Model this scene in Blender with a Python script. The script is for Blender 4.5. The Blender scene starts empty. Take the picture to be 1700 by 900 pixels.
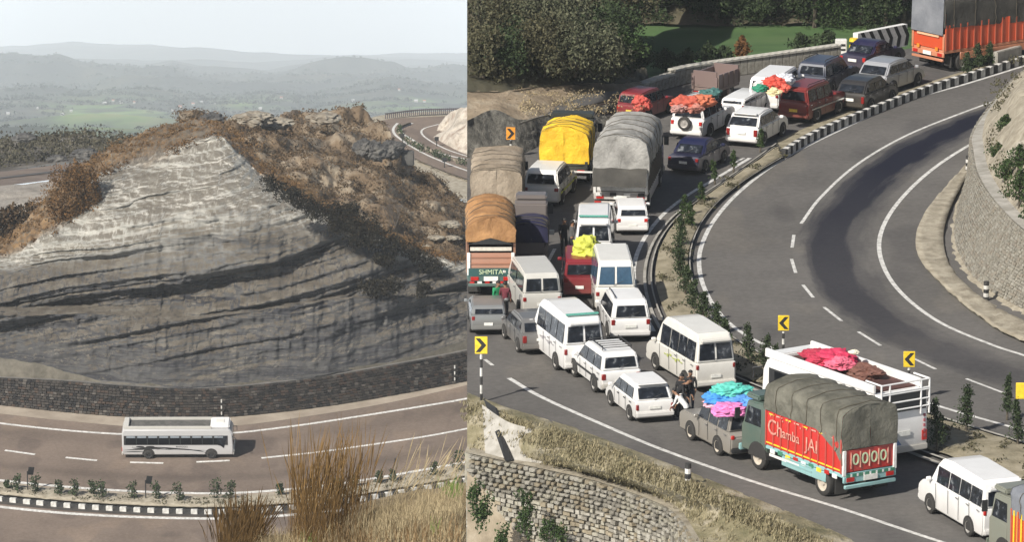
import bpy, bmesh, math, random
import numpy as np
from mathutils import Vector, Matrix, noise
random.seed(7); RNG = np.random.default_rng(7)
S = bpy.context.scene
COL = S.collection

# ------------------------------------------------------------------ camera
F_PX = 9000.0                      # long lens: focal length for a picture 1700 wide
PITCH = math.radians(13.13)
CAM_Z = 54.8
cam_data = bpy.data.cameras.new('camera')
cam_data.sensor_width = 36.0
cam_data.lens = F_PX / 1700 * 36.0
cam_data.clip_start = 1.0
cam_data.clip_end = 90000.0
cam = bpy.data.objects.new('camera', cam_data)
COL.objects.link(cam)
cam.location = (0, 0, CAM_Z)
cam.rotation_euler = (math.pi/2 - PITCH, 0, 0)
S.camera = cam

# ------------------------------------------------------------------ sun and sky
SUN_DIR = Vector((-0.50, -0.58, 0.64)).normalized()      # towards the sun
sun_elev = math.asin(SUN_DIR.z)
sun_az = math.atan2(SUN_DIR.x, SUN_DIR.y)
sl = bpy.data.lights.new('sun', 'SUN')
sl.energy = 5.0; sl.angle = math.radians(0.6); sl.color = (1.0, 0.95, 0.87)
so = bpy.data.objects.new('sun', sl); COL.objects.link(so)
so.rotation_euler = SUN_DIR.to_track_quat('Z', 'Y').to_euler()
W = bpy.data.worlds.new('World'); S.world = W; W.use_nodes = True
nt = W.node_tree; nt.nodes.clear()
wo = nt.nodes.new('ShaderNodeOutputWorld')
sky = nt.nodes.new('ShaderNodeTexSky'); sky.sky_type = 'NISHITA'; sky.sun_disc = False
sky.sun_elevation = sun_elev; sky.sun_rotation = sun_az
sky.dust_density = 2.5; sky.air_density = 1.0
b1 = nt.nodes.new('ShaderNodeBackground'); b1.inputs[1].default_value = 0.06
nt.links.new(sky.outputs[0], b1.inputs[0])
b2 = nt.nodes.new('ShaderNodeBackground'); b2.inputs[0].default_value = (0.93, 0.965, 1.0, 1); b2.inputs[1].default_value = 1.15
tc = nt.nodes.new('ShaderNodeTexCoord'); sx = nt.nodes.new('ShaderNodeSeparateXYZ')
nt.links.new(tc.outputs['Generated'], sx.inputs[0])
mr = nt.nodes.new('ShaderNodeMapRange'); mr.interpolation_type = 'SMOOTHSTEP'
mr.inputs[1].default_value = -0.02; mr.inputs[2].default_value = 0.12
nt.links.new(sx.outputs[2], mr.inputs[0])
ms = nt.nodes.new('ShaderNodeMixShader')
nt.links.new(mr.outputs[0], ms.inputs[0]); nt.links.new(b2.outputs[0], ms.inputs[1]); nt.links.new(b1.outputs[0], ms.inputs[2])
nt.links.new(ms.outputs[0], wo.inputs[0])
S.view_settings.view_transform = 'Standard'; S.view_settings.look = 'None'
S.view_settings.exposure = 0.22; S.view_settings.gamma = 1.0
S.cycles.use_denoising = True
S.cycles.max_bounces = 6; S.cycles.volume_bounces = 3
S.cycles.diffuse_bounces = 3; S.cycles.glossy_bounces = 2; S.cycles.transparent_max_bounces = 6

# ------------------------------------------------------------------ where things stand (surveyed ground points)
_F = Vector((0, math.cos(PITCH), -math.sin(PITCH))); _U = Vector((0, math.sin(PITCH), math.cos(PITCH)))
def ray(px, py):
    return Vector((px-850, 0, 0)) + _F*F_PX - _U*(py-450)
CAMP = Vector((0, 0, CAM_Z))
def R(px, py, z=0.0):                                    # a point at height z of the jammed road's hillside
    d = ray(px, py); t = (z-CAM_Z)/d.z
    return CAMP + d*t
def DP(px, py, depth):                                   # a point at a given distance
    return CAMP + ray(px, py)*(depth/F_PX)
L_TAN = math.tan(math.radians(9))
L0 = DP(300, 757, 536.0)
L_N = Vector((0, -math.sin(math.radians(9)), math.cos(math.radians(9))))
def L(px, py, h=0.0):                                    # a point on the bus road's sloping ground
    d = ray(px, py); b = L0 + Vector((0, 0, h))
    t = (b-CAMP).dot(L_N)/d.dot(L_N)
    return CAMP + d*t

def spline(pts, n, uniform=False):
    """Catmull-Rom through pts (tuples of any length), n samples evenly by parameter"""
    P = [np.array(p, float) for p in pts]
    P = [2*P[0]-P[1]] + P + [2*P[-1]-P[-2]]
    seg = len(P)-3
    dl = [0]
    for i in range(seg): dl.append(dl[-1]+(1.0 if uniform else np.linalg.norm((P[i+2]-P[i+1])[:2])+1e-6))
    out = []
    for k in range(n):
        t = dl[-1]*k/(n-1)
        i = 0
        while i < seg-1 and dl[i+1] < t: i += 1
        u = (t-dl[i])/(dl[i+1]-dl[i]); u = min(max(u, 0), 1)
        a, b, c, d = P[i:i+4]
        out.append(0.5*((2*b)+(-a+c)*u+(2*a-5*b+4*c-d)*u*u+(-a+3*b-3*c+d)*u**3))
    return out

# ------------------------------------------------------------------ materials
def new_mat(name):
    m = bpy.data.materials.new(name); m.use_nodes = True
    n = m.node_tree; return m, n, n.nodes['Principled BSDF']
def ramp(n, stops, interp='LINEAR'):
    r = n.nodes.new('ShaderNodeValToRGB'); r.color_ramp.interpolation = interp
    e = r.color_ramp.elements
    while len(e) > 1: e.remove(e[-1])
    e[0].position = stops[0][0]; e[0].color = (*stops[0][1], 1)
    for p, c in stops[1:]:
        q = e.new(p); q.color = (*c, 1)
    return r
def coords(n, scale=(1, 1, 1), rot=(0, 0, 0), kind='Object'):
    t = n.nodes.new('ShaderNodeTexCoord'); m = n.nodes.new('ShaderNodeMapping')
    m.inputs['Scale'].default_value = scale; m.inputs['Rotation'].default_value = rot
    n.links.new(t.outputs[kind], m.inputs[0]); return m
def noise_node(n, vec, scale, detail=5, rough=0.6):
    t = n.nodes.new('ShaderNodeTexNoise'); t.inputs['Scale'].default_value = scale
    t.inputs['Detail'].default_value = detail; t.inputs['Roughness'].default_value = rough
    n.links.new(vec.outputs[0], t.inputs['Vector']); return t
_mats = {}
def rough(name, c1, c2, scale=3.0, bump=0.2, r=0.9, stretch=(1, 1, 1), c3=None, bscale=None, dist=0.05, lo=.35, hi=.65):
    """a matte surface whose colour wanders between c1 and c2 (and c3)"""
    if name in _mats: return _mats[name]
    m, n, b = new_mat(name)
    v = coords(n, stretch)
    t = noise_node(n, v, scale, 7, .65)
    st = [(lo, c1), (hi, c2)] if c3 is None else [(lo-.05, c1), (.5, c2), (hi+.05, c3)]
    cr = ramp(n, st); n.links.new(t.outputs['Fac'], cr.inputs[0]); n.links.new(cr.outputs[0], b.inputs['Base Color'])
    b.inputs['Roughness'].default_value = r
    if bump:
        t2 = noise_node(n, v, bscale or scale*4, 6, .7)
        bp = n.nodes.new('ShaderNodeBump'); bp.inputs['Strength'].default_value = bump; bp.inputs['Distance'].default_value = dist
        n.links.new(t2.outputs['Fac'], bp.inputs['Height']); n.links.new(bp.outputs[0], b.inputs['Normal'])
    _mats[name] = m; return m
def paint(name, c, r=0.35, metal=0.0, dirt=0.25, coat=0.3):
    """vehicle paint with road dust low down and uneven wear"""
    if name in _mats: return _mats[name]
    m, n, b = new_mat(name)
    v = coords(n); t = noise_node(n, v, 1.7, 6, .7)
    cr = ramp(n, [(.38, (0, 0, 0)), (.75, (1, 1, 1))]); n.links.new(t.outputs['Fac'], cr.inputs[0])
    sp = n.nodes.new('ShaderNodeSeparateXYZ'); n.links.new(v.outputs[0], sp.inputs[0])
    mr = n.nodes.new('ShaderNodeMapRange'); mr.inputs[1].default_value = 1.1; mr.inputs[2].default_value = 0.2
    n.links.new(sp.outputs[2], mr.inputs[0])
    ad = n.nodes.new('ShaderNodeMath'); ad.operation = 'MULTIPLY_ADD'; ad.inputs[1].default_value = .55; ad.inputs[2].default_value = 0.0
    n.links.new(mr.outputs[0], ad.inputs[0])
    a2 = n.nodes.new('ShaderNodeMath'); a2.operation = 'MULTIPLY_ADD'; a2.inputs[1].default_value = dirt
    n.links.new(cr.outputs[0], a2.inputs[0]); n.links.new(ad.outputs[0], a2.inputs[2])
    mx = n.nodes.new('ShaderNodeMix'); mx.data_type = 'RGBA'
    n.links.new(a2.outputs[0], mx.inputs[0]); mx.inputs[6].default_value = (*c, 1)
    dc = [0.5*x+0.5*y for x, y in zip(c, (.20, .165, .12))]
    mx.inputs[7].default_value = (*dc, 1)
    n.links.new(mx.outputs[2], b.inputs['Base Color'])
    b.inputs['Roughness'].default_value = r; b.inputs['Metallic'].default_value = metal
    b.inputs['Coat Weight'].default_value = coat; b.inputs['Coat Roughness'].default_value = .15
    _mats[name] = m; return m
def plain(name, c, r=0.6, metal=0.0, emit=0):
    if name in _mats: return _mats[name]
    m, n, b = new_mat(name)
    v = coords(n); t = noise_node(n, v, 6, 5, .7)
    cr = ramp(n, [(.3, tuple(x*.78 for x in c)), (.7, tuple(min(1, x*1.15) for x in c))])
    n.links.new(t.outputs['Fac'], cr.inputs[0]); n.links.new(cr.outputs[0], b.inputs['Base Color'])
    b.inputs['Roughness'].default_value = r; b.inputs['Metallic'].default_value = metal
    _mats[name] = m; return m
def leafmat(name, dark, light, r=.8, trans=0.15):
    if name in _mats: return _mats[name]
    m, n, b = new_mat(name)
    g = n.nodes.new('ShaderNodeNewGeometry')
    v = coords(n); t = noise_node(n, v, .9, 3, .6)
    ad = n.nodes.new('ShaderNodeMath'); ad.operation = 'MULTIPLY_ADD'; ad.inputs[1].default_value = .5
    n.links.new(g.outputs['Random Per Island'], ad.inputs[0])
    a2 = n.nodes.new('ShaderNodeMath'); a2.operation = 'MULTIPLY'; a2.inputs[1].default_value = .5
    n.links.new(t.outputs['Fac'], a2.inputs[0]); n.links.new(a2.outputs[0], ad.inputs[2])
    mid = tuple((a+c)/2 for a, c in zip(dark, light))
    cr = ramp(n, [(.15, dark), (.5, mid), (.8, light)]); n.links.new(ad.outputs[0], cr.inputs[0])
    n.links.new(cr.outputs[0], b.inputs['Base Color'])
    b.inputs['Roughness'].default_value = r; b.inputs['Specular IOR Level'].default_value = .2
    _mats[name] = m; return m

# ------------------------------------------------------------------ mesh helpers
def tag(o, label=None, cat=None, group=None, kind=None):
    if label: o['label'] = label
    if cat: o['category'] = cat
    if group: o['group'] = group
    if kind: o['kind'] = kind
    return o
def empty(name, loc=(0, 0, 0), rz=0.0):
    o = bpy.data.objects.new(name, None); COL.objects.link(o); o.location = loc; o.rotation_euler = (0, 0, rz); o.empty_display_size = .2
    return o
def link(name, me, parent=None):
    o = bpy.data.objects.new(name, me); COL.objects.link(o)
    if parent: o.parent = parent
    return o
class MB:
    """collects faces, links them as one object"""
    def __init__(s): s.v = []; s.f = []; s.m = []; s.uv = []
    def add(s, vs, fs, mi=0):
        k = len(s.v); s.v += [tuple(v) for v in vs]; s.f += [tuple(i+k for i in f) for f in fs]; s.m += [mi]*len(fs); return s
    def box(s, c, d, rot=None, mi=0, taper=1.0):
        x, y, z = [q/2 for q in d]; c = Vector(c)
        vs = [Vector((a*x*(taper if e > 0 else 1), b*y*(taper if e > 0 else 1), e*z)) for a in (-1, 1) for b in (-1, 1) for e in (-1, 1)]
        if rot is not None: vs = [rot @ v for v in vs]
        return s.add([v+c for v in vs], [(0, 1, 3, 2), (4, 6, 7, 5), (0, 4, 5, 1), (2, 3, 7, 6), (0, 2, 6, 4), (1, 5, 7, 3)], mi)
    def tube(s, pts, rad, n=8, mi=0, caps=True):
        pts = [Vector(p) for p in pts]; rr = rad if isinstance(rad, (list, tuple)) else [rad]*len(pts)
        rings = []
        for i, p in enumerate(pts):
            d = (pts[min(i+1, len(pts)-1)]-pts[max(i-1, 0)]).normalized()
            a = d.orthogonal().normalized() if abs(d.z) > .9 else d.cross(Vector((0, 0, 1))).normalized()
            b = d.cross(a)
            rings.append([p+(a*math.cos(2*math.pi*k/n)+b*math.sin(2*math.pi*k/n))*rr[i] for k in range(n)])
        vs = [q for r_ in rings for q in r_]; fs = []
        for i in range(len(pts)-1):
            for k in range(n):
                fs.append((i*n+k, i*n+(k+1) % n, (i+1)*n+(k+1) % n, (i+1)*n+k))
        if caps: fs.append(tuple(range(n-1, -1, -1))); fs.append(tuple((len(pts)-1)*n+k for k in range(n)))
        return s.add(vs, fs, mi)
    def prism(s, poly, y0, y1, mi=0):
        """poly of (x, z) extruded along y; y0, y1 may be functions of (x, z)"""
        f0 = y0 if callable(y0) else (lambda x, z: y0); f1 = y1 if callable(y1) else (lambda x, z: y1)
        n = len(poly)
        vs = [(x, f0(x, z), z) for x, z in poly]+[(x, f1(x, z), z) for x, z in poly]
        fs = [tuple(range(n)), tuple(range(2*n-1, n-1, -1))]+[(i, i+n, (i+1) % n+n, (i+1) % n) for i in range(n)]
        return s.add(vs, fs, mi)
    def plate(s, quad, t, mi=0):
        """a quad given in space, t thick outwards"""
        q = [Vector(p) for p in quad]; nrm = (q[1]-q[0]).cross(q[-1]-q[0]).normalized()
        n = len(q)
        vs = q+[p+nrm*t for p in q]
        fs = [tuple(range(n-1, -1, -1)), tuple(range(n, 2*n))]+[(i, (i+1) % n, (i+1) % n+n, i+n) for i in range(n)]
        return s.add(vs, fs, mi)
    def mesh(s, name, mats, smooth=False, bevel=0, seg=2, ang=30):
        me = bpy.data.meshes.new(name); me.from_pydata(s.v, [], s.f)
        for m in (mats if isinstance(mats, (list, tuple)) else [mats]): me.materials.append(m)
        if any(s.m): me.polygons.foreach_set('material_index', s.m)
        bm = bmesh.new(); bm.from_mesh(me)
        bmesh.ops.recalc_face_normals(bm, faces=bm.faces)
        if bevel:
            bmesh.ops.remove_doubles(bm, verts=bm.verts, dist=1e-5)
            es = [e for e in bm.edges if len(e.link_faces) == 2 and e.calc_face_angle(0) > math.radians(ang)]
            bmesh.ops.bevel(bm, geom=es, offset=bevel, segments=seg, affect='EDGES', clamp_overlap=True)
        bm.to_mesh(me); bm.free()
        if smooth or bevel:
            me.polygons.foreach_set('use_smooth', [True]*len(me.polygons))
            try: me.set_sharp_from_angle(angle=math.radians(40 if bevel else 60))
            except Exception: pass
        return me
    def build(s, name, mats, parent=None, **k):
        return link(name, s.mesh(name, mats, **k), parent)

def grid_mesh(name, rows, mat, kind=None, smooth=True, uv=False, attr=None, parent=None):
    """rows: list of equal-length lists of points"""
    nr, nc = len(rows), len(rows[0])
    vs = [tuple(p) for r_ in rows for p in r_]
    fs = [(i*nc+j, i*nc+j+1, (i+1)*nc+j+1, (i+1)*nc+j) for i in range(nr-1) for j in range(nc-1)]
    me = bpy.data.meshes.new(name); me.from_pydata(vs, [], fs)
    for m in (mat if isinstance(mat, (list, tuple)) else [mat]): me.materials.append(m)
    if smooth: me.polygons.foreach_set('use_smooth', [True]*len(fs))
    if uv:
        u = me.uv_layers.new(name='UVMap')
        for li, l_ in enumerate(me.loops):
            vi = l_.vertex_index; u.data[li].uv = ((vi % nc)/(nc-1), (vi//nc)/(nr-1))
    if attr is not None:
        a = me.attributes.new('mask', 'FLOAT', 'POINT'); a.data.foreach_set('value', [float(x) for x in attr])
    me.update()
    # make it face up / towards the viewer
    s_ = 0
    for p in list(me.polygons)[::max(1, len(fs)//50)]:
        s_ += p.normal.dot(Vector((0, -.7, .7)))
    if s_ < 0: me.flip_normals()
    o = link(name, me, parent)
    if kind: o['kind'] = kind
    return o
def fnoise(p, scale, octv=4):
    return noise.fractal(Vector(p)*scale, .9, 2.1, octv, noise_basis='PERLIN_ORIGINAL')
def loft(name, lines, unp, mat, n=120, sub=1, kind='structure', amp=0.0, ns=.5, uv=False, parent=None, smooth=True, edge_noise=True, uniform=False):
    """lines: polylines of (px, py[, h]); a surface through them"""
    L_ = []
    for ln in lines:
        pts = [(p[0], p[1], (p[2] if len(p) > 2 else 0.0)) for p in ln]
        L_.append([unp(q[0], q[1], q[2]) for q in spline(pts, n, uniform)])
    rows = []
    for i in range(len(L_)-1):
        for k in range(sub):
            t = k/sub
            rows.append([a.lerp(b, t) for a, b in zip(L_[i], L_[i+1])])
    rows.append(L_[-1])
    if amp:
        for i, r_ in enumerate(rows):
            if not edge_noise and i in (0, len(rows)-1): continue
            for j, p in enumerate(r_):
                p.z += amp*fnoise(p, ns); p.y += amp*.6*fnoise(p+Vector((7, 3, 1)), ns)
    return grid_mesh(name, rows, mat, kind, uv=uv, parent=parent, smooth=smooth)
def stripe(name, pts, unp, width, mat, n=60, h=.006, parent=None, depthscale=1.0):
    """painted line of a given width along ground points"""
    C_ = [unp(q[0], q[1], h) for q in spline(pts, n)]
    a, b = [], []
    for i, p in enumerate(C_):
        d = (C_[min(i+1, n-1)]-C_[max(i-1, 0)]); d.z = 0; d.normalize(); nn = Vector((-d.y, d.x, 0))
        o = nn*width/2; o.z = o.y*(L_TAN if unp is L else 0)
        a.append(p-o); b.append(p+o)
    return grid_mesh(name, [a, b], mat, smooth=False, parent=parent)

class Cloud:
    """many small leaf faces, built fast"""
    def __init__(s): s.V = []
    def leaves(s, cen, size, up=0.0, jit=.4, aspect=.5):
        cen = np.asarray(cen, float).reshape(-1, 3); n = len(cen)
        if n == 0: return
        d = RNG.normal(size=(n, 3)); d[:, 2] += up; d /= np.linalg.norm(d, axis=1)[:, None]
        e = np.cross(d, RNG.normal(size=(n, 3))); e /= np.linalg.norm(e, axis=1)[:, None]
        sz = (np.asarray(size, float)*(1+jit*RNG.uniform(-1, 1, n)))[:, None]
        a = cen-d*sz/2; b = cen+e*sz*aspect/2; c = cen+d*sz/2; g = cen-e*sz*aspect/2
        s.V.append(np.stack([a, b, c, g], 1))
    def blob(s, c, r_, n, size, up=0.2, shell=.6, **k):
        """lumpy clump of leaves"""
        u = RNG.normal(size=(n, 3)); u /= np.linalg.norm(u, axis=1)[:, None]
        rad = RNG.uniform(shell, 1, n)**.7
        lump = 1+.25*np.sin(u[:, 0]*5+c[0]*3)+.2*np.sin(u[:, 1]*6+c[1])+.2*np.cos(u[:, 2]*5+c[2])
        p = u*(rad*lump)[:, None]*np.asarray(r_)+np.asarray(c)
        s.leaves(p, size, up, **k)
    def mesh(s, name, mat):
        V = np.concatenate(s.V).reshape(-1, 3); n = len(V)//4
        me = bpy.data.meshes.new(name); me.vertices.add(len(V)); me.vertices.foreach_set('co', V.ravel())
        me.loops.add(4*n); me.loops.foreach_set('vertex_index', np.arange(4*n)); me.polygons.add(n)
        me.polygons.foreach_set('loop_start', np.arange(0, 4*n, 4)); me.polygons.foreach_set('loop_total', np.full(n, 4))
        for m in (mat if isinstance(mat, (list, tuple)) else [mat]): me.materials.append(m)
        me.update(); me.validate(); return me
    def build(s, name, mat, parent=None): return link(name, s.mesh(name, mat), parent)

# ------------------------------------------------------------------ ground materials
def asphalt_mat(name, c, tracks=False, stain=False, scale=1.0):
    m, n, b = new_mat(name)
    v = coords(n); t1 = noise_node(n, v, .12*scale, 6, .6); t2 = noise_node(n, v, 3.0*scale, 8, .75)
    mx = n.nodes.new('ShaderNodeMath'); mx.operation = 'ADD'; n.links.new(t1.outputs['Fac'], mx.inputs[0]); n.links.new(t2.outputs['Fac'], mx.inputs[1])
    cr = ramp(n, [(.40, tuple(x*.80 for x in c)), (.60, tuple(x*1.18 for x in c))])
    hf = n.nodes.new('ShaderNodeMath'); hf.operation = 'MULTIPLY'; hf.inputs[1].default_value = .5
    n.links.new(mx.outputs[0], hf.inputs[0]); n.links.new(hf.outputs[0], cr.inputs[0])
    vo = n.nodes.new('ShaderNodeTexVoronoi'); vo.feature = 'DISTANCE_TO_EDGE'; vo.inputs['Scale'].default_value = .16*scale
    wv = noise_node(n, v, .8, 4, .6); wm = n.nodes.new('ShaderNodeMix'); wm.data_type = 'RGBA'; wm.inputs[0].default_value = .12
    n.links.new(v.outputs[0], wm.inputs[6]); n.links.new(wv.outputs['Color'], wm.inputs[7]); n.links.new(wm.outputs[2], vo.inputs['Vector'])
    vr_ = ramp(n, [(.0, (.93,)*3), (.008, (1,)*3)]); n.links.new(vo.outputs['Distance'], vr_.inputs[0])
    pt = noise_node(n, coords(n, (.25, .08, 1)), 1.0, 2, .4); pr_ = ramp(n, [(.36, (.80, .80, .82)), (.42, (1,)*3), (.60, (1,)*3), (.64, (1.14, 1.12, 1.08))]); n.links.new(pt.outputs['Fac'], pr_.inputs[0])
    m1_ = n.nodes.new('ShaderNodeMix'); m1_.data_type = 'RGBA'; m1_.blend_type = 'MULTIPLY'; m1_.inputs[0].default_value = 1; n.links.new(cr.outputs[0], m1_.inputs[6]); n.links.new(vr_.outputs[0], m1_.inputs[7])
    m2_ = n.nodes.new('ShaderNodeMix'); m2_.data_type = 'RGBA'; m2_.blend_type = 'MULTIPLY'; m2_.inputs[0].default_value = 1; n.links.new(m1_.outputs[2], m2_.inputs[6]); n.links.new(pr_.outputs[0], m2_.inputs[7])
    out = m2_.outputs[2]
    if tracks or stain:
        u = n.nodes.new('ShaderNodeTexCoord'); sp = n.nodes.new('ShaderNodeSeparateXYZ'); n.links.new(u.outputs['UV'], sp.inputs[0])
        stn = noise_node(n, coords(n, (14, 2.2, 1) if tracks else (9, 2.5, 1), kind='UV'), 2.0, 5, .6)
        wob = n.nodes.new('ShaderNodeMath'); wob.operation = 'MULTIPLY_ADD'; wob.inputs[1].default_value = .5 if stain else .08; wob.inputs[2].default_value = -.25 if stain else -.04
        n.links.new(stn.outputs['Fac'], wob.inputs[0])
        vv = n.nodes.new('ShaderNodeMath'); vv.operation = 'ADD'; n.links.new(sp.outputs[1], vv.inputs[0]); n.links.new(wob.outputs[0], vv.inputs[1])
        if tracks: st = [(0, (0, 0, 0)), (.12, (.1,)*3), (.22, (.75,)*3), (.32, (.25,)*3), (.45, (.1,)*3), (.62, (.15,)*3), (.74, (.55,)*3), (.86, (.15,)*3), (1, (0,)*3)]
        else: st = [(.06, (0, 0, 0)), (.18, (.7,)*3), (.28, (1,)*3), (.58, (1,)*3), (.72, (.5,)*3), (.93, (0,)*3)]
        r2 = ramp(n, st, 'EASE'); n.links.new(vv.outputs[0], r2.inputs[0])
        fac = r2.outputs[0]
        if stain:
            ra = ramp(n, [(.0, (1,)*3), (.34, (1,)*3), (.46, (.85,)*3), (.62, (.68,)*3), (.8, (.5,)*3), (1, (.2,)*3)]); n.links.new(sp.outputs[0], ra.inputs[0])
            mm = n.nodes.new('ShaderNodeMath'); mm.operation = 'MULTIPLY'; n.links.new(fac, mm.inputs[0]); n.links.new(ra.outputs[0], mm.inputs[1]); fac = mm.outputs[0]
        else:
            mm = n.nodes.new('ShaderNodeMath'); mm.operation = 'MULTIPLY'; mm.inputs[1].default_value = .55; n.links.new(fac, mm.inputs[0]); fac = mm.outputs[0]
        mi = n.nodes.new('ShaderNodeMix'); mi.data_type = 'RGBA'; n.links.new(fac, mi.inputs[0]); n.links.new(out, mi.inputs[6])
        mi.inputs[7].default_value = (.009, .010, .020, 1) if stain else (c[0]*.35, c[1]*.35, c[2]*.37, 1)
        out = mi.outputs[2]
    n.links.new(out, b.inputs['Base Color']); b.inputs['Roughness'].default_value = .88; b.inputs['Specular IOR Level'].default_value = .18
    bp = n.nodes.new('ShaderNodeBump'); bp.inputs['Strength'].default_value = .25; bp.inputs['Distance'].default_value = .02
    t3 = noise_node(n, v, 25*scale, 4, .7); n.links.new(t3.outputs['Fac'], bp.inputs['Height']); n.links.new(bp.outputs[0], b.inputs['Normal'])
    return m
M_ASPH = asphalt_mat('asphalt_grey', (.122, .115, .107))
M_STAIN = asphalt_mat('asphalt_oily', (.122, .115, .107), stain=True)
M_ASPH_L = asphalt_mat('asphalt_brown', (.175, .138, .112), tracks=True)
M_ASPH_L2 = asphalt_mat('asphalt_brown_plain', (.175, .138, .112))
M_LINE = rough('road_paint', (.22, .215, .20), (.56, .55, .52), 3.5, 0, .7, c3=(.70, .69, .66), lo=.30, hi=.58)
M_KW = rough('kerb_white', (.42, .41, .38), (.68, .67, .63), 3, .1, .8)
M_KB = rough('kerb_black', (.012, .012, .012), (.05, .048, .045), 3, .1, .8)
M_DIRT = rough('dry_dirt', (.16, .13, .09), (.30, .25, .18), .8, .5, .95, c3=(.40, .35, .27), dist=.1)
M_GRAVEL = rough('pale_gravel', (.22, .19, .14), (.40, .36, .28), 1.6, .6, .95, dist=.1)
M_SCRUBG = rough('scrub_ground', (.030, .032, .018), (.070, .062, .035), .35, .6, .95, c3=(.10, .085, .055), dist=.2)
M_FIELD = rough('green_field', (.035, .075, .022), (.055, .11, .030), .25, .4, .95, c3=(.075, .12, .04), stretch=(.4, 1, 1))
M_CONC = rough('old_concrete', (.25, .235, .20), (.42, .40, .36), 1.3, .3, .9)
M_DRYGRASS_G = rough('dry_verge', (.13, .11, .05), (.23, .19, .10), .9, .8, .95, c3=(.33, .29, .18), dist=.15)
M_GREENB = leafmat('leaf_green', (.016, .032, .010), (.060, .095, .030))
M_GREEND = leafmat('leaf_dark', (.013, .023, .011), (.060, .085, .035))
M_OLIVE = leafmat('leaf_olive', (.035, .036, .018), (.11, .10, .055))
M_BROWNB = leafmat('leaf_brown', (.045, .022, .010), (.20, .095, .032))
M_STRAW = leafmat('straw', (.085, .065, .035), (.46, .37, .22))
M_TRUNK = rough('bark', (.05, .04, .03), (.13, .11, .08), 6, .4)
M_DARKM = plain('dark_metal', (.02, .02, .022), .5)
M_YEL = plain('sign_yellow', (.80, .56, .03), .45)
M_RED = paint('paint_red', (.42, .03, .02))
M_WHITEP = plain('white_paint', (.72, .71, .68), .6)
M_BLACKP = plain('black_paint', (.02, .02, .02), .6)
# ================================================================== the jammed road on its shelf
XL = 775.5                                                # the shelf ends in a straight earth cut along this sight line
# ground of the whole shelf, with its cut side
def shelf_rows():
    rows = []
    for py in (-330, -160, 0, 60, 120, 135, 250, 330, 420, 520, 620, 680, 720, 790, 1000, 1250):
        z = -.06
        if py < 130: z = -4.4
        if py > 690: z = -1.7 if py < 740 else -10
        row = []
        for px in (XL, 800, 900, 1000, 1100, 1200, 1300, 1400, 1500, 1600, 1700, 1850, 2100):
            g = R(px, py, 0); dep = g.y*math.cos(PITCH)-(z-CAM_Z)*math.sin(PITCH)
            row.append(Vector(((px-850)/F_PX*dep, g.y, z)))
        rows.append(row)
    return rows
sr = shelf_rows()
ground = grid_mesh('ground', sr, M_DIRT, 'structure', smooth=False)
side = [[r_[0] for r_ in sr], [Vector((r_[0].x+6, r_[0].y, -95)) for r_ in sr]]
cut = grid_mesh('earth_bank', side, rough('earth_cut', (.14, .11, .08), (.28, .23, .17), .3, .6), 'structure', smooth=False)
far = [[p for p in sr[0]], [Vector((p.x*1.1, p.y+30, -95)) for p in sr[0]]]
grid_mesh('far_slope', far, M_SCRUBG, 'structure', smooth=False)

# asphalt of both carriageways: one sheet, the median laid on top
asp_lo = [(XL, 655), (840, 678), (950, 712), (1100, 768), (1250, 828), (1380, 882), (1500, 940), (1700, 1020), (1850, 1080)]
asp_hi = [(XL, 262), (860, 256), (905, 238), (990, 222), (1040, 185), (1075, 160), (1155, 133), (1280, 115), (1390, 100), (1500, 82), (1700, 40), (1850, 0)]
loft('road', [asp_hi, asp_lo], R, M_ASPH, n=90, sub=30)
# the oily lane of the near carriageway
lane_l = [(1800, 118, .004), (1700, 151, .004), (1600, 186, .004), (1500, 227, .004), (1420, 275, .004), (1362, 328, .004), (1328, 375, .004), (1314, 420, .004), (1330, 470, .004), (1370, 515, .004), (1425, 555, .004), (1510, 600, .004), (1640, 645, .004), (1800, 700, .004)]
lane_r = [(1800, 170, .004), (1700, 195, .004), (1600, 246, .004), (1532, 294, .004), (1482, 348, .004), (1460, 398, .004), (1468, 445, .004), (1500, 490, .004), (1560, 535, .004), (1640, 570, .004), (1700, 590, .004), (1800, 620, .004)]
loft('oily_lane', [lane_l, lane_r], R, M_STAIN, n=120, sub=6, uv=True)
marks = empty('road_markings', R(1300, 450)); tag(marks, kind='structure')
def mark(name, pts, w, n=60, unp=R, mat=None, par=None, h=.009):
    o = stripe(name, pts, unp, w, mat or M_LINE, n, h)
    par = par or marks; o.parent = par; o.matrix_parent_inverse = par.matrix_basis.inverted(); return o
bpy.context.view_layer.update()
edge_far = [(1800, 78), (1700, 109), (1600, 140), (1500, 169), (1400, 213), (1300, 264), (1230, 316), (1186, 365), (1164, 410), (1161, 445), (1170, 480), (1192, 517), (1228, 550), (1290, 582), (1400, 622), (1560, 675), (1700, 715), (1800, 742)]
mark('edge_line', edge_far, .20, 140)
mark('lane_line', [(1800, 118), (1700, 151), (1600, 186), (1500, 227), (1420, 275), (1362, 328), (1330, 371)], .16, 80)
for a in [((1318, 390), (1315, 411)), ((1314, 430), (1321, 453)), ((1333, 473), (1350, 494)), ((1368, 510), (1397, 533)), ((1425, 551), (1462, 574)), ((1512, 593), (1553, 613)), ((1604, 629), (1670, 654))]:
    mark('dash', a, .15, 6)
mark('edge_line', [(p[0], p[1]) for p in lane_r], .20, 140)
mark('edge_line', [(845, 628), (900, 660), (1000, 705), (1100, 747), (1250, 800), (1400, 846), (1540, 893), (1750, 960)], .22, 100)
mark('edge_line', [(805, 597), (818, 607)], .16, 6)
mark('edge_line', [(1245, 262), (1195, 292), (1140, 325), (1100, 357), (1070, 395), (1055, 430), (1052, 458), (1058, 500), (1085, 550)], .20, 60)
mark('dash', [(921, 413), (910, 434)], .16, 6)
mark('dash', [(1235, 262), (1215, 272)], .14, 6)

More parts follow.
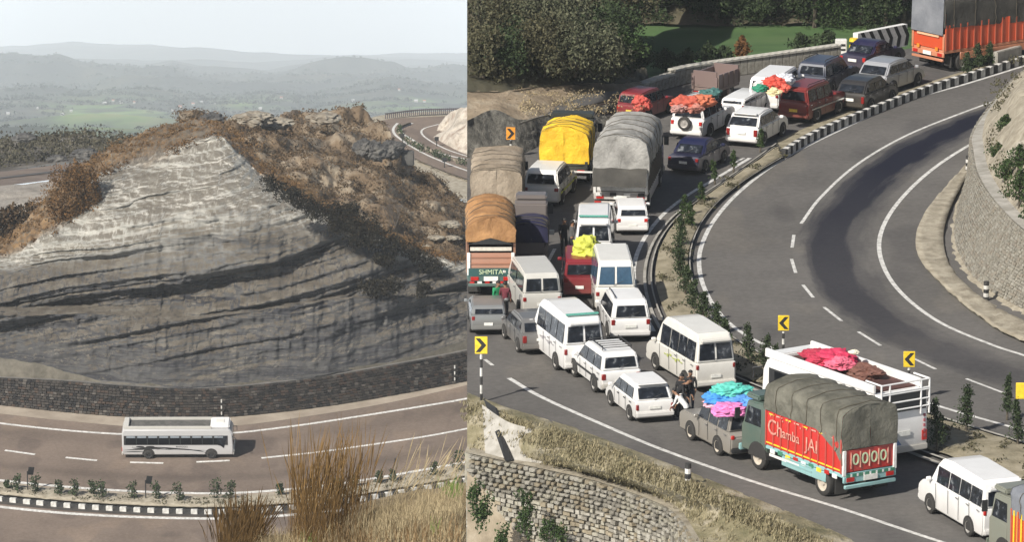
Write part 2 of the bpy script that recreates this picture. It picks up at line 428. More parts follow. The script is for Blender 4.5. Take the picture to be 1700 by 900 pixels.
# median strip: soil between two low kerbs, then planted
MR = [(1300, 260), (1255, 287), (1200, 327), (1166, 368), (1149, 408), (1147, 445), (1158, 487), (1184, 527), (1222, 562), (1290, 597), (1400, 637), (1560, 690), (1700, 733), (1850, 778)]
ML = [(1290, 240), (1245, 272), (1200, 303), (1150, 338), (1112, 372), (1090, 408), (1080, 445), (1084, 490), (1105, 540), (1140, 580), (1220, 625), (1400, 697), (1560, 760), (1700, 805), (1850, 850)]
def zz(l, z): return [(a, b, z) for a, b in l]
def sub_line(A, B, t, z):
    a = spline([(x, y, 0) for x, y in A], 24); b = spline([(x, y, 0) for x, y in B], 24)
    return [(p[0]*(1-t)+q[0]*t, p[1]*(1-t)+q[1]*t, z) for p, q in zip(a, b)]
M_MEDSOIL = rough('median_soil', (.15, .13, .08), (.27, .235, .16), 1.2, .7, .95, c3=(.34, .30, .22), dist=.1)
loft('median_soil', [sub_line(ML, MR, .12, .13), sub_line(ML, MR, .4, .22), sub_line(ML, MR, .7, .22), sub_line(ML, MR, .93, .14)], R, M_MEDSOIL, n=160, sub=4, amp=.05, ns=1.5)
for nm, t0, t1 in (('kerb', 0.0, .035), ('kerb', .965, 1.0)):
    loft(nm, [sub_line(ML, MR, t0, 0), sub_line(ML, MR, t0, .17), sub_line(ML, MR, t1, .17), sub_line(ML, MR, t1, 0)], R, M_CONC, n=140, smooth=False)
loft('guard_strip', [sub_line(ML, MR, -.10, .0), sub_line(ML, MR, -.10, .10), sub_line(ML, MR, -.17, .10), sub_line(ML, MR, -.17, .0)], R, M_CONC, n=100, smooth=False)

# black and white kerb stones along the upper median
kerb = empty('kerb', R(1500, 168)); tag(kerb, kind='structure')
KL = spline([(1299, 263), (1330, 243), (1380, 218), (1460, 185), (1540, 155), (1620, 130), (1700, 105), (1760, 88)], 400)
kp = [R(q[0], q[1], 0) for q in KL]
cum = [0]
for i in range(1, len(kp)): cum.append(cum[-1]+(kp[i]-kp[i-1]).length)
NK = 72
st_me = {}
for k in range(NK):
    s0, s1 = cum[-1]*k/NK, cum[-1]*(k+1)/NK
    i0 = min(range(400), key=lambda i: abs(cum[i]-s0)); i1 = min(range(400), key=lambda i: abs(cum[i]-s1))
    a, b = kp[i0], kp[i1]; d = b-a
    if k % 2 not in st_me:
        st_me[k % 2] = MB().box((0, 0, .2), (1, .30, .44)).mesh('kerb_stone', M_KW if k % 2 else M_KB, bevel=.02, seg=1)
    o = link('kerb_stone', st_me[k % 2], kerb)
    m = Matrix.Translation((a+b)/2) @ Matrix.Rotation(math.atan2(d.y, d.x), 4, 'Z') @ Matrix.Diagonal((d.length-.015, 1, 1, 1))
    o.matrix_parent_inverse = Matrix.Translation(-kerb.location); o.matrix_basis = m
# upper carriageway edge: gravel between kerb and jam
loft('gravel_verge', [[(1290, 232, .01), (1400, 186, .01), (1500, 150, .01), (1620, 112, .01), (1760, 75, .01)], [(1300, 258, .02), (1380, 214, .02), (1500, 166, .02), (1620, 126, .02), (1760, 86, .02)]], R, M_MEDSOIL, n=60, sub=2)

# revetment and old road above the yellow truck
M_REV = rough('grey_revetment', (.07, .068, .058), (.16, .152, .13), 2.6, 1.0, .95, c3=(.30, .285, .245), dist=.3)
rb = [(XL, 262, 0), (860, 257, 0), (905, 240, 0), (990, 224, 0), (1040, 188, 0), (1078, 163, 0)]
rt = [(XL, 200, 1.7), (820, 182, 1.9), (862, 198, 1.4), (905, 192, 1.2), (985, 176, .9), (1045, 160, .6), (1078, 150, .35)]
loft('revetment', [rb, rt], R, M_REV, n=140, sub=14, amp=.22, ns=1.6, edge_noise=False)
rt2 = [(XL, 150, 2.2), (840, 150, 2.1), (900, 142, 1.8), (985, 137, 1.4), (1050, 136, .9), (1085, 132, .5)]
loft('dirt_shelf', [rt, [(XL, 172, 2.0), (840, 162, 2.0), (905, 168, 1.6), (985, 156, 1.2), (1050, 148, .8), (1083, 141, .5)], rt2], R, rough('shelf_dirt', (.17, .13, .085), (.30, .235, .16), .7, .8, .95, c3=(.42, .36, .27), dist=.2), n=90, sub=6, amp=.12, ns=.8, edge_noise=False)
loft('old_road', [[(905, 190, 1.27), (985, 172, .99), (1045, 156, .68)], [(950, 158, 1.62), (1010, 152, 1.22), (1062, 146, .80)]], R, rough('grey_patch', (.15, .14, .13), (.21, .20, .185), 1, .1), n=30, sub=3)
loft('road_kerb', [[(862, 207, 1.32), (905, 194, 1.24), (985, 178, .94), (1045, 162, .66)], [(862, 204, 1.5), (905, 191, 1.4), (985, 175, 1.1), (1045, 159, .8)], [(866, 202, 1.5), (909, 189, 1.4), (989, 174, 1.1), (1048, 158, .8)]], R, M_CONC, n=40, smooth=False)
# scrub hillside at upper left and field strip
loft('scrub_hillside', [[(p[0], p[1]+2, p[2]) for p in rt2], [(XL, 100, 2.9), (900, 100, 2.7), (1025, 112, .4), (1068, 108, -2.6)], [(XL, 30, 3.9), (900, 30, 3.6), (1000, 60, .3), (1045, 62, -3.2)], [(XL, -60, 5.2), (900, -60, 5), (1030, -40, 2.5), (1120, -30, -1)], [(XL, -200, 7), (900, -200, 7), (1080, -200, 5), (1200, -180, 3)]], R, M_SCRUBG, n=80, sub=8, amp=.5, ns=.35, edge_noise=False)
loft('field', [[(960, 155, -2.2), (1160, 128, -2.6), (1400, 100, -3.0), (1520, 88, -3.0), (1750, 60, -3)], [(960, 60, -3.6), (1160, 62, -3.6), (1400, 55, -3.6), (1750, 40, -3.6)], [(960, 34, -3.4), (1160, 35, -3.4), (1400, 36, -3.4), (1750, 30, -3.4)]], R, M_FIELD, n=80, sub=6, amp=.08, ns=.5)
loft('wooded_ground', [[(1000, 38, -3.3), (1160, 40, -3.3), (1400, 38, -3.3), (1750, 33, -3.3)], [(1000, -60, -1), (1160, -60, -1), (1400, -60, -1), (1750, -60, -1)], [(1000, -240, 4), (1160, -240, 4), (1400, -240, 4), (1750, -240, 4)]], R, M_SCRUBG, n=60, sub=8, amp=.5, ns=.3)

# stone parapet along the far edge: coping stones are its own parts
par = empty('parapet_wall', R(1230, 125)); tag(par, 'weathered stone parapet running along the far edge of the jammed road', 'wall')
bpy.context.view_layer.update()
pl = spline([(1062, 161), (1105, 146), (1157, 134), (1270, 118), (1392, 101)], 60)
pp = [R(q[0], q[1], 0) for q in pl]
M_PAR = rough('parapet_stone', (.18, .165, .13), (.33, .31, .26), 2.5, .6, .95, c3=(.42, .40, .34), dist=.08)
blk = MB().box((0, 0, .5), (1, .42, 1)).mesh('stone_block', M_PAR, bevel=.05, seg=1)
cop = MB().box((0, 0, 0), (1, .52, .13)).mesh('coping_stone', rough('coping', (.36, .34, .29), (.52, .50, .44), 2, .3), bevel=.02, seg=1)
for i in range(0, 59, 2):
    a, b = pp[i], pp[min(i+2, 59)]; d = b-a; h = .80 if i > 9 else .6
    for me, z, hh in ((blk, 0, h), (cop, h+.065, 1)):
        o = link(me.name.split('.')[0], me, par); o.matrix_parent_inverse = Matrix.Translation(-par.location)
        o.matrix_basis = Matrix.Translation((a+b)/2+Vector((0, 0, z))) @ Matrix.Rotation(math.atan2(d.y, d.x), 4, 'Z') @ Matrix.Diagonal((d.length*.985, 1, hh*random.uniform(.97, 1.02), 1))
# inner verge, drain and the stone-faced slope on the right
V0 = [(1850, 92), (1760, 120), (1697, 160), (1640, 238), (1592, 288), (1545, 342), (1522, 390), (1530, 435), (1578, 487), (1640, 537), (1700, 568), (1850, 625)]
V1 = [(1850, 60), (1740, 110), (1668, 190), (1622, 262), (1592, 315), (1572, 360), (1566, 400), (1580, 447), (1625, 492), (1670, 520), (1710, 538), (1850, 590)]
V2 = [(1850, 40), (1700, 130), (1640, 205), (1615, 262), (1606, 305), (1592, 350), (1588, 400), (1606, 446), (1640, 480), (1680, 503), (1715, 520), (1850, 570)]
V3 = [(1850, 30), (1700, 118), (1638, 185), (1615, 225), (1616, 248), (1623, 284), (1641, 318), (1663, 346), (1692, 375), (1726, 400), (1762, 424), (1870, 475)]
zs3 = [.4, .5, .8, 1.1, 1.5, 1.9, 2.3, 2.7, 2.9, 2.9, 2.8, 2.8]
loft('verge', [zz(V0, .0), [(a-1, b-2, .16) for a, b in V0], zz(V1, .15), [(a+2, b-1, -.12) for a, b in V1], zz(V2, .1)], R, M_GRAVEL, n=140, sub=4, amp=.10, ns=1.6, edge_noise=False)
M_REVR = rough('stone_slope', (.17, .155, .125), (.29, .265, .215), 3.0, 1.0, .95, c3=(.38, .355, .30), dist=.1)
V3z = [(a, b, z) for (a, b), z in zip(V3, zs3)]
loft('stone_slope', [zz(V2, .1), V3z], R, M_REVR, n=140, sub=14, amp=.05, ns=2.2, edge_noise=False, uniform=True)
V4 = [(a+(8 if b < 200 else 17), b-7, z+.1) for a, b, z in V3z]
zc_a = [R(q[0], q[1], q[2]) for q in spline([(a, b, .1) for a, b in V2], 240, True)]; zc_b = [R(q[0], q[1], q[2]) for q in spline(V3z, 240, True)]
sm_ = MB(); M_SLS = [rough('slope_stone_%d' % i, tuple(x*.8 for x in c_), tuple(x*1.2 for x in c_), 3, .8, dist=.05) for i, c_ in enumerate([(.24, .225, .185), (.21, .195, .16), (.27, .255, .215), (.225, .20, .16)])]
for r_ in range(22):
    j = 20.0
    while j < 236:
        i = int(j); f0 = (r_+.5)/22; a0 = zc_a[i].lerp(zc_b[i], f0); a1 = zc_a[i+1].lerp(zc_b[i+1], f0); d_ = (a1-a0); w_ = random.uniform(.18, .42)
        if d_.length < 1e-4: break
        up_ = (zc_b[i]-zc_a[i])/22; q_ = d_.to_track_quat('X', 'Z').to_matrix(); nn = d_.cross(up_).normalized(); nn = nn if nn.y < 0 else -nn
        rot = Matrix((d_.normalized(), nn, up_.normalized())).transposed() if up_.length > .02 else q_
        sm_.box(a0+nn*random.uniform(-.05, -.02), (w_*random.uniform(.7, 1), random.uniform(.14, .2), max(.06, up_.length)*random.uniform(.6, 1.0)), rot, random.randrange(4))
        j += w_/d_.length+.02
so_ = sm_.build('slope_stones', M_SLS); tag(so_, 'grey pitched stones facing the slope inside the bend', 'stones', kind='stuff')
loft('slope_coping', [[(a, b, z+.08) for a, b, z in V3z], [(a+1, b, z+.14) for a, b, z in V3z], V4], R, M_CONC, n=100, sub=2, smooth=False, uniform=True)
V5 = [(a+(60 if i > 1 else 40), b-(75 if i > 2 else 35), z+(2.2 if i > 2 else 1.0)) for i, (a, b, z) in enumerate(V4)]
V6 = [(a+120, b-70, z+1.2) for a, b, z in V5]
loft('rocky_bank', [V4, V5, V6], R, M_GRAVEL, n=90, sub=10, amp=.30, ns=.9, edge_noise=False, uniform=True)

# foreground bank below the near edge line, concrete wing and stone wall
M_BERM = rough('grassy_bank', (.13, .12, .06), (.24, .21, .125), .6, 1.0, .95, c3=(.40, .355, .26), dist=.2, lo=.38, hi=.58)
B0 = [(XL, 652, .0), (840, 676, 0), (950, 710, 0), (1100, 766, 0), (1250, 826, 0), (1380, 880, 0), (1500, 938, 0), (1700, 1010, 0)]
B1 = [(XL, 668, .1), (840, 690, .25), (950, 722, .35), (1100, 782, .35), (1250, 846, .3), (1380, 905, .2), (1500, 960, .1), (1700, 1040, .1)]
B2 = [(XL, 700, -.3), (840, 720, -.2), (905, 750, -.2), (1000, 782, -.2), (1100, 812, -.2), (1200, 848, -.2), (1330, 915, -.3), (1500, 1000, -.3), (1700, 1080, -.3)]
B3 = [(XL, 742, -.9), (820, 752, -.9), (905, 770, -.9), (1000, 792, -.9), (1085, 822, -.9), (1128, 846, -.9), (1158, 890, -.9), (1195, 950, -.9), (1290, 1040, -1), (1400, 1120, -1)]
loft('grassy_bank', [B0, B1, B2, B3], R, M_BERM, n=150, sub=8, amp=.14, ns=.9, edge_noise=False)
# wall top ledge
B4 = [(a-4, b+9, -.88) for a, b, z in B3]
wall = empty('stone_wall', R(950, 790, -.9)); tag(wall, 'coursed pale stone retaining wall below the grassy bank at the near bend', 'wall')
bpy.context.view_layer.update()
def adopt(o, p): o.parent = p; o.matrix_parent_inverse = p.matrix_basis.inverted()
o = loft('wall_top', [B3, B4], R, M_GRAVEL, n=120, sub=2, kind=None); adopt(o, wall)
wl = [R(q[0], q[1], q[2]) for q in spline(B4, 200)]
core = [[p+Vector((0, .10, -.02)) for p in wl], [p+Vector((0, -.1, -9)) for p in wl]]
o = grid_mesh('mortar_core', core, rough('mortar', (.19, .175, .135), (.31, .285, .225), 3, .8), smooth=False); adopt(o, wall)
stones = []
M_STONES = [rough('wall_stone_a', (.25, .23, .175), (.42, .395, .32), 3, .9, dist=.08), rough('wall_stone_b', (.17, .155, .125), (.29, .27, .225), 3, .9, dist=.08), rough('wall_stone_c', (.28, .26, .21), (.42, .395, .34), 3, .9, dist=.08), rough('wall_stone_d', (.22, .185, .125), (.34, .29, .205), 3, .9, dist=.08)]
rs_me = []
for k in range(12):
    mb = MB().box((0, 0, 0), (1, 1, 1))
    mb.v = [(x*random.uniform(.86, 1.08), y, z*random.uniform(.8, 1.1)) for x, y, z in mb.v]
    rs_me.append(mb.mesh('stone', M_STONES[(k*7) % 4], bevel=.14, seg=1))
cumw = [0]
for i in range(1, 200): cumw.append(cumw[-1]+(wl[i]-wl[i-1]).length)
rest = MB(); cnt = 0
zc = -.02; row = 0
cand = []
while zc > -5.2:
    h = random.uniform(.12, .18); s = random.uniform(0, .3)
    while s < cumw[-1]-.5:
        w = random.uniform(.16, .36)
        i = min(198, int(np.searchsorted(cumw, s+w/2)))
        p = wl[i]; d = wl[i+1]-wl[i]; ang = math.atan2(d.y, d.x)
        q = Vector((p.x, p.y-.02+zc*.011*-1*0, p.z+zc-h/2)); q.y -= .02+(-zc)*.011
        cand.append((q, ang, w, h)); s += w+.02
    zc -= h+.02; row += 1
def proj(p):
    v = Vector(p)-CAMP; d = v.dot(_F); return 850+F_PX*v.x/d, 450-F_PX*v.dot(_U)/d
vis = []
for c in cand:
    x, y = proj(c[0])
    if 770 < x < 1260 and y < 915: vis.append((y > 880, c))
vis.sort(key=lambda t: t[0])
for _, (q, ang, w, h) in vis:
    M_ = Matrix.Translation(q) @ Matrix.Rotation(ang+random.uniform(-.12, .12), 4, 'Z') @ Matrix.Rotation(random.uniform(-.10, .10), 4, 'Y') @ Matrix.Diagonal((w*random.uniform(.72, 1.02), random.uniform(.14, .36), h*random.uniform(.6, 1.02), 1))
    cnt += 1
    if cnt <= 290:
        o = link('stone', random.choice(rs_me), wall); o.matrix_parent_inverse = wall.matrix_basis.inverted(); o.matrix_basis = M_
    else:
        b = MB().box((0, 0, 0), (1, 1, 1)); rest.add([M_ @ Vector(v) for v in b.v], b.f, random.randrange(4))
if rest.v:
    o = rest.build('stones', M_STONES, None); adopt(o, wall); o['kind'] = 'stuff'
# concrete wing wall with a black strip put in for its shadowed slot
wing = loft('wing_wall', [[(800, 672, .3), (842, 700, .3), (882, 712, .2)], [(806, 760, -1.0), (842, 768, -1.0), (905, 776, -1.0)]], R, M_CONC, n=20, sub=6, kind=None)
tag(wing, 'pale concrete wing wall sloping down to the top of the stone wall', 'wall')
strip_mb = MB().plate([R(803, 663, .46), R(822, 676, .44), R(849, 764, -.80), R(838, 765, -.82)], .12)
o = strip_mb.build('shadow_strip', M_BLACKP); tag(o, 'black strip standing in for the shadowed slot in the pale concrete wing wall', 'shadow strip')

# ------------------------------------------------------------------ plants on the shelf
def shrub(px, py, h, w, mat, label, group, trunk=True, n=420, z=.2, name='shrub', cone=True, leaf=.16, cat='shrub'):
    base = R(px, py, z); t = empty(name, base); tag(t, label, cat, group)
    c = Cloud()
    lean = random.uniform(-.12, .12)
    for k in range(9):
        f = (k+.5)/9; rr = w/2*(1-.75*f if cone else math.sin(math.pi*min(.95, f*.8+.2)))*random.uniform(.7, 1.15)
        off = Vector((lean*f*h+random.uniform(-.2, .2)*w*.5, random.uniform(-.2, .2)*w*.5, .12*h+f*h*.88))
        c.blob(off, (rr+.05, rr+.05, h/9*.95), n//9, leaf, up=.8, shell=.2)
    c.build('crown', mat, t)
    MB().tube([(0, 0, -.2), (lean*h*.4, 0, h*.5), (lean*h*.8, 0, h*.85)], [.05, .035, .01], 6).build('trunk', M_TRUNK, t)
    return t
G1 = 'young conifers planted along the median'
med = [(1262, 246, 1.15, .5), (1218, 280, 1.1, .45), (1187, 300, 1.2, .5), (1166, 335, 1.1, .5), (1133, 358, 1.2, .6), (1146, 375, 1.3, .8), (1132, 405, 1.5, 1.0), (1128, 432, 1.5, 1.0), (1130, 460, 1.5, 1.0), (1137, 488, 1.5, 1.0), (1150, 512, 1.5, 1.0), (1168, 530, 1.4, 1.0), (1186, 548, 1.4, 1.0), (1205, 570, 1.3, .9), (1243, 600, 1.9, 1.0), (1268, 612, 1.7, .9), (1287, 620, 1.4, .8)]
names = ['small conifer beside the rear corner of the white crossover', 'small leaning conifer next below the white crossover', 'small conifer beside the dark blue sedan', 'sparse conifer where the planted strip starts to widen', 'narrow conifer at the upper tip of the dense planting', 'bushy conifer second from the upper tip of the dense planting', 'uppermost full round conifer of the dense median planting', 'full round conifer just below the uppermost full one', 'conifer at the westernmost bulge of the median bend', 'conifer just below the bulge of the median bend', 'conifer level with the roof of the white SUV facing away', 'conifer above the last white bus-van roof', 'conifer close to the broken white edge line', 'lowest conifer of the dense row before the white van', 'tall dark conifer behind the cream van by the yellow arrow sign', 'dark conifer just under the yellow arrow sign', 'low conifer at the foot of the yellow arrow sign']
for (px, py, h, w), lb in zip(med, names):
    shrub(px, py, h*.82, w*.8, M_GREENB if py < 400 else M_GREEND, lb, G1, n=800 if w > .7 else 420, leaf=.11)
for (px, py, h, w), lb in zip([(1556, 745, 2.3, 1.3), (1604, 715, 2.1, 1.0), (1672, 690, 1.9, .5), (1690, 735, 2.0, .7), (1625, 112, 1.5, .9), (1608, 122, 1.3, .8), (1642, 106, 1.3, .8)],
    ['large dark conifer right behind the white bus', 'slim dark conifer on the median between bus and striped pole', 'slender conifer beside the twin yellow sign', 'dark conifer at the base of the striped pole with twin yellow signs', 'dark shrub by the rear wheels of the red truck', 'small shrub on the kerb below the red truck rear axle', 'shrub against the white concrete barrier under the red truck']):
    shrub(px, py, h*.85, w*.8, M_GREEND, lb, G1, n=1100, leaf=.11)
# low scrub in the median, stuff
c = Cloud()
for k in range(260):
    t = RNG.uniform(.02, .98); a = sub_line(ML, MR, RNG.uniform(.2, .85), .2)
    q = a[int(t*23)]; p = R(q[0]+RNG.uniform(-6, 6), q[1]+RNG.uniform(-6, 6), .2)
    c.blob((p.x, p.y, p.z), (.25, .25, .16), 26, .12, up=.6)
tag(c.build('low_scrub', M_OLIVE), 'low dry scrub growing along the median strip', 'undergrowth', kind='stuff')
# big bushes on the hillside
M_HILLB = leafmat('leaf_hill', (.032, .042, .022), (.14, .14, .085))
G2 = 'dense bushes on the hillside above the revetment'
bl = [(800, 148, 3.0, 2.2, 'brownish bush nearest the earth cut above the revetment'), (850, 140, 2.6, 2.6, 'dark bush second along the hillside foot'), (905, 135, 3.2, 2.8, 'tall dark bush above the yellow tarp truck'), (955, 134, 2.8, 2.6, 'dark bush behind the pale dirt shelf'), (1005, 133, 2.8, 2.6, 'dark bush above the grey old road patch'), (1050, 128, 2.2, 2.2, 'bush at the near end of the stone parapet'), (800, 95, 4.0, 3.6, 'very dark large bush at the hillside edge, upper row'), (865, 88, 3.6, 3.8, 'broad dark bush in the upper row over the yellow truck'), (930, 92, 3.4, 3.8, 'broad olive bush in the middle of the upper row'), (995, 90, 3.6, 3.4, 'greener bush toward the field end of the upper row'), (1020, 104, 2.2, 2.6, 'bright green bush beside the field above the parapet'), (790, 40, 4.5, 4.0, 'darkest bush at the top corner by the earth cut'), (850, 30, 4.0, 4.5, 'green-topped bush in the highest row'), (925, 28, 4.5, 4.8, 'wide bush in the highest row'), (1000, 30, 4.5, 4.2, 'tall bush in the highest row near the field'), (1030, 44, 3.4, 3.0, 'leafy green bush at the field corner')]
def edge_x(y): return (XL+1-850)/F_PX     # slope x per forward distance of the shelf's end
for i, (px, py, h, w, lb) in enumerate(bl):
    py -= 20 if py > 120 else 6
    if px > 990: h *= .72; w *= .85
    zb = float(np.interp(py, [-60, 30, 100, 150], [5.1, 3.8, 2.8, 2.1]))
    if px > 1020: zb *= .2
    base = R(px, py, zb); t = empty('bush', base); tag(t, lb, 'bush', G2)
    c = Cloud(); nn = 16
    for k in range(nn):
        r0 = w*random.uniform(.22, .42); a = random.uniform(0, 6.28); q = w*.5*math.sqrt(random.random())
        c.blob((q*math.cos(a), q*math.sin(a), random.uniform(.15, .8)*h*(1-.3*q/w)), (r0, r0, r0*.8), 380, .17, up=.3)
    for arr in c.V:
        wx = arr[:, :, 0]+base.x; wy = arr[:, :, 1]+base.y; wz = arr[:, :, 2]+base.z-CAM_Z
        dep = wy*math.cos(PITCH)-wz*math.sin(PITCH); lim = dep*(XL-850)/F_PX-base.x
        arr[:, :, 0] = np.maximum(arr[:, :, 0], lim)
    c.build('crown', [M_HILLB, M_GREEND, M_OLIVE, M_HILLB][i % 4] if i not in (0, 10, 15) else (M_OLIVE if i == 0 else M_GREENB), t)
    m = MB()
    for k in range(4):
        a = random.uniform(0, 6.28); m.tube([(0, 0, -.4), (.3*math.cos(a), .3*math.sin(a), h*.3), (w*.3*math.cos(a), w*.3*math.sin(a), h*.7)], [.09, .06, .02], 5)
    m.build('branches', M_TRUNK, t)
c = Cloud()
for k in range(420):
    px = RNG.uniform(806, 1035); py = RNG.uniform(-30, 118); zb = np.interp(py, [-60, 30, 100, 150], [5.1, 3.8, 2.8, 2.1])*np.interp(px, [1000, 1110], [1, .1])
    p = R(px, py, zb); c.blob(tuple(p), (.65, .8, .5), 70, .16, up=.4)
tag(c.build('undergrowth', M_HILLB), 'dark undergrowth filling the hillside between the bushes', 'undergrowth', kind='stuff')
c = Cloud()
for k in range(60):
    px = RNG.uniform(790, 1060); py = RNG.uniform(150, 190) if px > 850 else RNG.uniform(140, 175)
    p = R(px, py, 1.9); c.blob(tuple(p), (.5, .5, .10), 40, .10, up=.6)
tag(c.build('dry_weeds', M_STRAW), 'straw coloured weeds on the dirt shelf', 'weeds', kind='stuff')
# trees beyond the field
G3 = 'trees beyond the green field'
tl = [(1090, 36, 3.0, 2.4), (1145, 32, 3.4, 2.8), (1190, 40, 4.4, 3.0), (1228, 36, 4.6, 3.2), (1262, 40, 4.0, 2.6), (1318, 36, 4.4, 3.2), (1352, 42, 3.6, 3.0), (1388, 40, 3.8, 3.2), (1430, 40, 4.0, 3.2), (1470, 44, 4.0, 2.8), (1500, 40, 4.4, 3.0)]
tn = ['round dark tree nearest the hillside bushes', 'second tree from the hillside along the field', 'tall dark tree straight beyond the parapet bend', 'very dark broad tree just before the pale bare trunk', 'slim tree touching the pale bare trunk', 'broad tree just past the pale bare trunk', 'low spreading tree above the maroon jeep', 'low olive tree above the black car', 'broad tree above the white block end', 'tree above the striped chevron wall', 'tree partly behind the red truck tarp']
for (px, py, h, w), lb in zip(tl, tn):
    base = R(px, py, -3.4); t = empty('tree', base); tag(t, lb, 'tree', G3)
    c = Cloud()
    for k in range(14):
        r0 = w*random.uniform(.2, .36); a = random.uniform(0, 6.28); q = w*.42*math.sqrt(random.random())
        c.blob((q*math.cos(a), q*math.sin(a), h*random.uniform(.08, .9)), (r0, r0, r0*.8), 320, .16, up=.3)
    c.build('crown', random.choice([M_GREEND, M_GREENB, M_GREEND]), t)
    m = MB().tube([(0, 0, -.5), (.05, 0, h*.4), (.1, 0, h*.8)], [.16, .12, .04], 7)
    for k in range(4):
        a = random.uniform(0, 6.28); m.tube([(.05, 0, h*.35), (.7*math.cos(a), .7*math.sin(a), h*.65)], [.06, .02], 5)
    m.build('trunk', M_TRUNK, t)
m = MB().tube([R(1290, 38, -3.4), R(1287, 10, -3.2)+Vector((0, 0, .2)), R(1284, -20, -3.2)+Vector((0, 0, .3))], [.14, .10, .07], 7)
tag(m.build('bare_tree', rough('pale_bark', (.25, .23, .18), (.4, .37, .3), 4, .3)), 'pale bare trunk standing at the far edge of the field', 'tree')
for (px, py, h, w), lb in zip([(1105, 118, 1.2, 1.7), (1140, 115, 1.1, 1.5), (1172, 110, 1.3, 1.5), (1203, 106, 1.0, 1.2), (1330, 84, 1.0, 1.5), (1372, 80, 1.0, 1.8), (1232, 96, 1.2, .9)],
    ['dark shrub tight behind the parapet at its low end', 'second shrub behind the parapet', 'tall round shrub behind the parapet bend', 'small dark shrub just past the parapet bend', 'dark shrub in the field behind the maroon jeep', 'wide shrub at the field edge near the white block', 'rust coloured shrub standing alone behind the parapet']):
    shrub(px, py, h, w, M_BROWNB if 'rust' in lb else M_GREEND, lb, 'shrubs behind the parapet', z=-2.6, cone=False, n=900, leaf=.2)
# greens of the right bank
for (px, py, h, w, zz_), lb in zip([(1692, 338, 1.5, 1.5, 3.2), (1668, 300, 1.0, 1.0, 2.8), (1690, 280, 1.1, 1.1, 3.6), (1668, 222, .9, .8, 2.6), (1712, 368, 1.0, 1.0, 3.3), (1655, 262, .7, .7, 2.3)],
    ['largest dark green bush overhanging the stone slope', 'small green bush left of the largest one on the bank', 'yellow-green bush above the largest one', 'spiky plant near the top of the rocky bank', 'bush at the coping of the stone slope', 'tiny bush between rocks near the coping']):
    shrub(px, py, h, w, M_GREENB, lb, 'bushes on the rocky bank', z=zz_, cone=False, n=900, leaf=.14)
c = Cloud()
for k in range(150):
    j = RNG.integers(0, 99); q = spline(V4, 100)[j]; p = R(q[0]+RNG.uniform(4, 60), q[1]-RNG.uniform(-10, 60), q[2]+.3+RNG.uniform(0, .9))
    c.blob(tuple(p), (.3, .3, .2), 30, .14, up=.6)
tag(c.build('bank_weeds', M_OLIVE), 'weeds growing over the rocky bank above the stone slope', 'weeds', kind='stuff')
# rocks of right bank
rk = [(1690, 205, 1.0, 2.8, 'pale boulder at the top of the rocky bank'), (1668, 250, .6, 2.5, 'small pale boulder beside the coping'), (1703, 255, 1.0, 3.6, 'big pale boulder at the picture edge of the bank'), (1697, 168, .8, 1.7, 'pale boulder next to the upper lane')]
def rock(name, p, r_, mat, label=None, cat=None, flat=.7, parent=None, group=None):
    bm = bmesh.new(); bmesh.ops.create_icosphere(bm, subdivisions=4, radius=r_)
    sd = Vector((random.uniform(0, 99), 0, 0))
    for v in bm.verts:
        k = 1+.35*fnoise(v.co/r_+sd, 1.1, 3)+.22*fnoise(v.co/r_+sd, 3.3, 3)-.12*abs(fnoise(v.co/r_-sd, 2.2, 2)); v.co *= k; v.co.z *= flat
    me = bpy.data.meshes.new(name); bm.to_mesh(me); bm.free(); me.materials.append(mat)
    o = link(name, me, parent); o.location = p
    if label: tag(o, label, cat or 'rock', group)
    return o
M_ROCKP = rough('pale_rock', (.30, .27, .22), (.48, .45, .38), 1.2, .8, dist=.1)
for px, py, r_, z, lb in rk: rock('rock', R(px, py, z), r_*.8, M_ROCKP, lb, 'rock', group='boulders on the rocky bank')
# grass on the foreground bank
def tufts(name, fn, n, hgt, mat, label, width=.03, lean=(.15, 0)):
    V = []
    for k in range(n):
        b = fn(); h = hgt*random.uniform(.5, 1.2); a = random.uniform(0, 6.28)
        for j in range(7):
            a2 = a+j*.9; d = Vector((math.cos(a2)*.35*h+lean[0]*h, math.sin(a2)*.35*h+lean[1]*h, h*random.uniform(.7, 1.1)))
            s = Vector((math.sin(a2), -math.cos(a2), 0))*width
            o = b+Vector((random.uniform(-.1, .1), random.uniform(-.1, .1), 0))*1.5
            V.append([o-s, o+s, o+d+s*.3, o+d-s*.3])
    V = np.array([[tuple(p) for p in q] for q in V]); c = Cloud(); c.V.append(V); ob = c.build(name, mat); tag(ob, label, 'grass', kind='stuff'); return ob
sB = [spline(b, 60) for b in (B1, B2, B3)]
def bank_pt():
    j = random.randrange(59); a = random.random(); q = sB[0][j]*(1-a)+sB[1][j]*a if random.random() < .8 else sB[1][j]*(1-a)+sB[2][j]*a
    if q[0] < 900 and random.random() < .5: return bank_pt()
    return R(q[0]+random.uniform(-8, 8), q[1]+random.uniform(-3, 3), q[2])
tufts('bank_grass', bank_pt, 4200, .15, leafmat('bank_grass', (.10, .09, .045), (.34, .29, .18)), 'dry olive grass covering the near roadside bank', .022)
c = Cloud()
for (px, py, h) in [(790, 870, 1.2), (805, 850, 1.1), (872, 850, 1.2), (872, 875, 1.4), (905, 890, .9), (838, 895, .9), (930, 895, .7), (790, 820, .9)]:
    for k in range(6):
        p = R(px+random.uniform(-8, 8), py, -.9-(py-785)/43+.25)+Vector((0, 0, random.uniform(-.2, h*.6))); c.blob(tuple(p), (.22, .22, .25), 70, .13, up=1)
tag(c.build('wall_foot_bushes', M_GREENB), 'leafy green growth climbing in front of the stone wall', 'undergrowth', kind='stuff')
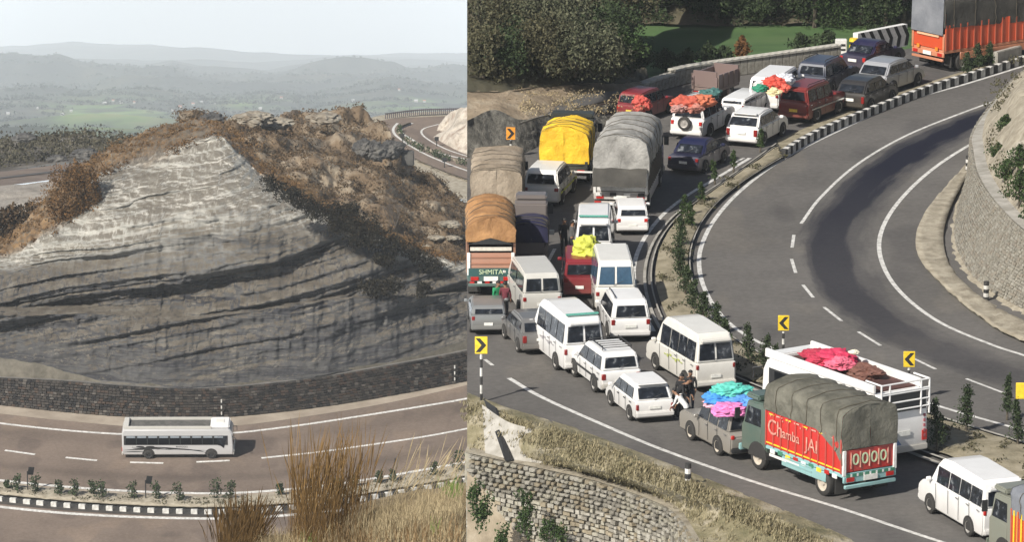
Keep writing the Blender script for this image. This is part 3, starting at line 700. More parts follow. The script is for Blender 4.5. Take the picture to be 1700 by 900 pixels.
# ================================================================== vehicles (x forward, y left, z up, standing on z = 0)
def glassm(name, c, c2):  # lighter patches painted into the glass for reflections and seats inside
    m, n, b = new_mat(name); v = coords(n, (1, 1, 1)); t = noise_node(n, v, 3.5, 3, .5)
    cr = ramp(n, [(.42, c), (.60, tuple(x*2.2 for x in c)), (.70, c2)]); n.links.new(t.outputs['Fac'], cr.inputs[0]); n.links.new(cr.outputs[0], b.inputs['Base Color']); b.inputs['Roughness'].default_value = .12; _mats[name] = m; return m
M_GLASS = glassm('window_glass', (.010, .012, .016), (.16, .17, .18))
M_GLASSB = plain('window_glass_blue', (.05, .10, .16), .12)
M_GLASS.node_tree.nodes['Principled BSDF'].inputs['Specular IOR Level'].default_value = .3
M_RUB = plain('tyre_rubber', (.035, .033, .030), .85)
M_RIM = plain('steel_rim', (.42, .40, .37), .45, .4)
M_RIMD = plain('dusty_rim', (.46, .41, .34), .8)
M_CHR = plain('chrome', (.55, .55, .55), .25, .8)
M_LRED = plain('lamp_red', (.45, .02, .015), .3)
M_LDK = plain('lamp_dark_red', (.22, .012, .010), .3)
M_LAMB = plain('lamp_amber', (.7, .25, .03), .3)
M_LCLR = plain('lamp_clear', (.75, .75, .72), .2)
M_PLATE = plain('number_plate', (.75, .75, .70), .5)
M_PLATEY = plain('number_plate_yellow', (.75, .55, .08), .5)
M_TRIM = plain('black_trim', (.025, .025, .026), .6)
M_UNDER = plain('underbody', (.03, .028, .026), .9)
WHITE = paint('paint_white', (.78, .775, .76), dirt=.26)
CREAM = paint('paint_cream', (.73, .715, .665), dirt=.28)
GREYW = paint('paint_greywhite', (.55, .54, .50), dirt=.3)
M_ROPE = plain('rope', (.10, .085, .06), .9)
_wheel = {}
def wheel(parent, x, y, r, w=.22, rimmat=None, dual=False):
    key = (round(r, 3), round(w, 3), (rimmat or M_RIM).name, y > 0)
    if key not in _wheel:
        sg = 1 if y > 0 else -1
        m = MB(); n = 20
        prof = [(-w/2, r*.62), (-w/2, r*.93), (-w*.36, r), (w*.36, r), (w/2, r*.93), (w/2, r*.62)]
        vs = []; fs = []
        for k in range(n):
            a = 2*math.pi*k/n
            vs += [(q*math.cos(a), t*sg, q*math.sin(a)) for t, q in prof]
        for k in range(n):
            for j in range(5): fs.append((k*6+j, k*6+j+1, ((k+1) % n)*6+j+1, ((k+1) % n)*6+j))
        m.add(vs, fs); tyre = m.mesh('tyre', M_RUB, smooth=True)
        m = MB(); vs = []; fs = []
        prof = [(w*.47, r*.63), (w*.42, r*.56), (w*.20, r*.50), (w*.22, r*.22), (w*.42, r*.16), (w*.42, 0.001), (-w*.4, .001), (-w*.4, r*.63)]
        for k in range(n):
            a = 2*math.pi*k/n; kk = .9 if k % 4 == 0 else 1
            vs += [(q*math.cos(a), t*sg*(kk if 1 < j < 4 else 1), q*math.sin(a)) for j, (t, q) in enumerate(prof)]
        for k in range(n):
            for j in range(7): fs.append((k*8+j, k*8+j+1, ((k+1) % n)*8+j+1, ((k+1) % n)*8+j))
        m.add(vs, fs); rim = m.mesh('rim', rimmat or M_RIM)
        _wheel[key] = (tyre, rim)
    ty, ri = _wheel[key]
    o = empty('wheel', (x, y, r)); o.parent = parent
    link('tyre', ty, o); link('rim', ri, o)
    return o
def quad_on(a, b, hw, u0, u1, v0, v1, t=.012):
    """a panel lying on the slanted plane that runs from profile point a to b (x,z) across the width"""
    q = []
    for v, us in ((v0, (u0, u1)), (v1, (u1, u0))):
        x = a[0]+(b[0]-a[0])*v; z = a[1]+(b[1]-a[1])*v
        for u in us: q.append(Vector((x, hw(x, z)*u, z)))
    return q
def plate_out(mb, q, t, ref, mi=0):
    """plate pushed away from point ref"""
    n = (q[1]-q[0]).cross(q[-1]-q[0]).normalized(); c = sum(q, Vector())/len(q)
    if n.dot(c-Vector(ref)) < 0: q = [q[0]]+q[:0:-1]
    mb.plate(q, t, mi); return mb
def car(kind, col, loc, ang, label, cat='car', group='vehicles stuck in the traffic jam', sc=1.0, **o):
    rq = random.Random(label)
    P = dict(
        hatch=dict(L=3.9, W=1.70, H=1.50, belt=.93, hood=.80, nose=.62, rb=-1.90, rt=-1.50, ft=.25, fb=.98, wb=2.42, r=.30, splits=[(-1.45, -.80), (-.72, .02), (.08, .62)]),
        suv=dict(L=4.4, W=1.80, H=1.78, belt=1.06, hood=1.00, nose=.85, rb=-2.15, rt=-2.0, ft=.20, fb=.85, wb=2.65, r=.36, splits=[(-2.0, -1.25), (-1.15, -.35), (-.28, .42)]),
        jeep=dict(L=4.3, W=1.72, H=1.88, belt=1.12, hood=1.08, nose=.95, rb=-2.10, rt=-2.05, ft=.35, fb=.62, wb=2.45, r=.37, splits=[(-2.0, -1.25), (-1.15, -.40), (-.32, .38)]),
        cross=dict(L=4.3, W=1.78, H=1.66, belt=1.02, hood=.95, nose=.78, rb=-2.08, rt=-1.65, ft=.10, fb=.95, wb=2.6, r=.34, splits=[(-1.6, -1.05), (-.98, -.2), (-.12, .55)]),
        sedan=dict(L=4.3, W=1.70, H=1.47, belt=.92, hood=.82, nose=.62, rb=-1.55, rt=-.95, ft=.15, fb=.92, wb=2.5, r=.30, splits=[(-1.05, -.38), (-.30, .50)]),
        van=dict(L=4.7, W=1.80, H=2.15, belt=1.20, hood=1.12, nose=.95, rb=-2.33, rt=-2.20, ft=1.15, fb=1.75, wb=2.7, r=.33, splits=[(-2.15, -1.45), (-1.35, -.55), (-.45, .35), (.45, 1.2)]),
        minibus=dict(L=5.6, W=1.92, H=2.55, belt=1.32, hood=1.15, nose=.95, rb=-2.78, rt=-2.62, ft=1.15, fb=1.70, wb=3.3, r=.36, splits=[(-2.55, -1.75), (-1.65, -.85), (-.75, .05), (.15, 1.1)]),
        micro=dict(L=3.6, W=1.48, H=1.80, belt=1.02, hood=.95, nose=.80, rb=-1.78, rt=-1.70, ft=1.05, fb=1.6, wb=1.9, r=.28, splits=[(-1.6, -.9), (-.8, .1), (.2, .95)]),
    )[kind].copy(); P.update({k: v for k, v in o.items() if k in P})
    Ln, Wd, H, zb = P['L'], P['W'], P['H'], P['belt']; hwid = Wd/2
    t = empty(o.get('name', {'hatch': 'parked_car', 'suv': 'suv', 'jeep': 'jeep', 'cross': 'suv', 'sedan': 'sedan', 'van': 'van', 'minibus': 'minibus', 'micro': 'microvan'}[kind]), loc, ang)
    t.scale = (sc,)*3
    tag(t, label, cat, group)
    tp = o.get('taper', .16 if kind in ('minibus', 'van', 'micro') else .24)
    def hw(x, z):
        e = max(0, abs(x)-(Ln/2-.35))/.35
        return (hwid-(tp*max(0, z-zb)))*(1-.07*e*e)
    xr, xf = -Ln/2, Ln/2
    gc = .22*P['r']/.3
    low = [(xr+.06, gc), (xr, gc+.2), (xr-.01, zb-.18), (P['rb'] if kind != 'sedan' else xr+.06, zb) if kind != 'sedan' else (xr+.04, zb-.02), (P['fb'], zb), (xf-.45, P['hood']), (xf-.08, P['nose']), (xf, P['nose']-.25), (xf-.05, gc)]
    cut = []
    mb = MB().prism(low, lambda x, z: -hw(x, z), lambda x, z: hw(x, z))
    body = mb.build('body', col, t, bevel=.05, ang=25)
    rb, rt, ft, fb = (P['rb'], zb-.03), (P['rt'], H-.04), (P['ft'], H), (P['fb'], zb-.03)
    if kind in ('minibus',): gh = [rb, (P['rt']-.05, H-.35), (P['rt']+.15, H-.05), (ft[0]*.2, H), (ft[0]-.2, H-.06), (ft[0]+.12, H-.35), fb]
    else: gh = [rb, (rt[0]-.03, rt[1]-.15), (rt[0]+.12, rt[1]), ((rt[0]+ft[0])/2, H+.02), ft, fb]
    MB().prism(gh, lambda x, z: -hw(x, z)+.025, lambda x, z: hw(x, z)-.025).build('cabin', o.get('roofcol', col), t, bevel=.06, ang=20)
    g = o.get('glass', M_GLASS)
    zt = H-(.38 if kind == 'minibus' else .17); z0 = zb+.05
    # side windows
    for sgn in (1, -1):
        for i, (a, b) in enumerate(P['splits']):
            def sx(x, z):      # follow rear and front slant
                lo = rb[0]+(rt[0]-rb[0])*(z-zb)/(H-zb)+.10; hi = fb[0]+(ft[0]-fb[0])*(z-zb)/(H-zb)-.10
                return min(max(x, lo), hi)
            a2 = a-.05 if i == 0 else a; b2 = b+(.45 if (i == len(P['splits'])-1 and kind not in ('minibus', 'van')) else 0)
            q = [Vector((sx(a2, z0), sgn*(hw(a2, z0)-.012), z0)), Vector((sx(b2, z0), sgn*(hw(b2, z0)-.012), z0)), Vector((sx(b2 if b2 == b else b, zt), sgn*(hw(b, zt)-.012), zt)), Vector((sx(a2, zt), sgn*(hw(a2, zt)-.012), zt))]
            mb = MB(); plate_out(mb, q, .006, (0, 0, z0)); mb.build('side_window', g, t)
    # rear and front glass
    rv1 = (zt-zb)/(H-zb)
    r0, r1 = (rb[0]-.005, zb), (rt[0]-.035, H-.15)
    if kind == 'minibus': r1 = (P['rt']-.055, H-.35)
    if o.get('split_rear'):
        for u0, u1 in ((-.84, -.06), (.06, .84)):
            mb = MB(); plate_out(mb, quad_on(r0, r1, hw, u0, u1, .12, .88), .02, (0, 0, 1)); mb.build('rear_window', g, t)
    else:
        mb = MB(); plate_out(mb, quad_on(r0, r1, hw, -.84+rq.uniform(0, .1), .84-rq.uniform(0, .1), .10+rq.uniform(0, .1), .92-rq.uniform(0, .08)), .02, (0, 0, 1)); mb.build('rear_window', g, t)
    mb = MB(); plate_out(mb, quad_on((fb[0], zb), (ft[0]+(.12 if kind == 'minibus' else 0), H-(.35 if kind == 'minibus' else .05)), hw, -.86, .86, .06, .93), .02, (0, 0, 1)); mb.build('windscreen', o.get('fglass', g), t)
    # wheels and arches
    r = P['r']; wb = P['wb']/2
    for x in (-wb-.02, wb):
        for sgn in (1, -1):
            yy = sgn*(hwid-.08)
            wheel(t, x, yy, r, .20, o.get('rim', M_RIM))
        for sgn in (1, -1):
            m = MB(); n = 12; R_ = r*1.17
            ring = [(x+R_*math.cos(a), sgn*(hwid+.006), r+R_*math.sin(a)) for a in [math.pi*k/n for k in range(n+1)]]
            ring += [(x-R_, sgn*(hwid+.006), gc-.02), (x+R_, sgn*(hwid+.006), gc-.02)]
            m.v += ring; m.v += [(a, b-sgn*.3, c) for a, b, c in ring]; nn = len(ring)
            m.f.append(tuple(range(0, nn))); m.f += [(i, (i+1) % nn, nn+(i+1) % nn, nn+i) for i in range(nn)]; m.m += [0]*(nn+1)
            m.build('wheel_arch', M_UNDER, t)
    MB().box((0, 0, gc+.02), (Ln*.9, Wd*.8, .2)).build('underbody', M_UNDER, t)
    # lights, bumpers, plate, seams
    lz = o.get('lampz', zb-.14-rq.uniform(0, .16)); lh = o.get('lamph', (.30 if kind in ('hatch', 'cross') else .20)*rq.uniform(.7, 1.25)); lw = rq.uniform(.10, .19); lmt = rq.choice([M_LRED, M_LDK, M_LDK])
    for sgn in (1, -1):
        MB().box((xr+.02, sgn*(hwid*.91-lw/2), lz), (.10, lw, lh)).build('tail_light', lmt, t, bevel=.02, seg=1)
        MB().box((xf-.10, sgn*(hwid*.78-.06), P['nose']-.10), (.14, .30, .18)).build('headlight', M_LCLR, t, bevel=.03, seg=1)
        MB().box((P['fb']-.15, sgn*(hwid+.10), zb+.08), (.10, .20, .15)).build('mirror', o.get('mirror', col), t, bevel=.03, seg=1)
    MB().box((xr-.04, 0, gc+.17), (.16, Wd*.93, .20)).build('rear_bumper', o.get('bumper', col), t, bevel=.04)
    MB().box((xf-.02, 0, gc+.15), (.16, Wd*.93, .22)).build('front_bumper', o.get('bumper', col), t, bevel=.04)
    MB().box((xf-.015, 0, P['nose']-.14), (.06, Wd*.5, .14)).build('grille', M_TRIM, t)
    MB().box((xr-.035, 0, lz-.02 if kind in ('hatch', 'cross') else gc+.34+rq.uniform(0, .14)), (.03, rq.uniform(.36, .5), rq.uniform(.1, .15))).build('number_plate', o.get('plate', M_PLATE), t)
    m = MB()
    for i, (a, b) in enumerate(P['splits']):
        for sgn in (1, -1): m.box((b+.04, sgn*(hwid+.001), (gc+zb)/2+.06), (.015, .012, zb-gc-.15))
    m.build('door_seam', M_TRIM, t)['kind'] = 'stuff'
    m = MB()
    for i, (a, b) in enumerate(P['splits'][:3]):
        for sgn in (1, -1): m.box((a+.08, sgn*(hwid+.015), zb-.12), (.16, .03, .035))
    m.build('door_handle', M_TRIM if o.get('dark_handles') else M_CHR, t)['kind'] = 'stuff'
    if o.get('strip'): 
        m = MB()
        for sgn in (1, -1): m.box((0, sgn*(hwid+.004), zb-.38), (Ln*.86, .014, .09))
        m.build('side_strip', o['strip'], t)
    if o.get('rails'):
        for sgn in (1, -1): MB().tube([(rt[0]+.3, sgn*hwid*.66, H+.02), (rt[0]+.4, sgn*hwid*.66, H+.09), (ft[0]-.3, sgn*hwid*.66, H+.09), (ft[0]-.15, sgn*hwid*.66, H+.01)], .022, 6).build('roof_rail', M_TRIM, t)
    if o.get('rack'):
        m = MB(); a, b = rt[0]+.35, min(ft[0]-.15, rt[0]+2.6)
        for y in (-hwid*.68, hwid*.68): m.tube([(a, y, H+.16), (b, y, H+.16)], .025, 6); m.tube([(a, y, H+.02), (a, y, H+.16)], .02, 5); m.tube([(b, y, H+.02), (b, y, H+.16)], .02, 5)
        for k in range(6): xx = a+(b-a)*k/5; m.tube([(xx, -hwid*.68, H+.12), (xx, hwid*.68, H+.12)], .018, 5)
        m.build('roof_rack', o['rack'], t)
    if o.get('spare'):
        w = empty('spare_wheel', (xr-.14, .05, zb-.20), 0); w.parent = t; w.rotation_euler = (0, 0, -math.pi/2)
        for nm, me_ in (('tyre', 0), ('rim', 1)):
            wheel_mesh = _wheel[(round(r, 3), .2, o.get('rim', M_RIM).name, True)][me_]; q = link(nm, wheel_mesh, w); q.scale = (.92, .8, .92); q.rotation_euler = (0, 0, math.pi)
    if o.get('spoiler'): MB().box((rt[0]-.02, 0, H-.03), (.30, Wd*.72, .05)).build('spoiler', col, t, bevel=.02)
    if o.get('wiper', True): MB().tube([(r0[0]-.03, .1, zb+.10), (r0[0]-.02+.03, -.35, zb+.25)], .012, 4).build('wiper', M_TRIM, t)
    if kind in ('minibus',):
        MB().box((rb[0]+.0, 0, H-.30), (.16, Wd*.70, .16)).build('rear_visor', col, t, bevel=.04)
    if o.get('band'):       # coloured band round the roof end
        mb = MB().box((rt[0]+.16, 0, H+.02), (.12, Wd*.74, .06)); mb.build('roof_band', o['band'], t)
    if o.get('decal'):
        for sgn in (1, -1):
            m = MB()
            for k in range(7): m.box((-1.3+k*.30, sgn*(hwid+.003), zb-.30+.05*math.sin(k*2)), (.20, .01, .05+.04*(k % 3)))
            m.build('side_lettering', o['decal'], t)['kind'] = 'stuff'
    if o.get('ladder'):
        m = MB()
        for y in (-.62, -.38): m.tube([(xr-.05, y, .7), (xr-.05, y, H-.1)], .015, 5)
        for k in range(5): m.tube([(xr-.05, -.62, .8+k*.3), (xr-.05, -.38, .8+k*.3)], .012, 5)
        m.build('ladder', col, t)
    return t
def place(rear, vec, Lh):
    """rear: middle of the rear bumper on the ground (surveyed point); vec: heading; returns location, yaw"""
    a = R(*rear); b = R(rear[0]+vec[0], rear[1]+vec[1]); d = b-a; d.z = 0; d.normalize()
    return a+d*Lh, math.atan2(d.y, d.x), d
def rcar(kind, col, rear, vec, label, **o):
    Lh = dict(hatch=1.95, suv=2.2, jeep=2.15, cross=2.15, sedan=2.15, van=2.35, minibus=2.8, micro=1.8)[kind]*o.get('sc', 1)
    loc, ang, d = place(rear, vec, Lh)
    if o.pop('flip', False): ang += math.pi
    return car(kind, col, loc, ang, label, **o)
TEAL = plain('teal_paint', (.12, .42, .33), .4)
rcar('hatch', WHITE, (1087, 703), (-44, -34), 'white hatchback with red tail lamps, last in the outer lane before the grey jeep', spoiler=True, mirror=WHITE, dark_handles=True, H=1.56, rim=M_RIM)
rcar('suv', WHITE, (1031, 657), (-55, -42), 'white boxy SUV with an empty roof rack directly ahead of the white hatchback', rack=M_TRIM, strip=M_TRIM, bumper=GREYW)
rcar('minibus', WHITE, (970, 622), (-62, -50), 'white minibus with a teal roof edge in the outer lane ahead of two white cars', split_rear=True, band=TEAL, decal=plain('grey_print', (.35, .33, .34), .6), sc=.97)
rcar('minibus', CREAM, (1188, 652), (-108, -66), 'cream minibus with yellow-green side print beside the planted median', split_rear=True, decal=plain('lime_print', (.45, .5, .15), .6), sc=.97)
rcar('suv', WHITE, (1047, 570), (-28, -46), 'tall white SUV with a dark lens-shaped plate panel behind the white van', rails=True, H=1.84)
rcar('van', CREAM, (1022, 522), (-14, -50), 'cream van with blue-tinted twin panes ahead of the tall white SUV', glass=M_GLASSB, split_rear=True, H=2.35, W=1.86)
rcar('minibus', WHITE, (985, 447), (3, -50), 'white minibus with a teal band over the panes and two dark panes', split_rear=True, band=TEAL, sc=.92, name='minibus')
mar = paint('paint_maroon', (.20, .012, .02))
rcar('micro', mar, (962, 498), (-2, -50), 'crimson microvan carrying a yellow-green bundle on its roof')
rcar('van', GREYW, (900, 532), (-36, -52), 'grimy white van with two rear doors and dark shaded side', split_rear=True, H=2.05, splits=[(-2.15, -.7), (-.5, 1.0)])
grey = paint('paint_grey', (.14, .14, .14))
rcar('hatch', grey, (898, 590), (-36, -36), 'small dark grey car hidden between the grimy van and the teal edged minibus')
rcar('suv', CREAM, (898, 345), (40, -42), 'cream SUV with a yellow-green panel behind the yellow tarp truck', strip=plain('lime', (.5, .55, .08)), plate=M_PLATEY)
navy = paint('paint_navy', (.008, .011, .045), dirt=.12)
rcar('sedan', navy, (1134, 290), (45, -24), 'dark blue sedan nearest the median beside the grey tarp truck')
rcar('jeep', WHITE, (1141, 233), (62, -32), 'white jeep with a spare wheel on its rear door and luggage on its roof', spare=True, rack=M_TRIM, W=1.8, H=1.95, L=4.6)
rcar('cross', WHITE, (1231, 245), (46, -24), 'white crossover by the kerb, two places behind the maroon jeep', spoiler=True, rim=M_RIM)
rcar('van', WHITE, (1267, 188), (44, -30), 'white van loaded with red and white baggage beside the maroon jeep', H=1.85, W=1.7, fglass=M_GLASS)
rcar('jeep', paint('paint_darkred', (.16, .012, .012)), (1317, 205), (58, -22), 'maroon jeep with a pale rear window beside the striped kerb', glass=M_GLASS, plate=M_PLATEY, W=1.8, strip=M_CHR, rails=True)
rcar('suv', paint('paint_slate', (.03, .04, .07)), (1345, 160), (52, -22), 'dark slate wagon between the loaded van and the black hatchback', rails=True)
rcar('hatch', paint('paint_black', (.012, .012, .014)), (1410, 186), (54, -22), 'black hatchback ahead of the maroon jeep', sc=1.05)
rcar('hatch', paint('paint_silver', (.42, .43, .45), r=.3, metal=.4), (1446, 156), (60, -20), 'silver hatchback closest behind the red truck', sc=1.08)
rcar('sedan', paint('paint_indigo', (.012, .011, .045)), (1415, 120), (56, -18), 'indigo sedan in the far lane between the silver hatchback and the field')
rcar('suv', WHITE, (1050, 392), (-10, -40), 'small white hatchback tucked in front of the grey tarp truck bumper', kind2=1, H=1.6, sc=.85)
rcar('suv', paint('paint_grey2', (.25, .26, .26), r=.3, metal=.3), (811, 558), (-8, -50), 'silver car at the edge just behind the brown truck', glass=M_GLASS, H=1.5, sc=.86)
rcar('van', WHITE, (1215, 205), (60, -30), 'white car almost hidden between the loaded jeep and the loaded van', H=1.5, W=1.6, sc=.85)
rcar('suv', mar, (1044, 203), (66, -24), 'dark red jeep with pale rear trim on the far side beyond the yellow tarp truck', plate=M_PLATEY, sc=.85)
# bottom corner van
rcar('minibus', WHITE, (1668, 900), (-112, -66), 'white minibus in the bottom corner with four dark side windows', sc=1.0, H=2.35)

# ---------------------------------------------------------------- trucks
def tarp(parent, x0, x1, w, z0, z1, mat, sag=.06, round_=.35, name='tarp', back=True, ridge=0.0, droop=None, endz=0):
    """canvas stretched over hoops, with folds"""
    n = 26; m = 17; rows = []
    sd = random.uniform(0, 50)
    for i in range(n+1):
        f = i/n; x = x0+(x1-x0)*f; hoop = abs(math.sin(f*math.pi*5)); row = []
        zd = droop(f) if droop else z0
        for j in range(m+1):
            a = j/m; 
            if a < .3: y, z = -w/2, zd+(z1-round_-zd)*(a/.3)
            elif a > .7: y, z = w/2, zd+(z1-round_-zd)*((1-a)/.3)
            else:
                th = (a-.3)/.4*math.pi; y = -w/2*math.cos(th) if True else 0; z = z1-round_+round_*math.sin(th)**.8
            k = fnoise((x*1.3+sd, y*1.1, z*1.2), 1.0, 4)-.9*abs(fnoise((x*.9+sd, y*1.7, z*1.5), 1.0, 3))
            fold = .035*math.sin(x*9+3*fnoise((x, y+sd, z), .9, 2))
            y *= 1+.05*k+.3*fold*(1 if a < .3 or a > .7 else 0); z += .05*k-(sag*hoop+fold if .3 < a < .7 else 0)+(ridge*(1-abs(a-.5)/.2) if .3 < a < .7 else 0)
            row.append(Vector((x+.03*k, y, z)))
        rows.append(row)
    # ends
    nr = len(rows); vs = [p for r_ in rows for p in r_]; c = m+1
    fs = [(i*c+j, i*c+j+1, (i+1)*c+j+1, (i+1)*c+j) for i in range(nr-1) for j in range(m)]
    mb = MB(); mb.add(vs, fs)
    for idx, sgn in ((0, -1), (nr-1, 1)):
        base = rows[idx]; g = []; K = 8
        for q in range(K+1):
            rr = []
            for j in range(m+1):
                p = base[j].copy(); cc = Vector((p.x, 0, p.z if False else min(p.z, 9)))
                p2 = Vector((p.x+sgn*(.05*fnoise((p.y+sd, q*.3, p.z), 1.5, 3)+.04), p.y*(1-q/K), max(p.z, endz) if sgn < 0 else p.z)); rr.append(p2)
            g.append(rr)
        mb.add([p for r_ in g for p in r_], [(a_*c+j, a_*c+j+1, (a_+1)*c+j+1, (a_+1)*c+j) for a_ in range(K) for j in range(m)])
    ob = mb.build(name, mat, parent, smooth=True)
    for i in range(2, nr-1, 5):
        pts = [q+Vector((.02*((j % 2)*2-1), 0, 0))+(Vector((0, math.copysign(.02, q.y), .02))) for j, q in enumerate(rows[i])]
        MB().tube(pts, .014, 4).build('rope', M_ROPE, parent)
    return ob
def text_obj(txt, size, mat, parent, loc, rot, extr=.006, name='lettering', sx=1.0):
    cu = bpy.data.curves.new(name, 'FONT'); cu.body = txt; cu.size = size; cu.extrude = extr; cu.align_x = 'CENTER'; cu.align_y = 'CENTER'
    ob = bpy.data.objects.new(name, cu); COL.objects.link(ob)
    dg = bpy.context.evaluated_depsgraph_get(); me = bpy.data.meshes.new_from_object(ob.evaluated_get(dg))
    bpy.data.objects.remove(ob); me.materials.clear(); me.materials.append(mat)
    o = link(name, me, parent); o.location = loc; o.rotation_euler = rot; o.scale = (sx, 1, 1); return o
def truck(loc, ang, label, body, tarpmat, L=6.6, bedz=1.15, sideh=1.25, tarpz=3.4, W=2.4, cabcol=None, trim=None, tail=None, group='goods trucks in the traffic jam', cab=True, ribs=True, tarp_kw=None, dual=True, cat='truck', tailplate=M_PLATE, rimm=None, wb=None):
    t = empty('goods_truck', loc, ang); tag(t, label, cat, group)
    xr = -L/2; bedf = L/2-(1.75 if cab else 0); trim = trim or body; tail = tail or body; cabcol = cabcol or body
    MB().box((0, .42, .78), (L*.94, .12, .26)).box((0, -.42, .78), (L*.94, .12, .26)).build('chassis', M_UNDER, t)
    MB().box(((xr+bedf)/2, 0, bedz-.12), (bedf-xr, W, .16)).build('bed_floor', trim, t, bevel=.02, seg=1)
    for s in (1, -1):
        MB().box(((xr+bedf)/2, s*(W/2-.03), bedz+sideh/2-.03), (bedf-xr-.1, .06, sideh)).build('side_panel', body, t)
        n = int((bedf-xr)/.5); rm = MB().box((0, 0, 0), (.07, .05, sideh+.02)).mesh('rib', trim if not ribs else body)
        for k in range(n+1): link('rib', rm, t).location = (xr+.06+(bedf-xr-.12)*k/n, s*(W/2+.02), bedz+sideh/2-.03)
        MB().box(((xr+bedf)/2, s*(W/2-.02), bedz-.42), (bedf-xr-2.2, .05, .40)).build('side_skirt', trim, t, bevel=.02, seg=1)
        MB().box((.2 if not cab else -.1, s*(W/2-.25), .62), (.9, .4, .4)).build('fuel_tank', M_DARKM, t, bevel=.08)
    MB().box((xr+.03, 0, bedz+.42), (.07, W-.16, .85)).build('tailboard', tail, t)
    MB().box((bedf-.05, 0, bedz+sideh*.6), (.08, W-.1, sideh*1.2)).build('headboard', body, t)
    for s in (1, -1):
        MB().box((xr-.01, s*(W/2-.07), bedz-.14+min(1.0, sideh)/2), (.12, .14, min(1.0, sideh))).build('corner_post', M_WHITEP if tail is not body else trim, t, bevel=.015, seg=1)
        MB().box((xr-.06, s*(W/2-.32), bedz-.28), (.08, .34, .16)).build('tail_light', M_LRED, t)
        MB().box((xr+.5, s*(W/2-.3), .55), (.04, .55, .6)).build('mud_flap', M_RUB, t)
    MB().box((xr-.02, 0, bedz-.28), (.10, W*.98, .26)).build('rear_beam', trim, t, bevel=.02, seg=1)
    MB().box((xr-.06, 0, bedz-.56), (.12, W*.95, .14)).build('rear_bumper', M_CHR if trim is body else trim, t, bevel=.02, seg=1)
    MB().box((xr-.11, 0, bedz-.28), (.03, .62, .2)).build('number_plate', tailplate, t)
    if tarpmat: tarp(t, xr+.0, bedf-.0, W+.10, bedz+sideh*.82, tarpz, tarpmat, **(tarp_kw or {}))
    wbx = wb or (xr+1.35, L/2-1.15)
    for s in (1, -1):
        wheel(t, wbx[0], s*(W/2-.16), .50, .28, rimm or M_RIM)
        if dual: wheel(t, wbx[0], s*(W/2-.48), .50, .28, rimm or M_RIM)
        if cab or True: wheel(t, wbx[1], s*(W/2-.18), .50, .28, rimm or M_RIM)
    MB().tube([(wbx[0], -W/2+.2, .5), (wbx[0], W/2-.2, .5)], .09, 8).build('axle', M_UNDER, t)
    if cab:
        c0, c1 = L/2-1.70, L/2; hwc = W/2-.05
        poly = [(c0, .62), (c0, 2.62), (c0+.1, 2.68), (c1-.40, 2.62), (c1-.12, 1.72), (c1, 1.62), (c1, .62)]
        MB().prism(poly, -hwc, hwc).build('cab', cabcol, t, bevel=.05)
        for s in (1, -1):
            q = [Vector((c0+.35, s*(hwc+.002), 1.72)), Vector((c1-.25, s*(hwc+.002), 1.72)), Vector((c1-.5, s*(hwc+.002), 2.42)), Vector((c0+.35, s*(hwc+.002), 2.42))]
            mb = MB(); plate_out(mb, q, .012, (c0, 0, 2)); mb.build('side_window', M_GLASS, t)
            MB().box((c0+.9, s*(hwc+.012), 1.15), (1.1, .02, .95)).build('cab_door', cabcol, t, bevel=.02, seg=1)
            MB().box((c1+.1, s*(hwc+.12), 2.0), (.06, .22, .42)).build('mirror', M_TRIM, t)
            MB().box((c1+.0, s*.85, .95), (.06, .3, .22)).build('headlight', M_LCLR, t)
            m = MB(); n = 12; R_ = .62; x = wbx[1]
            ring = [(x+R_*math.cos(math.pi*k/n), s*(hwc+.028), .5+R_*math.sin(math.pi*k/n)) for k in range(n+1)]
            m.v += ring+[(a, b-s*.4, c_) for a, b, c_ in ring]; nn = len(ring)
            m.f = [tuple(range(nn))]+[(i, (i+1) % nn, nn+(i+1) % nn, nn+i) for i in range(nn)]; m.m = [0]*(nn+1); m.build('wheel_arch', M_UNDER, t)
        q = [Vector((c1-.13, -hwc*.9, 1.76)), Vector((c1-.13, hwc*.9, 1.76)), Vector((c1-.385, hwc*.9, 2.56)), Vector((c1-.385, -hwc*.9, 2.56))]
        mb = MB(); plate_out(mb, q, .02, (0, 0, 2)); mb.build('windscreen', M_GLASS, t)
        MB().box((c1+.04, 0, .66), (.16, W, .26)).build('front_bumper', trim, t, bevel=.03)
        MB().box((c1-.65, 0, 2.78), (.9, W*.9, .22)).build('roof_board', cabcol, t, bevel=.06)
    return t, xr, bedf
def rtruck(rear, vec, L, *a, **k):
    loc, ang, d = place(rear, vec, L/2)
    return truck(loc, ang, *a, L=L, **k)
M_TGREEN = rough('tarp_olive', (.075, .072, .054), (.165, .158, .125), 1.2, .9, .85, dist=.12, bscale=2.5)
M_TGREY = rough('tarp_grey', (.20, .195, .18), (.40, .39, .365), 1.1, .9, .8, dist=.12, bscale=2.2)
M_TDARK = rough('tarp_dark', (.035, .033, .028), (.075, .07, .06), .9, .5, .85, dist=.06)
M_TSLATE = rough('tarp_slate', (.13, .14, .16), (.21, .22, .24), .8, .5, .85, dist=.06)
M_TTAN = rough('tarp_tan', (.19, .15, .105), (.36, .295, .22), 1.0, .9, .85, dist=.12, bscale=2.2)
M_TYEL = rough('tarp_yellow', (.62, .36, .010), (.86, .58, .03), 1.1, .9, .7, dist=.12, bscale=2.2)
M_TORNG = rough('tarp_orange', (.24, .12, .045), (.44, .235, .095), 1.1, .9, .8, dist=.12, bscale=2.2)
RED_T = paint('truck_red', (.50, .018, .012), r=.5, dirt=.15)
AQUA = paint('truck_aqua', (.25, .47, .48), r=.5, dirt=.45)
ORANGE_R = paint('truck_orange_red', (.55, .07, .02), r=.5, dirt=.2)
GREENT = paint('truck_green', (.04, .20, .12), r=.5, dirt=.3)
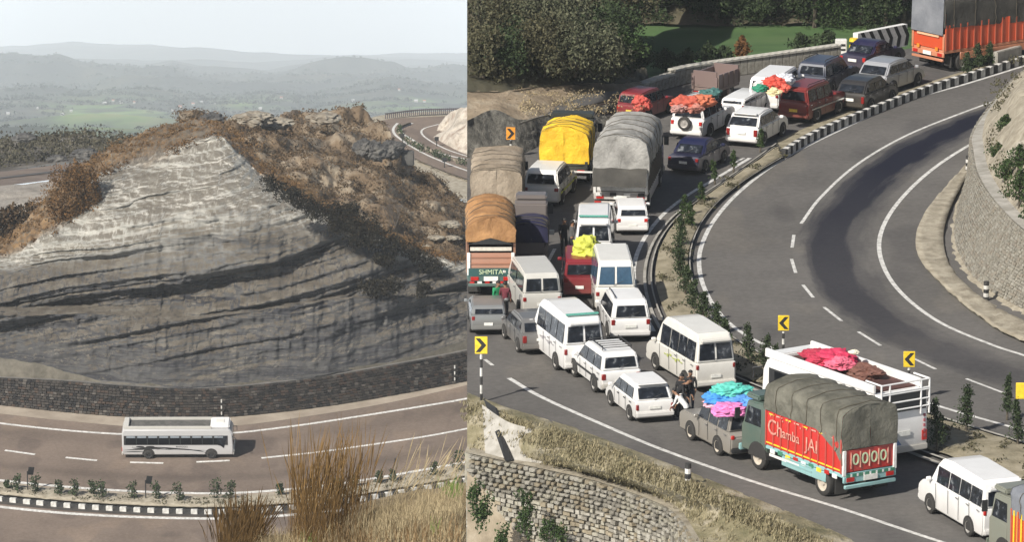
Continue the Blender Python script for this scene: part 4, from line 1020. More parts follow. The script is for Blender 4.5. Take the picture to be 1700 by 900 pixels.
BROWNT = paint('truck_brown', (.26, .12, .07), r=.6, dirt=.5)
# 1. painted red and aqua truck in front
t1, xr, bf = rtruck((1442, 830), (-118, -47), 6.9, 'red and aqua painted truck under an olive tarp, nearest in the jam', RED_T, M_TGREEN, trim=AQUA, tail=paint('tail_red', (.42, .02, .015), r=.5, dirt=.25), cabcol=paint('cab_green', (.07, .11, .09), dirt=.5), rimm=M_RIMD, tarpz=3.75, W=2.45, bedz=1.2, sideh=1.35,
    tarp_kw=dict(round_=.30, sag=.05, endz=2.08, droop=lambda f: 1.5+1.05*min(1, f*3.0)**.6))
M_PALE = rough('letter_pink', (.42, .12, .09), (.70, .40, .31), 5, 0, .6); M_PGRN = plain('letter_pale_green', (.55, .65, .42), .5)
text_obj('Ch', .85, M_PALE, t1, (bf-.70, 1.262, 1.92), (math.pi/2, 0, math.pi), name='lettering', extr=.01)
text_obj('amba', .55, M_PALE, t1, (bf-1.75, 1.262, 1.86), (math.pi/2, 0, math.pi), name='lettering', extr=.01)
text_obj('JAI', .72, M_PALE, t1, (bf-3.15, 1.262, 1.80), (math.pi/2, 0, math.pi), name='lettering', extr=.01)
for k in range(4): text_obj('0', .62, M_PGRN, t1, (xr-.03, .63-k*.42, 1.64), (math.pi/2, 0, -math.pi/2), name='tail_letter', extr=.01, sx=1.1)
m = MB()
for k in range(9): m.box((bf-.4-k*.40, 1.262, 2.38+.06*math.sin(k*2.1)), (.06, .01, .06))
m.build('painted_flowers', M_PALE, t1)['kind'] = 'stuff'
m = MB().box((-.85, 1.25, 1.28), (5.0, .02, .05)); m.build('yellow_line', M_YEL, t1)
for k in range(9):
    MB().box((bf-.5-k*.52, 1.232, .98+.04*(k % 2)), (.30, .03, .16)).build('painted_panel', [M_WHITEP, GREENT, M_YEL, M_LRED][k % 4], t1)
for k in range(8): MB().box((bf-.45-k*.56, 1.258, 2.44-.0*k), (.34, .012, .05)).build('painted_panel', [M_YEL, M_PALE][k % 2], t1)
for k in range(5): MB().box((xr-.02, .84-k*.42, 1.64), (.06, .035, .62)).build('tail_strip', M_PALE, t1)
for k in range(8): MB().box((xr-.075, 1.0-k*.29, 1.07), (.02, .18, .12)).build('tail_square', GREENT, t1)
for k in range(7): MB().box((xr-.078, .87-k*.29, 1.07), (.02, .07, .10)).build('tail_square', M_WHITEP, t1)
for k in range(3): MB().box((-.6, 1.24, .95-k*.16), (1.7, .03, .05)).build('step_rail', AQUA, t1)
MB().box((.4, 1.232, .82), (2.0, .03, .10)).build('side_guard', M_WHITEP, t1)
# 2. red truck with slate tarp at the top corner
t2, xr2, bf2 = rtruck((1541, 116), (70, -11), 9.4, 'long orange-red truck with a slate tarp at the upper bend', ORANGE_R, M_TDARK, trim=paint('truck_salmon', (.55, .22, .12), dirt=.4), tarpz=4.1, bedz=1.25, sideh=1.35, W=2.55, cabcol=ORANGE_R, tarp_kw=dict(round_=.2, sag=.04, droop=lambda f: 2.45-.35*f))
m = MB(); m.plate([Vector((xr2-.12, 1.24, 2.05)), Vector((xr2-.12, -1.24, 2.05)), Vector((xr2-.06, -1.24, 4.02)), Vector((xr2-.06, 1.24, 4.02))], .03)
me = m.mesh('rear_tarp', M_TSLATE); link('rear_tarp', me, t2)
for y in (.72, -.72): MB().box((xr2-.09, y, 1.25), (.05, .2, .2)).build('reflector', M_LAMB, t2)
MB().box((xr2-.05, 0, 1.95), (.06, 1.7, .14)).build('tail_strip', plain('peach', (.75, .42, .25)), t2)
# 3. grey tarp truck with open dark flap and white bumper
t3, xr3, bf3 = rtruck((1030, 357), (34, -66), 7.6, 'truck heaped under a light grey tarp with a dark canvas tail', paint('truck_dark', (.03, .03, .03)), M_TGREY, trim=paint('truck_offwhite', (.5, .47, .44), dirt=.4), tail=M_WHITEP, tarpz=3.8, W=2.55, bedz=1.15, sideh=1.0, tarp_kw=dict(round_=.75, sag=.04, droop=lambda f: 1.75+.5*min(1, f*4)))
m = MB(); rows = []
for k in range(7):
    z = 2.25-k*.13; rows.append([Vector((xr3-.12-.09*k, y*1.05, z+.03*math.sin(y*5+k))) for y in (-1.2, -.8, -.4, 0, .4, .8, 1.2)])
vs = [p for r_ in rows for p in r_]; m.add(vs, [(i*7+j, i*7+j+1, (i+1)*7+j+1, (i+1)*7+j) for i in range(6) for j in range(6)]); m.build('tail_canvas', M_TDARK, t3, smooth=True)
for k in range(4): MB().box((xr3-.13, 1.0-k*.66, 1.0), (.02, .30, .16)).build('tail_panel', [M_WHITEP, M_BLACKP][k % 2], t3)
MB().box((xr3-.14, 1.05, .62), (.03, .3, .12)).box((xr3-.14, -1.05, .62), (.03, .3, .12)).build('reflector_red', M_LRED, t3)
# 4. yellow tarp truck
t4, xr4, bf4 = rtruck((936, 310), (26, -46), 4.4, 'flatbed truck heaped under a bright yellow tarp', paint('truck_dark2', (.03, .035, .03)), M_TYEL, tarpz=2.65, W=2.3, bedz=1.05, sideh=.35, tarp_kw=dict(round_=.22, sag=.03, ridge=.32, droop=lambda f: 1.15))
MB().box((xr4-.14, -.4, .78), (.06, 2.3, .07)).build('tow_bar', M_WHITEP, t4)
# 5. brown truck at the edge, tail towards us
t5, xr5, bf5 = rtruck((815, 498), (-2, -60), 6.6, 'brown truck at the edge with an orange cover and lettered tail band', BROWNT, M_TORNG, trim=paint('truck_teal', (.06, .12, .11), dirt=.35), tail=paint('truck_pinkbrown', (.42, .22, .15), dirt=.4), tarpz=3.55, W=2.06, bedz=1.25, sideh=1.5, tarp_kw=dict(round_=.45, sag=.05, ridge=.2, droop=lambda f: 2.6), group='goods trucks in the traffic jam')
text_obj('SHMITA', .30, M_PGRN, t5, (xr5-.10, 0, 1.26), (math.pi/2, 0, -math.pi/2), extr=.008)
MB().box((xr5-.05, 0, 1.26), (.06, 1.95, .34)).build('letter_board', paint('board_teal', (.03, .09, .085)), t5)
for k in range(6): MB().box((xr5-.08, .82-k*.33, .80), (.03, .2, .09)).build('tail_square', [M_LRED, M_WHITEP][k % 2], t5)
MB().box((xr5-.02, 0, 2.28), (.05, 1.8, .16)).build('pale_board', plain('pale_board', (.6, .55, .47)), t5)
m = MB().add([(xr5-.10, -1.0, 2.5), (xr5-.10, 0, 2.78), (xr5-.10, 1.0, 2.5), (xr5-.02, -1.0, 2.5), (xr5-.02, 0, 2.78), (xr5-.02, 1.0, 2.5)], [(0, 1, 2), (3, 5, 4), (0, 2, 5, 3), (0, 3, 4, 1), (1, 4, 5, 2)]); m.build('dark_gap', M_BLACKP, t5)
for k in range(2): MB().box((xr5-.015, 0, 1.62+k*.28), (.05, 1.84, .05)).build('tail_rib', paint('truck_brown2', (.33, .16, .10), dirt=.4), t5)
# 6. tan truck ahead of it
t6, xr6, bf6 = rtruck((824, 400), (6, -60), 7.0, 'tall truck with a tan tarp ahead of the brown truck at the edge', paint('truck_shade', (.04, .03, .03)), M_TTAN, tarpz=3.35, W=2.3, bedz=1.2, sideh=1.1, tarp_kw=dict(round_=.3, sag=.05, droop=lambda f: 1.3))
# 7. truck in the bottom corner, orange striped side
t7, xr7, bf7 = rtruck((1842, 1005), (-118, -62), 6.8, 'truck with orange striped side boards cut by the bottom corner', ORANGE_R, M_TSLATE, trim=paint('truck_green2', (.10, .13, .10), dirt=.4), cabcol=paint('cab_greygreen', (.20, .21, .17), dirt=.5), tarpz=3.3, W=2.4)
m = MB()
for k in range(18): m.box((xr7+.2+k*.27, 1.232, 1.75), (.09, .02, 1.2))
m.build('side_stripe', M_YEL, t7)
# 8. small blue-canopied pickup and a small loaded truck
t8, xr8, bf8 = rtruck((878, 452), (8, -50), 3.9, 'small pickup with a dark blue canvas canopy', paint('pickup_grey', (.16, .14, .13)), rough('tarp_navy', (.008, .008, .03), (.02, .02, .06), .8, .4, dist=.05), tarpz=2.25, W=1.55, bedz=.85, sideh=.4, dual=False, cat='pickup', group='small carriers in the traffic jam', tarp_kw=dict(round_=.25, sag=.04, droop=lambda f: 1.35))
t9, xr9, bf9 = rtruck((1170, 170), (44, -16), 2.4, 'small truck with a pink-grey box beside the parapet', paint('truck_pinkgrey', (.20, .145, .135), dirt=.4), None, tarpz=2, W=1.5, bedz=.8, sideh=.7, cab=False, dual=False, group='small carriers in the traffic jam')
# grey open jeep with the umbrella load
DUST = paint('paint_dusty', (.27, .255, .23), dirt=.5)
tj = rcar('jeep', DUST, (1240, 762), (-62, -34), 'dusty grey long jeep carrying bright bundles, just ahead of the red and aqua truck', L=4.7, W=1.7, H=1.95, rim=M_RIMD, split_rear=True, bumper=M_TRIM)
M_GLASSK = plain('window_glass_dark', (.005, .006, .008), .3); M_GLASSK.node_tree.nodes['Principled BSDF'].inputs['Specular IOR Level'].default_value = .12
# ---------------------------------------------------------------- buses
def bus(loc, ang, label, L, W, H, kind):
    t = empty('coach' if kind == 'left' else 'bus', loc, ang); tag(t, label, 'bus')
    xr, xf, hw_ = -L/2, L/2, W/2
    poly = [(xr+.1, .42), (xr, .7), (xr+.02, H-.35), (xr+.18, H), (xf-.35, H), (xf-.08, H-.45), (xf, 1.3), (xf-.02, .42)]
    MB().prism(poly, -hw_, hw_).build('body', WHITE if kind != 'left' else paint('coach_silver', (.50, .50, .50), dirt=.15), t, bevel=.10, seg=3)
    zw0, zw1 = (1.50, 2.50) if kind == 'left' else (1.65, 2.45)
    n = 9 if kind == 'left' else 8; x0, x1 = xr+.35, xf-.9
    for s in (1, -1):
        m = MB().box(((x0+x1)/2+.1, s*(hw_+.004), (zw0+zw1)/2), (x1-x0+.5, .02, zw1-zw0)); m.build('window_band', M_TRIM, t)
        for k in range(n):
            a = x0+(x1-x0)*k/n; w = (x1-x0)/n
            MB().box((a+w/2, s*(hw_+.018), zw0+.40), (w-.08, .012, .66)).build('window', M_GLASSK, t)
            if kind == 'left': MB().box((a+w/2, s*(hw_+.018), zw1-.13), (w-.22, .014, .20)).build('vent_window', plain('frosted', (.28, .32, .36), .3), t)
        for x in (xr+2.6, xf-2.2):
            m = MB(); nn = 14; R_ = .62
            ring = [(x+R_*math.cos(math.pi*k/nn), s*(hw_+.006), .5+R_*math.sin(math.pi*k/nn)) for k in range(nn+1)]
            m.v += ring+[(a, b-s*.5, c_) for a, b, c_ in ring]; q = len(ring)
            m.f = [tuple(range(q))]+[(i, (i+1) % q, q+(i+1) % q, q+i) for i in range(q)]; m.m = [0]*(q+1); m.build('wheel_arch', M_UNDER, t)
            wheel(t, x, s*(hw_-.12), .48, .28, M_RIM if kind != 'left' else M_DARKM)
        MB().box((xf+.02, s*(hw_*.75), .85), (.08, .4, .22)).build('headlight', M_LCLR, t)
        MB().box((xr-.0, s*(hw_*.84), 1.0), (.06, .22, .4)).build('tail_light', M_LRED, t)
        MB().tube([(xf-.1, s*hw_, 2.4), (xf+.25, s*(hw_+.2), 2.3), (xf+.25, s*(hw_+.2), 1.9)], .04, 6).build('mirror', M_TRIM, t)
    q = [Vector((xf-.005, -hw_*.9, 1.35)), Vector((xf-.005, hw_*.9, 1.35)), Vector((xf-.085, hw_*.9, H-.5)), Vector((xf-.085, -hw_*.9, H-.5))]
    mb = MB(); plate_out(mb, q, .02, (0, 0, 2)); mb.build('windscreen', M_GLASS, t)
    MB().box((xf-.02, 0, .55), (.14, W*.98, .26)).build('front_bumper', GREYW, t, bevel=.04)
    MB().box((xr+.03, 0, .55), (.14, W*.98, .26)).build('rear_bumper', GREYW, t, bevel=.04)
    MB().box((0, 0, .48), (L*.92, W*.8, .3)).build('underbody', M_UNDER, t)
    return t
loc, ang, d = place((1500, 770), (-180, -66), 3.95)
tb = bus(loc, ang, 'white bus with a roof carrier full of red goods beside the red and aqua truck', 7.8, 2.40, 2.80, 'right')
xr, H = -3.9, 2.80
MB().box((.1, 0, H+.03), (6.8, 2.0, .06)).build('roof_deck', rough('shaded_brown_deck', (.045, .015, .013), (.11, .045, .035), 2, .3), tb)  # red-brown deck, colour darkened for the shadow between the rails
for s in (1, -1):
    MB().box((.1, s*1.10, H+.19), (7.2, .12, .34)).build('roof_rail', WHITE, tb, bevel=.02)
MB().box((3.35, 0, H+.12), (.7, 2.2, .2)).build('roof_fairing', WHITE, tb, bevel=.05)
m = MB()
for y in (-1.15, -.75, .75, 1.15): m.tube([(xr-.10, y, 1.9), (xr-.10, y, H+.45)], .04, 6)
for z in (2.2, 2.5, 2.85, H+.12, H+.45): m.tube([(xr-.10, -1.15, z), (xr-.10, 1.15, z)], .035, 6)
m.tube([(xr-.1, 1.15, H+.45), (xr+.9, 1.15, H+.45)], .04, 6).tube([(xr-.1, -1.15, H+.45), (xr+.9, -1.15, H+.45)], .04, 6)
m.build('rear_ladder_frame', WHITE, tb)
MB().box((xr+.0, 0, 2.45), (.07, 2.1, .75)).build('rear_window', M_TRIM, tb)
MB().box((xr-.045, 0, 1.2), (.03, .6, .2)).build('number_plate', M_PLATE, tb)
for k in range(5): MB().box((xr-.02, -1.0, 1.0+k*.2), (.05, .08, .11)).build('rear_print', plain('maroon_print', (.35, .1, .12)), tb)
m = MB().add([(xr-.03, 1.1, .75), (xr-.03, .1, .75), (xr-.03, .45, 1.2), (xr-.03, 1.1, 1.55)], [(0, 1, 2, 3)]); m.build('rear_print', plain('blue_print', (.15, .25, .45)), tb)
BUSL = [(.6, -.1, .40, .72, (.55, .03, .09), 'pink-red heap of goods in the middle of the bus roof'), (-.1, .3, .42, .5, (.70, .14, .22), 'pale pink bag on the heap on the bus roof'), (1.7, 0, .30, .62, (.35, .02, .05), 'dark crimson flat bundle at the front of the bus roof'), (-1.2, -.2, .25, .6, (.16, .07, .05), 'brown flat load behind the pink heap on the bus roof'), (-.2, -.3, .80, .2, (.8, .75, .6), 'tiny cream bag topping the heap on the bus roof'), (1.1, .5, .32, .5, (.45, .03, .07), 'deep red bundle by the rail of the bus roof')]
bus_frame = (Vector(loc), ang)
# coach on the far left road
c0 = L(203, 764); c1 = L(388, 757); dd = c1-c0
ctr = (c0+c1)/2+Vector((0, 1.0, .16))
lb = bus(ctr, 0, 'white coach with black window band and dark swooshes driving past the cliff', 11.0, 2.6, 3.15, 'left')
lb.rotation_euler = (math.radians(9), 0, math.atan2(dd.y, dd.x)*.0+math.radians(.5))
H = 3.15; xr = -5.5
for s in (1, -1): MB().box((-.95, s*1.12, H+.16), (8.6, .08, .3)).build('roof_rail', GREYW, lb, bevel=.02)
MB().box((-5.05, 0, H+.16), (.5, 2.3, .3)).build('roof_rail', GREYW, lb, bevel=.03)
MB().box((-.9, 0, H+.02), (8.2, 2.0, .05)).build('roof_deck', rough('dull_deck', (.06, .06, .055), (.12, .115, .105), 2, .2), lb)
MB().box((4.2, 0, H+.18), (1.9, 2.2, .36)).build('roof_unit', WHITE, lb, bevel=.12, seg=3)
MB().box((4.2, 0, H+.38), (.8, .8, .06)).build('roof_hatch', CREAM, lb, bevel=.02)
def swoosh(pts, wd, y=-1.3-.012):
    m = MB(); P_ = spline(pts, 24)
    top = [(p[0], y, p[1]+wd*math.sin(math.pi*(i+.5)/24)) for i, p in enumerate(P_)]; bot = [(p[0], y, p[1]) for p in P_]
    m.add(bot+top, [(i, i+1, 24+i+1, 24+i) for i in range(23)]); m.build('swoosh', M_BLACKP, lb)
swoosh([(-4.5, 1.28), (-3.5, 1.22), (-1.5, 1.18), (1, .95), (3.0, .90)], .11)
swoosh([(-4.4, 1.42), (-4.5, 1.20), (-4.0, 1.10), (-2.5, 1.08), (-.5, .98)], .14)
swoosh([(-5.4, .95), (-3.6, .98), (-2.3, 1.05)], .11); swoosh([(-5.4, .75), (-4.0, .74), (-3.2, .80)], .10)
swoosh([(-1.2, 1.15), (0.5, 1.02), (2.2, .80), (3.1, .55)], .10); swoosh([(-2.2, .95), (-1.6, 1.05), (0.2, 1.0), (2.4, .88)], .09)
text_obj('BINTOOLS', .24, M_BLACKP, lb, (.4, -1.31, 1.30), (math.pi/2, 0, 0), name='lettering')
for cx_, rr_ in ((-3.7, .34), (-2.7, .36)):
    m = MB().add([(cx_+rr_*1.2*math.cos(a*.3927), -1.312, 1.32+.09*math.sin(a*.3927)) for a in range(16)], [tuple(range(16))]); m.build('emblem', M_BLACKP, lb)
m = MB().add([(3.9, -1.325, 2.5), (4.9, -1.325, 2.5), (4.55, -1.325, 1.15), (4.25, -1.325, 1.4), (3.9, -1.325, 1.52)], [(0, 1, 2, 3, 4)]); m.build('front_side_glass', M_GLASS, lb)

# ---------------------------------------------------------------- loads on roofs
def bundle(px, py, z, r_, mat, label, flat=.75, name='bundle', group='bundles and bags carried on roofs', sc=(1, 1, 1)):
    o = rock(name, R(px, py, z), r_, mat, label, 'luggage', flat, group=group); o.scale = sc; return o
def fab(name, c): return rough(name, tuple(x*.8 for x in c), tuple(min(1, x*1.1) for x in c), 2.5, .5, .7, dist=.04)
bundle(975, 414, 1.95, .70, fab('cloth_lime', (.55, .58, .08)), 'large yellow-green bundle on the crimson microvan roof', sc=(1, 1, 1.1))
bundle(1005, 425, 1.8, .38, fab('cloth_peach', (.75, .5, .35)), 'small peach bag beside the yellow-green bundle')
for px, py, z, r_, c, lb_ in [(1140, 150, 2.35, .62, (.50, .10, .06), 'red bundle at the rear of the heap on the white jeep'), (1165, 146, 2.4, .58, (.55, .16, .08), 'orange-red bundle at the front of the heap on the white jeep'), (1128, 158, 2.2, .4, (.45, .25, .22), 'faded pink bag at the corner of the heap on the white jeep'), (1152, 158, 2.2, .4, (.5, .2, .15), 'brick coloured bag low on the white jeep heap'), (1178, 134, 2.3, .5, (.05, .14, .13), 'dark teal bundle beyond the red heap'),
        (1284, 118, 2.2, .62, (.62, .08, .05), 'bright red bundle on the loaded white van'), (1265, 118, 2.2, .4, (.7, .7, .66), 'white bundle at the rear edge of the loaded van'), (1262, 124, 2.15, .32, (.03, .25, .15), 'green bag hanging at the rear corner of the loaded van'), (1285, 130, 2.1, .32, (.7, .6, .35), 'yellow-cream box-like bag on the loaded van'), (1302, 110, 2.2, .5, (.6, .62, .66), 'pale grey bundle at the front of the loaded van'), (1300, 124, 2.1, .34, (.65, .12, .08), 'small red bag under the pale grey bundle')]:
    bundle(px, py+22, z, r_, fab('cloth_%d' % int(px+py), c), lb_, sc=(1.1, 1.1, .8))
for x, y, z, r_, c, lb_ in BUSL:
    o = rock('bundle', bus_frame[0]+Matrix.Rotation(bus_frame[1], 3, 'Z') @ Vector((x, y, 2.80+z)), r_, fab('cloth_b%d' % int(x*10+20), c), lb_, 'luggage', .6, group='bundles and bags carried on roofs'); o.rotation_euler = (0, 0, bus_frame[1]); o.scale = (1.2, 1, .8)
# bright quilt heap on the dusty jeep
for px, py, z, r_, c, lb_ in [(1200, 650, 2.1, .55, (.06, .28, .68), 'blue quilt bundle at the front of the dusty jeep'), (1232, 655, 2.1, .48, (.10, .30, .70), 'second blue quilt bundle toward the truck'), (1213, 636, 2.4, .55, (.10, .50, .42), 'turquoise quilt on top of the blue bundles'), (1212, 668, 1.95, .50, (.75, .22, .50), 'pink quilt sticking out under the blue bundles'), (1190, 658, 1.95, .36, (.75, .40, .48), 'pale pink quilt corner at the front of the jeep roof'), (1240, 666, 1.9, .36, (.70, .25, .52), 'magenta quilt corner at the rear of the jeep roof')]:
    bundle(px, py+12, z, r_*1.1, fab('quilt_%d' % int(px+py), c), lb_, sc=(1.3, 1.0, .62), group='quilts tied on the dusty jeep')
bundle(1065, 172, 1.9, .5, fab('cloth_r2', (.5, .08, .06)), 'red bundle on the dark red jeep by the old road')
# ================================================================== the bus road under the cliff
def wall_d(px, py):                       # forward distance of a ground point on the sloping road plane
    return (L(px, py)-CAMP).dot(_F)
# ground and carriageways
loft('road_shoulder', [[(-60, 940), (300, 955), (600, 955), (900, 950)], [(-60, 650, -.04), (0, 656, -.04), (200, 676, -.04), (390, 676, -.04), (520, 661, -.04), (640, 642, -.04), (775, 616, -.04), (900, 589, -.04)]], L, rough('pale_shoulder', (.24, .20, .155), (.34, .29, .23), .4, .3, .95), n=90, sub=6)
loft('bus_road', [[(-60, 790, .0), (0, 799, 0), (200, 815, 0), (390, 818, 0), (500, 811, 0), (640, 793, 0), (775, 768, 0), (900, 735, 0)], [(-60, 680, 0), (0, 687, 0), (120, 700, 0), (250, 710, 0), (390, 707, 0), (520, 690, 0), (640, 670, 0), (775, 640, 0), (900, 612, 0)]], L, M_ASPH_L, n=110, sub=8, uv=True)
loft('near_road', [[(-60, 960, 0), (300, 970, 0), (600, 960, 0), (900, 930, 0)], [(-60, 822, 0), (0, 830, 0), (200, 846, 0), (390, 850, 0), (520, 842, 0), (640, 828, 0), (900, 780, 0)]], L, M_ASPH_L2, n=80, sub=4)
lm = empty('lane_markings', L(300, 757)); tag(lm, kind='structure'); bpy.context.view_layer.update()
def lmark(nm, pts, w, n=60): mark(nm, pts, w, n, L, M_LINE, lm, .012)
lmark('edge_line', [(-60, 694), (0, 703), (100, 714), (200, 721), (300, 722), (390, 719), (500, 706), (600, 691), (700, 675), (775, 662), (880, 640)], .38, 120)
for a in [((8, 748), (58, 755)), ((109, 760), (161, 765)), ((216, 768), (271, 769.5)), ((326, 767.5), (381, 765))]: lmark('dash', a, .34, 8)
lmark('lane_line', [(434, 761), (520, 752), (600, 741), (700, 726), (775, 712), (880, 690)], .34, 80)
lmark('edge_line', [(-60, 790), (0, 798), (100, 808), (200, 815), (300, 819), (390, 819), (500, 811), (600, 798), (700, 781), (775, 767), (880, 742)], .45, 110)
lmark('edge_line', [(-60, 833), (0, 842), (100, 852), (200, 858), (300, 861), (390, 861), (500, 854), (640, 838), (800, 806)], .50, 110)
# median with black and white kerb stones
ma = [(-60, 794), (0, 803), (100, 813), (200, 820), (300, 824), (390, 824), (500, 816), (600, 803), (700, 786), (775, 772), (880, 748)]
mb_ = [(x, y+18) for x, y in ma]; mc = [(x, y+30) for x, y in ma]
loft('median_bed', [[(x, y, .02) for x, y in ma], [(x, y, .35) for x, y in ma], [(x, y, .40) for x, y in mb_], [(x, y+2, .0) for x, y in mb_]], L, M_GRAVEL, n=120, sub=3, amp=.06, ns=1.2)
loft('median_gutter', [[(x, y-2, .02) for x, y in mb_], [(x, y+4, .03) for x, y in mc]], L, rough('dark_gutter', (.03, .027, .024), (.07, .06, .05), 1, .3), n=80)
lk = empty('median_kerb', L(300, 850)); tag(lk, kind='structure'); bpy.context.view_layer.update()
kq = [L(q[0], q[1]-1, 0) for q in spline(mc, 500)]; cl = [0]
for i in range(1, 500): cl.append(cl[-1]+(kq[i]-kq[i-1]).length)
NL = 84
for k in range(NL):
    i0 = int(np.searchsorted(cl, cl[-1]*k/NL)); i1 = min(499, int(np.searchsorted(cl, cl[-1]*(k+1)/NL)))
    a, b = kq[i0], kq[i1]; d = b-a
    o = link('kerb_stone', st_me[k % 2], lk); o.matrix_parent_inverse = lk.matrix_basis.inverted()
    o.matrix_basis = Matrix.Translation((a+b)/2-Vector((0, 0, .05))) @ Matrix.Rotation(math.atan2(d.y, d.x), 4, 'Z') @ Matrix.Diagonal((d.length-.02, 1.3, 1.15, 1))
GL = 'small shrubs planted along the median of the bus road'
lsh = [(12, 812, .9), (27, 815, 1.6), (59, 818, 1.9), (100, 822, 1.5), (123, 824, 1.7), (155, 822, 1.4), (169, 829, 1.9), (219, 829, 1.8), (259, 830, 1.7), (297, 833, 1.9), (360, 829, 2.1), (382, 829, 1.9), (466, 823, 1.3), (560, 812, 1.2), (590, 808, 1.2), (630, 804, 1.4), (652, 800, 1.3), (720, 790, 1.5), (762, 782, 2.2)]
ll = ['tiny shrub at the near end of the bus road median', 'low shrub just before the first dark sign', 'shrub just past the first dark sign', 'shrub half way from the first dark sign to the coach', 'dark round shrub before the dash under the coach', 'low shrub with twin tops before the second sign', 'tall dense shrub left of the second dark sign', 'round shrub close before the second dark sign', 'dense shrub just after the second dark sign', 'leaning shrub under the front half of the coach', 'tallest shrub below the nose of the coach', 'shrub next to the tallest one below the coach nose', 'lone small shrub before the tall grass', 'small shrub seen through the tall grass', 'second small shrub seen through the tall grass', 'shrub beside the thin black post', 'shrub just past the thin black post', 'shrub on the rising end of the median', 'big dark shrub at the far end of the median']
for (px, py, h), lb_ in zip(lsh, ll):
    p = L(px, py, .3); t = empty('shrub', p); tag(t, lb_, 'shrub', GL); c = Cloud()
    for k in range(5): c.blob((random.uniform(-.2, .2)*h*.6, random.uniform(-.2, .2), h*(.2+.16*k)), (h*.24, h*.24, h*.16), 45, .26, up=.6)
    c.build('crown', M_GREEND, t); MB().tube([(0, 0, -.2), (0, 0, h*.7)], .05, 5).build('trunk', M_TRUNK, t)
c = Cloud()
for k in range(160):
    q = spline(ma, 200)[random.randrange(200)]; p = L(q[0]+random.uniform(-4, 4), q[1]+random.uniform(4, 14), .4); c.blob(tuple(p), (.35, .35, .15), 14, .2, up=.5)
tag(c.build('median_weeds', M_OLIVE), 'low dry weeds along the bus road median', 'weeds', kind='stuff')

# ---------------------------------------------------------------- dark stone wall at the cliff foot
base_l = [(-60, 665), (0, 672), (100, 683), (200, 691), (300, 694), (390, 691), (520, 677), (640, 658), (775, 632), (860, 612)]
top_l = [(-60, 622), (0, 627), (100, 632), (200, 640), (300, 645), (390, 642), (520, 628), (640, 608), (775, 582), (860, 560)]
cw = empty('cliff_wall', L(300, 694)); tag(cw, 'long dark dry-stone wall at the foot of the grey cliff', 'wall'); bpy.context.view_layer.update()
bl_ = [L(q[0], q[1]) for q in spline(base_l, 160)]; tl_ = []
for p, q in zip(bl_, spline(top_l, 160)):
    d = (p-CAMP).dot(_F)+.7; tl_.append(DP(q[0], q[1], d))
o = grid_mesh('wall_core', [bl_, tl_], rough('wall_dark_joint', (.012, .012, .012), (.03, .028, .026), 1, .3), smooth=False); adopt(o, cw)
o = grid_mesh('wall_cap', [tl_, [p+Vector((0, 1.2, .05)) for p in tl_]], rough('cap_grey', (.10, .095, .085), (.17, .16, .145), 1, .4), smooth=False); adopt(o, cw)
ws = MB(); Ms = [rough('dark_stone_%d' % i, tuple(x*.8 for x in c_), tuple(x*1.25 for x in c_), 1.5, .5) for i, c_ in enumerate([(.030, .026, .023), (.050, .043, .037), (.095, .085, .074), (.058, .040, .030), (.014, .013, .013)])]
for r_ in range(11):
    j = 0.0
    while j < 157.5:
        w = random.uniform(.7, 1.5); i = int(j); f0, f1 = (r_+.08)/11, (r_+.9)/11
        a0, a1 = bl_[i].lerp(tl_[i], f0), bl_[min(159, i+1)].lerp(tl_[min(159, i+1)], f0)
        dd_ = (a1-a0); L1 = dd_.length; wdt = min(L1*1.0, random.uniform(.28, .62)); c_ = a0.lerp(a1, min(1, j-i)); up = (tl_[i]-bl_[i])*(f1-f0)
        ang = math.atan2(dd_.y, dd_.x)
        ws.box(c_+up/2+Vector((0, -.06-random.uniform(0, .09), 0)), (wdt, .3, up.length*random.uniform(.7, .98)), Matrix.Rotation(ang, 3, 'Z'), random.choices(range(5), [4, 4, 1, 2, 3])[0])
        j += (wdt+.05)/L1
o = ws.build('stones', Ms); adopt(o, cw); o['kind'] = 'stuff'

# ---------------------------------------------------------------- the layered cliff
def hill(name, lines, nx, counts, mat, disp, kind='structure', attr=None):
    """lines: list of polylines (px, py, distance offset); columns stay at their px"""
    xs = None; rows = []
    S_ = [spline([(p[0], p[1], p[2]) for p in ln], nx) for ln in lines]
    mask = []
    for i in range(len(S_)-1):
        for k in range(counts[i]):
            t = k/counts[i]; row = []
            for j in range(nx):
                a, b = S_[i][j], S_[i+1][j]; row.append(DP(a[0]*(1-t)+b[0]*t, a[1]*(1-t)+b[1]*t, a[2]*(1-t)+b[2]*t))
            rows.append(row); mask += [i+t]*nx
    rows.append([DP(*q) for q in S_[-1]]); mask += [len(S_)-1]*nx
    for i, r_ in enumerate(rows):
        for j, p in enumerate(r_):
            r_[j] = p+disp(p, mask[i*nx+j])
    return grid_mesh(name, rows, mat, kind, attr=mask)
WD = 560.0
def strat(p): return p.z-.17*p.x
def ledge(s):
    """hard and soft beds: how far each stands out"""
    k = 0
    for z0, w, a in BEDS: k += a*(1/(1+math.exp(-(s-z0)/w)))
    return k
zr = DP(300, 640, 552).z
BEDS = []
